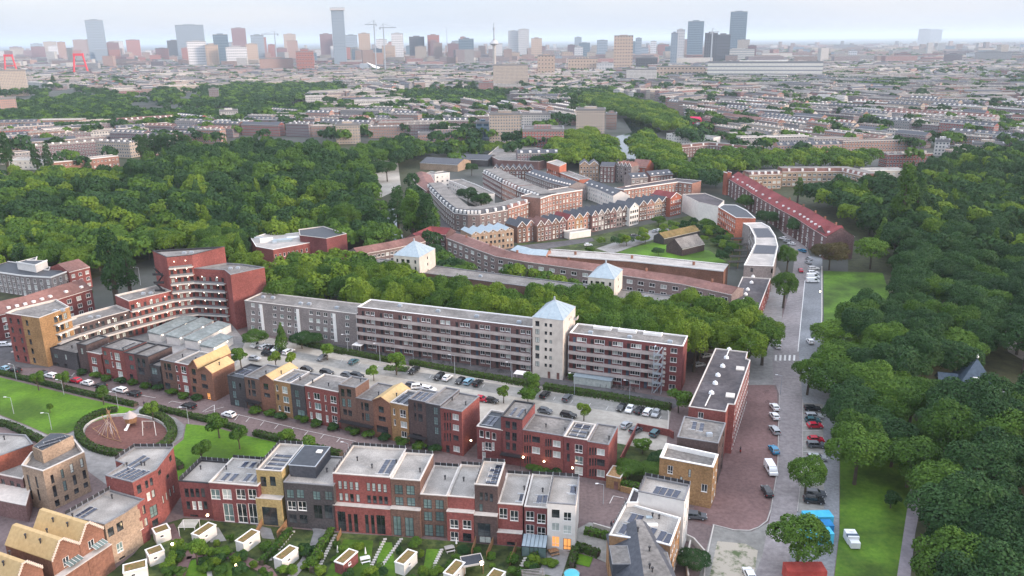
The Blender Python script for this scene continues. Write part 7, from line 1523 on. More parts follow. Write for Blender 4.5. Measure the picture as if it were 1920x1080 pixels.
# shrubs
GS2='front garden shrubs of the middle row'
for i,(x,y) in enumerate([(155,697),(177,703),(200,708),(224,713),(247,716),(270,723),(295,727),(320,735),(345,741),(366,745),(481,770),(507,775),(524,780),(565,786),(595,793),(627,800),(660,808),(690,815),(722,821),(755,828),(785,836),(815,842),(1000,880),(1020,885),(1038,888),(930,872)]):
    T=tree(x,y,1.9,2.3,'small','mid' if i%3 else 'dark','%s front garden shrub, %s from the left along the middle row of houses'%('dark' if not i%3 else 'green',nth(i+1)),GS2,base=-.1)
gp=[Vector(G(*q)) for q in ((330,1015),(420,1010),(640,1012),(900,1035),(1060,1050),(1060,1090),(700,1095),(480,1090),(300,1080))]; gpp=[(p.x,p.y) for p in gp]; rg=random.Random(5); k=0
FR=[o.location for o in bpy.data.objects if o.name.startswith(('garden_shed','garden_table','pergola','garden_canopy','paddling'))]
while k<90:
    a,b_=rg.uniform(min(p[0] for p in gpp),max(p[0] for p in gpp)),rg.uniform(min(p[1] for p in gpp),max(p[1] for p in gpp))
    if not inpoly(a,b_,gpp) or any((Vector((a,b_))-Vector(l[:2])).length<3.2 for l in FR): continue
    h=rg.uniform(.8,2.4); TT=tree(a,b_,h,rg.uniform(.8,1.9),'small',rg.choice(['mid','bright','dark','light','mid']),'leafy shrub in the gardens below the garden row','garden shrubs below the garden row',px_=False,base=-.1); k+=1; ORD.append((TT,*proj(a,b_)[:2],'leafy shrub','in the gardens below the garden row','gs'))
FN='timber fences between the gardens'
def fence(pts,h,label):
    P=[Vector(G(*p)) for p in pts]; o=P[0]; T=thing('garden_fence',label,'fence',(o.x,o.y,0),0,FN); b=MB(); c=MB()
    for a,e in zip(P[:-1],P[1:]):
        Ln=(e-a).length; an=math.atan2(e.y-a.y,e.x-a.x); n=int(Ln/.5)
        for i in range(n): m=a.lerp(e,(i+.5)/n)-o; b.obox(m.x,m.y,an,.44,.05,.1,h+random.uniform(-.03,.03))
        for i in range(int(Ln/2)+1): m=a.lerp(e,min(1,i*2/Ln))-o; c.obox(m.x,m.y,an,.1,.1,0,h+.1)
    b.obj('boards',M['wood'],T); c.obj('posts',M['wood'],T)
fence([(492,985),(478,1012)],1.7,'short timber fence left of the yellow house terrace'); fence([(538,988),(520,1010)],1.7,'short timber fence right of the yellow house terrace'); fence([(892,1020),(884,1046)],1.8,'timber fence left of the dark brown tower house garden'); fence([(927,1016),(912,1050)],1.8,'timber fence right of the dark brown tower house garden'); fence([(640,1003),(632,1020)],1.6,'short timber fence left of the wide red house garden')
fence([(968,1032),(956,1062)],1.8,'dark timber fence between the lawns left of the veranda')
# hedges
def hedge(label,pts,wd,h,m='hedge',px_=True,dens=16):
    P=[Vector(G(*p)) if px_ else Vector(p) for p in pts]; A=[];N=[]
    o=P[0]; b=MB()
    for a,c in zip(P[:-1],P[1:]):
        Ln=(c-a).length; d=(c-a)/Ln; s=Vector((-d.y,d.x)); b.prism([tuple(v-o) for v in (a-s*wd*.4,c-s*wd*.4,c+s*wd*.4,a+s*wd*.4)],0,h*.9)
        n=int(Ln*(wd+2*h)*dens)+4; u=RS.rand(n)*Ln; t=RS.rand(n)*(wd+2*h)
        for i in range(n):
            if t[i]<h: v,z,nn=-wd/2,t[i],(-s.x,-s.y,.3)
            elif t[i]<h+wd: v,z,nn=t[i]-h-wd/2,h,(0,0,1)
            else: v,z,nn=wd/2,t[i]-h-wd,(s.x,s.y,.3)
            p=a+d*u[i]+s*v-o; A.append((p.x+RS.normal()*.06,p.y+RS.normal()*.06,z+RS.normal()*.07)); N.append(nn)
    A=np.array(A);N=np.array(N)+RS.normal(size=A.shape)*.45; N/=np.linalg.norm(N,axis=1)[:,None]
    T=thing('hedge',label,'hedge',(o.x,o.y,0)); ob('foliage',leaves_mesh('foliage',A,N,.17*(.6+.8*RS.rand(len(A))),LM[m]),T); b.obj('inner_twigs',M['bark2'],T)
hedge('long low hedge between the left lawn and the street',[(-40,692),(60,715),(140,735),(255,762)],1.6,1.1)
hedge('long low hedge between the right lawn and the street with bays',[(292,767),(390,790),(450,807)],1.6,1.2); hedge('hedge behind the garden row, right of the lawn',[(478,815),(560,836),(640,856)],1.8,1.3)
hedge('hedge between the grey path and the red roofed houses, lower left',[(-40,788),(20,800),(80,830)],1.8,1.2)
el=lambda a,rx,ry:(236+rx*math.cos(a),812-ry*math.sin(a))
hedge('clipped hedge ring round the left side of the playground',[el(a,88,42) for a in [1.75+.22*i for i in range(14)]],1.9,1.2); hedge('clipped hedge ring round the right side of the playground',[el(a,88,42) for a in [-1.0+.2*i for i in range(12)]],2.2,1.2)
hedge('long dark hedge between the car park and the gallery flats, left part',[(560,644),(640,662),(735,680)],2.0,1.5); hedge('long dark hedge between the car park and the gallery flats, middle part',[(770,683),(900,708),(1010,727)],2.0,1.5); hedge('long dark hedge between the car park and the gallery flats, right part',[(1020,729),(1130,746),(1258,768)],2.2,1.6)
hedge('green bush strip in front of the glazed ground floor of the gallery flats',[(1068,708),(1100,712),(1128,716)],4,2.2,'mid'); hedge('planted grass wedge with a bright tree in the car park',[(722,690),(765,694)],3.4,.35,'mid'); hedge('rough planted wedge beside the stair tower in the car park',[(985,742),(1000,728)],5,.5,'mid')
hedge('hedge above the low brick wall beside the small brick store',[(1163,915),(1243,935)],1.8,2.0,'mid'); hedge('dark clipped hedge round the small square lawn beside the white end house',[(1072,1065),(1080,1030),(1100,1035),(1122,1045)],1.3,1.5); hedge('hedge between two gravel gardens right of the white end house',[(1097,1000),(1145,1012)],1.4,1.4,'mid')
hedge('garden hedge right of the curved grey path',[(622,1000),(596,1040),(585,1075)],1.2,1.5,'mid'); hedge('garden hedge along the veranda garden',[(1028,1018),(1000,1050),(990,1062)],1.0,1.5,'mid'); hedge('hedge left of the stepping stones below the yellow house',[(545,1000),(510,1040),(490,1062)],1.2,1.4,'mid')
hedge('low hedge by the right lawn behind the garden row',[(318,862),(340,880)],1.6,1.3)
# playground
sheet('play_area',[el(a*.2618,77,31) for a in range(24)],0,M['bark'])
w_=strip('play_wall',[el(a*.25,80,34) for a in range(0,16)],.35,M['strim'],h=.35,kind=None); tag(w_,'low pale curved wall round the playground','wall')
def at(x,y,z=0): p=G(x,y,z); return (p[0],p[1],z)
T=thing('climbing_frame','timber climbing frame of leaning poles and ropes in the playground','climbing frame',at(207,815)); o=Vector(at(207,815))
for a,b_,h1_,h2_ in (((190,818),(212,800),0,5),((222,812),(205,800),0,5.5),((175,812),(200,822),1.5,.2),((200,822),(228,830),.2,.3),((210,806),(226,826),5,0),((196,806),(214,824),4.5,0),((202,822),(206,800),0,5),((216,820),(208,800),0,5),((174,812),(192,808),1.2,1.8)):
    p,q=Vector(at(*a))-o,Vector(at(*b_))-o; b=MB(); b.tube((p.x,p.y,h1_),(q.x,q.y,h2_),.1,.08,5); b.obj('pole',M['wood'],T)
b=MB(); rg=random.Random(3)
for i in range(16): a=rg.uniform(0,6.28); r_=rg.uniform(1,3.2); b.tube((r_*math.cos(a),r_*math.sin(a),rg.uniform(0,2)),(.4*math.cos(a+1),.4*math.sin(a+1),rg.uniform(2.5,4.8)),.04,.04,4)
b.obj('ropes',M['concp'],T)
T=thing('play_hut','round thatched play hut with a slide at the back of the playground','play hut',at(247,797)); b=MB(); b.cyl(0,0,1.0,2.6,1.5,1.7,9); b.obj('hut',M['wood'],T); b=MB(); b.cyl(0,0,2.6,4.3,1.9,.1,9); b.obj('roof',M['concp'],T)
for a in range(4): b=MB(); b.tube((1.2*math.cos(a*1.57),1.2*math.sin(a*1.57),0),(1.2*math.cos(a*1.57),1.2*math.sin(a*1.57),1.1),.09,.09,5); b.obj('leg',M['wood'],T)
b=MB(); b.face([(-.35,-1.4,1.1),(.35,-1.4,1.1),(.35,-3.6,.15),(-.35,-3.6,.15)][::-1]); b.box(-.42,-.35,-3.6,-1.4,.1,.5); b.obj('slide',M['wtrim'],T)
T=thing('swing','pale metal swing frame on the right of the playground','swing',at(280,815)); o=Vector(at(280,815))
Sw=[(268,818),(270,803),(293,818),(290,803),(299,814)]; pt=[Vector(at(x,y))-o for x,y in Sw]; tp1,tp2=(Vector(at(269,806))-o+Vector((0,0,2.6))),(Vector(at(291,806))-o+Vector((0,0,2.6)))
for a,b_ in ((pt[0],tp1),(pt[1],tp1),(pt[2],tp2),(pt[3],tp2)): b=MB(); b.tube(tuple(a),tuple(b_),.09,.09,5); b.obj('leg',M['strim'],T)
b=MB(); b.tube(tuple(tp1),tuple(tp2),.09,.09,5); b.obj('crossbar',M['strim'],T)
for f in (.33,.66): m_=tp1.lerp(tp2,f); b=MB(); b.tube(tuple(m_),(m_.x-.2,m_.y,.6),.025,.025,4); b.tube((m_.x+.3,m_.y,m_.z),(m_.x+.1,m_.y,.6),.025,.025,4); b.box(m_.x-.25,m_.x+.15,m_.y-.12,m_.y+.12,.55,.6); b.obj('swing_seat',M['dtrim'],T)
# ------------------------------------------------ haze
b=MB(); b.box(-46000,46000,-500,62500,-1.5,236); hz=b.obj('haze',None) if False else None
me=b.mesh('haze',[]) ; hz=ob('haze',me); struct(hz,'stuff'); tag(hz,'pale evening haze that fades the far city','haze')
hm=bpy.data.materials.new('haze'); hm.use_nodes=True; n=hm.node_tree; n.nodes.clear(); ho=n.nodes.new('ShaderNodeOutputMaterial'); hv=n.nodes.new('ShaderNodeVolumePrincipled')
hv.inputs['Color'].default_value=(.76,.885,1,1); hv.inputs['Density'].default_value=.000065; hv.inputs['Anisotropy'].default_value=.2; n.links.new(hv.outputs[0],ho.inputs['Volume']); me.materials.append(hm)
sc.cycles.volume_bounces=1
# ------------------------------------------------ vehicles
def carpaint(n,c,r=.25): return mat(n,c,tuple(min(1,x*1.06) for x in c),scale=3,rough=r,spec=.6)
CP={'white':carpaint('white car paint',(.74,.75,.76)),'black':carpaint('black car paint',(.018,.02,.024)),'silver':carpaint('silver car paint',(.36,.38,.40)),'grey':carpaint('grey car paint',(.10,.11,.125)),'red':carpaint('red car paint',(.45,.015,.04)),
    'blue':carpaint('blue car paint',(.02,.20,.36)),'light blue':carpaint('light blue car paint',(.22,.38,.48)),'teal':carpaint('teal car paint',(.05,.12,.14))}
M['tyre']=mat('tyre rubber',(.015,.015,.016),(.025,.025,.025),scale=4); M['hl']=mat('headlight glass',(.7,.7,.68),(.8,.8,.78),scale=4,rough=.2); M['tl']=mat('tail light',(.35,.01,.01),(.4,.02,.02),scale=4,rough=.3); M['cg']=mat('car glass',(.012,.016,.02),(.02,.025,.03),scale=2,rough=.05,spec=.9)
def carmesh(kind):
    """body, glass, wheel, headlights, tail lights; x forward"""
    if kind=='van': L,Wd,prof,gl=5.4,2.0,[(-2.7,.4),(-2.7,1.9),(-2.55,2.1),(1.25,2.1),(1.75,1.75),(2.15,1.15),(2.6,1.0),(2.7,.75),(2.7,.4)],[((1.30,2.0),(2.12,1.2))]
    elif kind=='estate': L,Wd,prof,gl=4.6,1.8,[(-2.3,.35),(-2.3,.9),(-2.1,1.38),(-1.9,1.5),(.35,1.5),(1.1,.98),(2.1,.85),(2.28,.65),(2.3,.35)],[]
    else: L,Wd,prof,gl=4.1,1.75,[(-2.05,.35),(-2.05,.85),(-1.9,1.0),(-1.35,1.45),(.2,1.48),(1.0,.98),(1.85,.84),(2.03,.65),(2.05,.35)],[]
    b=MB(); h=Wd/2
    def hw(z): return h if z<1.0 else h-(z-1.0)*(.10 if kind=='van' else .34)
    n=len(prof)
    for s in (1,-1): pts=[(x,s*hw(z),z) for x,z in prof]; b.face(pts[::-1] if s<0 else pts) if s>0 else b.face(pts[::-1])
    b.f[0]=tuple(reversed(b.f[0])); b.f[1]=tuple(reversed(b.f[1]))
    for i in range(n):
        (x0,z0),(x1,z1)=prof[i],prof[(i+1)%n]; b.face([(x0,-hw(z0),z0),(x0,hw(z0),z0),(x1,hw(z1),z1),(x1,-hw(z1),z1)][::1])
    for s in (-1,1): b.box(.55 if kind!='van' else 1.3,.72 if kind!='van' else 1.5,s*h-.0 if s>0 else -h-.16,s*h+.16 if s>0 else -h,.95,1.1)
    g=MB(); e=.012
    def strip(p,q,in0=.10,in1=.12):
        (x0,z0),(x1,z1)=p,q; d=math.hypot(x1-x0,z1-z0); nx,nz=-(z1-z0)/d*e*1.5,(x1-x0)/d*e*1.5; g.face([(x0+nx,-hw(z0)+in0,z0+nz),(x0+nx,hw(z0)-in0,z0+nz),(x1+nx,hw(z1)-in1,z1+nz),(x1+nx,-hw(z1)+in1,z1+nz)])
    L_=lambda p,q,t:(p[0]+(q[0]-p[0])*t,p[1]+(q[1]-p[1])*t)
    if kind=='van': strip(L_(prof[3],prof[4],.1),L_(prof[4],prof[5],.9)); side=[[(.35,1.2),(1.75,1.2),(1.55,1.7),(1.2,1.95),(.35,1.95)]]
    elif kind=='estate': strip(L_(prof[4],prof[5],.08),L_(prof[4],prof[5],.92)); strip(L_(prof[1],prof[2],.15),L_(prof[1],prof[2],.95)); side=[[(-2.0,1.0),(-.75,1.0),(-.75,1.42),(-1.85,1.42)],[(-.65,1.0),(.85,1.0),(.3,1.42),(-.65,1.42)]]
    else: strip(L_(prof[4],prof[5],.08),L_(prof[4],prof[5],.92)); strip(L_(prof[2],prof[3],.12),L_(prof[2],prof[3],.9)); side=[[(-1.65,1.03),(-.6,1.03),(-.6,1.38),(-1.3,1.38)],[(-.5,1.03),(.8,1.03),(.15,1.38),(-.5,1.38)]]
    for P in side:
        for s in (1,-1): pts=[(x,s*(hw(z)+e),z) for x,z in P]; g.face(pts[::-1] if s>0 else pts)
    w=MB()
    for k in range(12):
        a0,a1=k*.5236,(k+1)*.5236; r=.33 if kind!='van' else .36; c0,s0,c1,s1=math.cos(a0)*r,math.sin(a0)*r,math.cos(a1)*r,math.sin(a1)*r
        w.face([(c0,-.11,s0),(c0,.11,s0),(c1,.11,s1),(c1,-.11,s1)]); w.face([(0,.11,0),(c1,.11,s1),(c0,.11,s0)]); w.face([(0,-.11,0),(c0,-.11,s0),(c1,-.11,s1)])
    rim=MB()
    for s in (-.125,.125):
        for k in range(8): a0,a1=k*.785,(k+1)*.785; q=[(0,s,0),(.2*math.cos(a0),s,.2*math.sin(a0)),(.2*math.cos(a1),s,.2*math.sin(a1))]; rim.face(q if s<0 else q[::-1])
    hl=MB(); hl.box(L/2-.06,L/2+.012,-.19,.19,.62,.78); tl=MB(); tl.box(-L/2-.012,-L/2+.05,-.13,.13,.72,.95)
    return dict(b=b,g=g.mesh('glass',M['cg']),w=w.mesh('wheel',M['tyre']),r=rim.mesh('rim',M['steel']),h=hl.mesh('headlight',M['hl']),t=tl.mesh('tail_light',M['tl']),L=L,W=Wd)
CK={k:carmesh(k) for k in('van','estate','hatch')}; CBM={}; PROTO={}
def makecar(kind,c):
    K=CK[kind]
    T=ob({'van':'van','estate':'parked_car','hatch':'parked_car'}[kind],None)
    if (kind,c) not in CBM: CBM[(kind,c)]=K['b'].mesh('body',CP[c])
    ob('body',CBM[(kind,c)],T); ob('glass',K['g'],T); wb=K['L']*.31
    for x in (-wb,wb):
        for s in (-1,1): w=ob('wheel',K['w'],T,(x,s*(K['W']/2-.11),.33)); ob('rim',K['r'],w)
    for s in (-1,1): ob('headlight',K['h'],T,(0,s*(K['W']/2-.3),0)); ob('tail_light',K['t'],T,(0,s*(K['W']/2-.2),0))
    return T
def car(kind,c,x,y,ang,label,group=None):
    p=G(x,y,.7); k=(kind,c)
    if k not in PROTO: T=makecar(kind,c); PROTO[k]=T; T.location=(p[0],p[1],.16); T.rotation_euler=(0,0,ang)
    else: T=dup(PROTO[k],(p[0],p[1],.16),ang)
    T['label']=label; T['category']='van' if kind=='van' else 'car'
    if 'group' in T: del T['group']
    if group: T['group']=group
    return T
aB=frB.a; rc=random.Random(4)
for kd,c,x,y,lb in (('hatch','light blue',8,691,'light blue car at the far left end of the street by the left lawn'),('estate','black',28,694,'black estate just right of the light blue car, by the ochre corner block'),('hatch','black',79,700,'black car below the ochre corner block'),('estate','white',95,704,'white estate right of the black car below the ochre corner block'),('hatch','black',127,711,'small black car left of the red one on the left street'),
   ('hatch','red',141,713,'dark red car on the street beside the left lawn'),('hatch','white',163,718,'white car just right of the dark red one'),('hatch','black',188,723,'black car between two white ones on the left street'),('estate','white',225,731,'white estate left of the black car, in front of the dark brown end house'),('estate','black',251,738,'black estate right of the white one, left of the empty bays'),('estate','black',354,761,'lone black car near the hatched road marking'),('hatch','white',429,777,'lone white car right of the hatched road marking')):
    car(kd,c,x,y,aB+math.pi+rc.uniform(-.03,.03),lb,'cars parked along the left street')
car('estate','white',10,646,aB+.5,'white car on the side street left of the ochre corner block')
aP=frB.a+math.pi/2-.05; GP='cars parked in the bays of the car park'
for kd,c,x,y,lb in (('van','white',483,646,'white van at the left end of the car park'),('estate','white',497,650,'white car squeezed beside the white van'),('hatch','black',508,652,'black car second right of the white van'),('hatch','white',518,655,'white car left of the hedge end, between dark cars'),('hatch','black',528,657,'black car left of the last white car in the first bay group'),('estate','white',541,659,'white car at the right end of the first bay group'),
   ('hatch','grey',604,671,'grey car by itself near the small bright tree'),('hatch','teal',663,678,'teal car alone in the second bay group'),('estate','black',776,695,'black car right of the grass wedge'),('estate','black',823,706,'black car left of a white one in the middle bays'),('hatch','white',839,708,'white car right of a black one in the middle bays'),('hatch','black',863,714,'black car left of the pale blue one'),('estate','light blue',879,715,'pale blue car between two black ones'),('estate','black',896,718,'black car right of the pale blue one'),
   ('estate','black',1022,740,'black car right of the stair tower wedge'),('estate','grey',1064,746,'dark grey car alone in the right bays'),('hatch','black',1165,764,'black car leftmost of the five at the right end of the car park'),('hatch','white',1181,767,'white car second of the five at the right end'),('estate','black',1199,769,'black car in the middle of the five at the right end'),('estate','white',1215,772,'white car fourth of the five at the right end'),('hatch','silver',1230,775,'silver car rightmost of the five at the right end')):
    car(kd,c,x,y,aP+rc.uniform(-.05,.05)+(math.pi if rc.random()<.4 else 0),lb,GP)
for kd,c,x,y,a,lb in (('estate','black',503,664,.1,'black car parked lengthwise below the first bay group'),('hatch','silver',477,672,.1,'silver car behind the twin yellow gables'),('hatch','black',575,692,0,'black car behind the first single yellow gable'),('estate','black',613,698,0,'black car behind the bright red double house'),('hatch','grey',651,703,0,'grey car behind the tall brown grey house'),('estate','black',670,704,0,'black car right behind the tall brown grey house'),('hatch','grey',772,722,.2,'grey car behind the second single yellow gable'),('estate','white',785,725,.5,'white car behind the dark brown solar house'),('hatch','white',805,730,0,'white car behind the red end house'),
   ('hatch','red',903,748,0,'red car behind the red end house'),('hatch','black',922,751,0,'black car beside the red one behind the passage'),('hatch','grey',1022,770,0,'grey car behind the tall plum brown house'),('estate','black',1066,778,0,'black car behind the red house with slit windows'),('hatch','silver',1174,797,1.3,'silver car by the red garden wall'),('estate','grey',1193,806,1.2,'dark grey car beside the silver one by the red garden wall'),('estate','teal',1229,811,1.4,'teal car alone in the bottom corner of the car park')):
    car(kd,c,x,y,aB+a,lb,'cars on the near side of the car park')
for kd,c,x,y,a,lb in (('hatch','white',1452,763,1.6,'white car, topmost of the line on the red brick forecourt edge'),('hatch','white',1452,780,1.6,'white car second in the line on the forecourt edge'),('estate','silver',1452,806,1.6,'silver car third in the line on the forecourt edge'),('hatch','blue',1451,843,1.6,'bright blue small car above the white van'),('van','white',1445,880,4.7,'white delivery van on the forecourt edge'),('estate','black',1438,921,1.55,'black car below the white delivery van'),
   ('estate','white',1456,648,1.6,'white car under the yellow green tree at the crossing'),('hatch','white',1458,637,1.6,'white car half hidden under the tree at the crossing'),('estate','grey',1305,967,-.15,'dark grey car turning beside the white corner house'),('hatch','white',1405,1077,1.6,'white car at the bottom edge beside the waste lot'),
   ('estate','black',1524,766,-.08,'black car at the top of the sideways bays'),('estate','silver',1526,780,-.08,'silver car second from the top of the sideways bays'),('hatch','teal',1524,788,-.08,'teal car third from the top of the sideways bays'),('hatch','red',1528,798,0,'red car fourth from the top of the sideways bays'),('hatch','red',1530,824,-.1,'red car below the gap in the sideways bays'),('estate','grey',1530,834,-.08,'grey car right under the lower red one'),('estate','silver',1532,858,-.1,'silver car half under the middle street tree'),('estate','grey',1529,925,-.15,'grey car below the middle street tree'),('estate','black',1526,938,-.2,'black car at the bottom of the sideways bays'),
   ('hatch','white',1560,728,1.5,'white car in the shade of the wood, left one'),('hatch','silver',1579,730,1.5,'silver car in the shade of the wood, right one'),
   ('van','white',1524,527,0,'white van, lowest of the four by the upper lawn'),('van','white',1524,519,0,'white van, second lowest of the four by the upper lawn'),('estate','white',1525,511,0,'white car, third of the four by the upper lawn'),('estate','white',1526,503,0,'white car, topmost of the four by the upper lawn'),('hatch','red',1501,507,1.4,'red car driving on the upper road'),('hatch','silver',1517,485,1.7,'silver car below the blue one on the upper road'),('hatch','silver',1515,492,1.7,'silver car above the parked white vans'),('estate','blue',1504,470,1.9,'dark blue car under the trees at the bend'),
   ('hatch','white',1468,447,2.3,'white car, farthest of three at the bend of the upper road'),('hatch','silver',1476,452,2.3,'silver car, middle of three at the bend of the upper road'),('hatch','white',1484,457,2.3,'white car, nearest of three at the bend of the upper road'),('hatch','white',1519,640,1.5,'white car half under the bright yellow green tree'),
   ('hatch','white',1326,667,.3,'white car in the shade behind the dark roofed building, upper one'),('hatch','silver',1311,684,.3,'silver car in the shade behind the dark roofed building, lower one'),
   ('hatch','silver',1228,433,.9,'silver car in the courtyard row, left one'),('hatch','white',1235,432,.9,'white car in the courtyard row, second one'),('hatch','black',1242,430,.9,'black car in the courtyard row, right one'),('estate','grey',1190,442,.2,'grey car in the courtyard by the young trees'),('hatch','black',1170,447,.3,'black car in the courtyard by the young trees'),('hatch','white',1103,459,.2,'white car behind the pink terrace')):
    car(kd,c,x,y,a,lb)
# ------------------------------------------------ lamps, containers, small things
GLm='street lamps'
def lamp(x,y,h,label,d=0.,glow=False):
    p=G(x,y,0); T=thing('street_lamp',label,'street lamp',(p[0],p[1],0),d,GLm); b=MB(); b.cyl(0,0,0,h,.09,.05,6); b.obj('post',M['steel'],T); b=MB(); b.tube((0,0,h-.05),(-1.3,0,h+.25),.04,.04,5); b.obj('arm',M['steel'],T); b=MB(); b.box(-1.9,-1.2,-.14,.14,h+.17,h+.3); b.obj('lamp_head',M['lampw' if glow else 'pvt'],T)
for i,(x,y,h,lb) in enumerate(((26,776,5,'street lamp on the path, left edge of the left lawn'),(97,806,5,'street lamp on the path below the middle of the left lawn'),(31,712,5,'street lamp in front of the ochre corner block'),(222,766,5,'street lamp at the right tip of the left lawn'),(354,795,5,'street lamp by the hedge near the white car'),(120,740,4.5,'street lamp in the left lawn hedge'),(653,665,7,'tall lamp in the car park behind the hedge, leftmost'),(713,682,7,'tall lamp in the car park left of the grass wedge'),(853,706,7,'tall lamp in the car park below the long gallery flat'),(960,720,7,'tall lamp in the car park left of the stair tower'),(1077,741,7,'tall lamp in the car park right of the stair tower'),(1180,757,7,'tall lamp in the car park, rightmost'),(556,648,7,'tall lamp behind the parked white vans'),
      (1513,480,9,'tall lamp post at the upper road beside the chestnut'),(1463,740,6,'lamp post at the top corner of the brick forecourt'),(1131,945,5,'short lamp on the street right of the white end house'),(264,535,8,'tall lamp behind the curved gallery building'),(655,865,5,'street lamp behind the wide red house'))): lamp(x,y,h,lb,[0,.2,-.2][i%3])
def wlamp(x,y,h,lb,m='lamp'): 
    p=G(x,y,h); T=thing('wall_lamp',lb,'lamp',(p[0],p[1]-.3,h)); b=MB(); b.ball(0,0,0,.24,8); b.obj('globe',M[m],T); b=MB(); b.box(-.05,.05,0,.3,-.05,.05); b.obj('bracket',M['dtrim'],T)
for x,y,h,lb in ((883,825,3.5,'warm lamp on the red end house by the passage'),(981,856,3,'warm lamp left of the two on the red house with slit windows'),(1020,864,3,'warm lamp in the middle of the red houses'),(1073,876,3,'warm lamp by the door of the deep red house'),(501,953,3.4,'warm lamp on the yellow house'),(1537,546,4,'yellow lamp glowing at the upper lawn corner'),(1391,1,1,''),(415,590,3,'yellow lamp at the passage under the curved gallery building')):
    if lb: wlamp(x,y,h,lb)
def boxy(x,y,l,wd,h,a,m,name,label,cat,group=None):
    p=G(x,y,h*.5); T=thing(name,label,cat,(p[0],p[1],0),a,group); b=MB(); b.box(-l/2,l/2,-wd/2,wd/2,.15,h); b.obj('body',M[m],T); r=MB()
    for i in range(int(l/.5)): r.box(-l/2+.1+i*.5,-l/2+.25+i*.5,-wd/2-.04,wd/2+.04,.2,h+.03)
    r.obj('ribs',M[m],T); d=MB(); d.box(l/2+.005,l/2+.06,-wd/2+.1,-.04,.3,h-.1); d.box(l/2+.005,l/2+.06,.04,wd/2-.1,.3,h-.1); d.obj('doors',M[m],T); return T
M['cblue']=mat('light blue container paint',(.06,.42,.62),(.09,.50,.70),scale=.6,extra=(.3,.85,1.05)); M['cblued']=mat('deep blue container paint',(.02,.18,.42),(.03,.24,.5),scale=.6); M['cred']=mat('red container paint',(.42,.06,.05),(.5,.09,.07),scale=.6,extra=(.3,.8,1.05)); M['cgrey']=mat('pale grey cabin paint',(.62,.64,.66),(.7,.72,.74),scale=.6)
boxy(1532,973,6,2.6,2.6,.03,'cblue','site_container','light blue site container beside the big street tree, upper one','container','site containers by the road'); boxy(1546,989,3,2.4,2.4,.03,'cblued','site_container','deep blue site container between the two light blue ones','container','site containers by the road'); boxy(1530,1005,6.4,2.6,2.6,.03,'cblue','site_container','light blue site container beside the big street tree, lower one','container','site containers by the road'); boxy(1508,1074,7.5,3,2.8,.0,'cred','site_container','red site container at the bottom edge of the road','container')
p=G(1598,1012,1); T=thing('site_cabin','white site caravan with a dark band on the lower lawn strip','caravan',(p[0],p[1],0),-.05); T.scale=(.85,.8,.8); b=MB(); b.box(-1.3,1.3,-.9,2.6,.4,2.7); b.obj('body',M['cgrey'],T); b=MB(); b.box(-1.35,1.35,-.4,.5,2.2,2.76); b.obj('dark_band',M['tileb'],T); b=MB(); b.box(-1.1,1.1,-2.6,-.91,.4,2.0); b.obj('porch',M['cgrey'],T); b=MB(); b.box(-.4,.4,1.2,1.9,2.7,2.95); b.obj('roof_hatch',M['wtrim'],T)
for x,y in ((-1.1,-.5),(1.1,-.5),(-1.1,2.2),(1.1,2.2)): b=MB(); b.cyl(x,y,0,.4,.15,.15,6); b.obj('support',M['dtrim'],T)
# pavilion with slate blue roof in the wood
a,c=Vector(G(1800,722,4.5)),Vector(G(1866,728,4.5)); fr=Fr(a,c); W=fr.L; D=W*.95; T=thing('pavilion','small house with a steep slate blue pyramid roof and white finial in the wood','pavilion',(a.x,a.y,0),fr.a); mark([tuple(a),tuple(c),fr.w(W,D),fr.w(0,D)])
walls(T,[(0,0),(W,0),(W,D),(0,D)],0,4.5,M['dbrown'],{0:gridw(W,3,1,3,2.2,1.1,1.8,'w')}); b=MB(); Q=[(-.5,-.5),(W+.5,-.5),(W+.5,D+.5),(-.5,D+.5)]; apx=(W*.5,D*.5,11.5)
for i in range(4): j=(i+1)%4; b.face([(*Q[i],4.4),(*Q[j],4.4),apx])
b.face([(*q,4.38) for q in reversed(Q)]); b.obj('roof',M['tileb'],T); b=MB(); b.ball(W/2,D/2,11.9,.4,8); b.cyl(W/2,D/2,12.1,12.9,.1,.02,6); b.obj('finial',M['wtrim'],T); b=MB(); b.box(W*.36,W*.6,.6,2.6,5.2,6.9); b.obj('dormer',M['wtrim'],T); b=MB(); b.box(-5,-.1,1,6,0,4.0); b.obj('side_wing',M['dbrown'],T); b=MB(); b.face([(-5.4,.6,4),(0,.6,4),(0,3.5,6.6),(-5.4,3.5,6.6)]); b.face([(-5.4,3.5,6.6),(0,3.5,6.6),(0,6.4,4),(-5.4,6.4,4)]); b.obj('wing_roof',M['tileb'],T)
sheet('clearing',[(1868,560),(1925,560),(1960,700),(1890,660)],.02,M['pave']); sheet('clearing',[(1780,700),(1900,735),(1925,760),(1780,770)],.02,M['stone'])
# courtyard decks
for i,(x,y) in enumerate(((1383,447),(1385,458),(1386,469),(1384,480),(1382,490))):
    p=G(x,y,3); T=thing('timber_deck','dark timber garden deck, %s from the top beside the curved roof block'%['first','second','third','fourth','fifth'][i],'deck',(p[0],p[1],0),.05,'stack of garden decks')
    b=MB(); b.box(-4,4,-1.6,1.6,2.8,3.0); b.obj('platform',M['dbrown'],T); b=MB(); b.box(-4,4,-1.66,-1.6,3.0,3.9); b.obj('railing',M['roofg'],T)
    for u in (-3.8,0,3.8): b=MB(); b.box(u-.1,u+.1,-1.5,-1.3,0,2.8); b.obj('post',M['wood'],T)
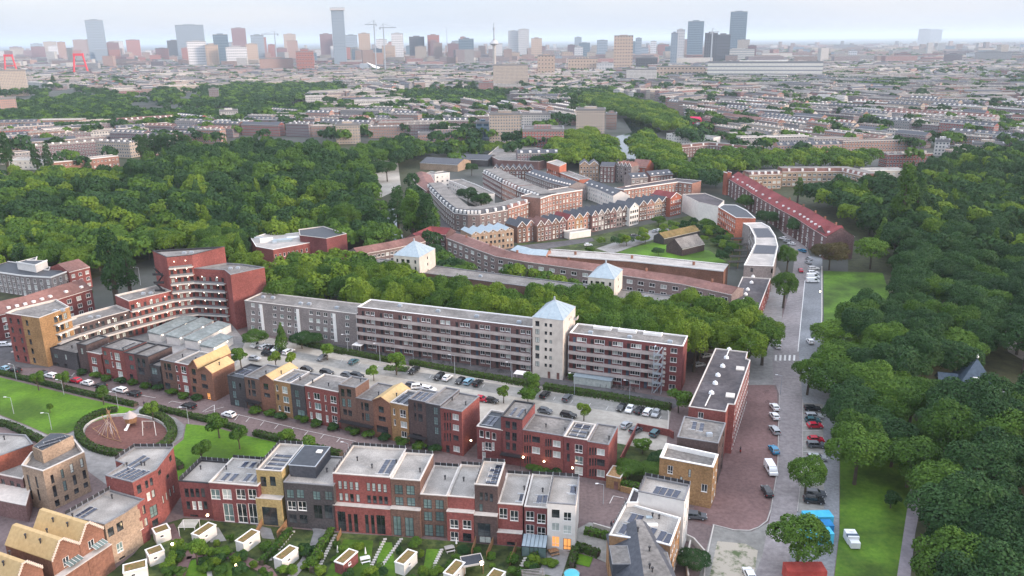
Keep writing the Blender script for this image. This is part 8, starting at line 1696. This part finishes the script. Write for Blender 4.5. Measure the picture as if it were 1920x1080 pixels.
# bicycles, motorbikes and small clutter in front of the gallery flats
def bike(x,y,a,label,group,m='dtrim'):
    p=G(x,y,0); T=thing('bicycle',label,'bicycle',(p[0],p[1],.16),a,group); 
    for s in (-.5,.5):
        w=MB()
        for k in range(10): a0,a1=k*.628,(k+1)*.628; w.tube((s+.33*math.cos(a0),0,.34+.33*math.sin(a0)),(s+.33*math.cos(a1),0,.34+.33*math.sin(a1)),.025,.025,4)
        w.obj('wheel',M['tyre'],T)
    f=MB()
    for P_,Q_ in (((-.5,0,.34),(-.1,0,.36)),((-.1,0,.36),(-.2,0,.85)),((-.1,0,.36),(.38,0,.85)),((-.2,0,.8),(.38,0,.85)),((.5,0,.34),(.36,0,1.0)),((.36,-.25,1.02),(.36,.25,1.02))): f.tube(P_,Q_,.022,.022,4)
    f.obj('frame',M[m],T); b=MB(); b.box(-.32,-.08,-.07,.07,.86,.92); b.obj('saddle',M['dtrim'],T); return T
rb=random.Random(9); B0=bike(712,668,.5,'bicycle among those parked in front of the gallery flats','bicycles parked at the gallery flats')
fS=frS
for i in range(60):
    u=rb.choice([rb.uniform(6,30),rb.uniform(30,W1-2),rb.uniform(W1+WW+14,W1+WW+26)]); w_=fS.w(u,-rb.uniform(1.8,4.2)); dup(B0,(w_[0],w_[1],.16),fS.a+rb.choice([1.2,1.5,1.7,.2]))
for (x,y),lb in zip(((1384,762),(1391,703),(1437,738),(1372,780),(1440,757)),('bicycle by the long red building entrance','bicycle near the crossing corner','bicycle at the top of the forecourt','bicycle against the red building steps','second bicycle near the forecourt trees')): bike(x,y,rb.uniform(0,3),lb,None)
for x,y,l,lb in ((672,645,3.5,'white gazebo roof beside the escape stair of the long gallery flat'),(980,699,5,'white canopy by the foot of the stair tower')):
    p=G(x,y,2.4); T=thing('gazebo',lb,'gazebo',(p[0],p[1],0),fS.a); b=MB(); b.box(-l/2,l/2,-1.5,1.5,2.3,2.42); b.obj('roof',M['wtrim'],T)
    for a_,c_ in ((-1,-1),(1,-1),(1,1),(-1,1)): b=MB(); b.cyl(a_*(l/2-.1),c_*1.4,0,2.3,.04,.04,5); b.obj('leg',M['wtrim'],T)
b=MB(); g0=Vector(G(1073,700,3.2)); T=thing('conservatory','long pale glass ground floor extension right of the stair tower','conservatory',(g0.x,g0.y,0),fS.a); b.box(.5,12,-.2,2.6,0,2.4); b.obj('glazing',M['curt'],T); b=MB(); b.box(.3,12.2,-.4,2.6,2.4,2.5); b.obj('roof',M['zinc'],T)
# motorbike with rider on the forecourt, two people by the corner garden
M['skin']=mat('skin',(.45,.27,.19)); M['cloth1']=mat('dark clothes',(.03,.03,.045)); M['cloth2']=mat('red jacket',(.3,.03,.03))
def person(x,y,a,label,m='cloth1',sit=False):
    p=G(x,y,0); T=thing('person',label,'person',(p[0],p[1],.14),a); me=bpy.data.meshes.new('body'); 
    hip=.95 if not sit else .78
    V=[(0,0,hip),(0,0,1.2 if not sit else 1.05),(0,0,1.45 if not sit else 1.3),(0,0,1.56 if not sit else 1.4),(0,0,1.7 if not sit else 1.55),
       (.0,.10,hip-.05),(.05 if not sit else .35,.13,.5 if not sit else .6),(0 if not sit else .2,.13,.06),(.14,.13,.04) if not sit else (.34,.13,.04),(0,-.10,hip-.05),(-.04 if not sit else .35,-.13,.5 if not sit else .6),(0 if not sit else .2,-.13,.06),(.14,-.13,.04) if not sit else (.34,-.13,.04),
       (0,.2,1.42 if not sit else 1.27),(.03 if not sit else .2,.26,1.15 if not sit else 1.08),(.12 if not sit else .45,.24,.92 if not sit else 1.05),(0,-.2,1.42 if not sit else 1.27),(.03 if not sit else .2,-.26,1.15 if not sit else 1.08),(.12 if not sit else .45,-.24,.92 if not sit else 1.05)]
    E_=[(0,1),(1,2),(2,3),(3,4),(0,5),(5,6),(6,7),(7,8),(0,9),(9,10),(10,11),(11,12),(2,13),(13,14),(14,15),(2,16),(16,17),(17,18)]
    Rd=[.14,.15,.13,.05,.10,.09,.065,.045,.04,.09,.065,.045,.04,.06,.045,.035,.06,.045,.035]
    me.from_pydata(V,E_,[]); o=ob('body',me,T); me.materials.append(M[m]); sk=o.modifiers.new('skin','SKIN'); 
    if not me.skin_vertices: me.attributes.new
    for i,sv in enumerate(me.skin_vertices[0].data if me.skin_vertices else []): sv.radius=(Rd[i],Rd[i]); sv.use_root=(i==0)
    ss=o.modifiers.new('sub','SUBSURF'); ss.levels=1; ss.render_levels=1
    b=MB(); b.ball(0,0,V[4][2]+.02,.115,10,.14); b.ball(.11,0,V[4][2]+.0,.02,6); b.obj('head',M['skin'],T); b=MB(); b.ball(-.02,0,V[4][2]+.07,.122,10,.11); b.obj('hair',M['dtrim'],T); return T
try:
    person(1146,992,1.,'person in dark clothes standing in the gravel garden beside the corner house, left one'); person(1151,990,4.,'person in dark clothes standing in the gravel garden beside the corner house, right one','cloth2'); person(271,763,2.,'person in dark clothes walking at the hedge gap by the playground')
    p=G(1388,849,0); T=bike(1388,849,1.4,'motor scooter crossing the red brick forecourt',None); T.name='scooter'; T['category']='scooter'; b=MB(); b.box(-.45,.25,-.13,.13,.35,.75); b.obj('engine',M['cloth2'],T); person(1388,849,1.4,'rider sitting on the scooter on the red brick forecourt','cloth1',True)
except Exception as ex: print('person',ex)

# ------------------------------------------------ labels that count: strips from near to far, then from the left
from collections import defaultdict
dd=defaultdict(list)
for q in ORD: dd[q[5]].append(q)
for key,L_ in dd.items():
    nb={'tb':14,'gs':5,'left':6,'right':7,'belt':3,'court':1,'canal':2,'avenue':2,'street':1,'sk':1,'sr':1,'courtyard':1}.get(key,1); L_.sort(key=lambda q:-q[2]); n=len(L_)
    for b_ in range(nb):
        S=sorted(L_[b_*n//nb:(b_+1)*n//nb],key=lambda q:q[1])
        for i,q in enumerate(S):
            rw=['front','second','third','fourth','fifth','sixth','seventh','eighth','ninth','tenth','eleventh','twelfth','thirteenth','fourteenth'][b_]
            st='' if nb==1 else ' in the %s row'%rw; wh=q[4]
            lab='%s %s from left%s %s'%(q[3],nth(i+1),st,wh)
            if len(lab.split())>16: lab='%s %s from left, %s row, %s'%(q[3],nth(i+1),rw,wh.replace('in the ',''))
            q[0]['label']=lab
for o in bpy.data.objects:
    if o.get('label') and len(o['label'].split())>16: print('LONG',len(o['label'].split()),o.name,o['label'])
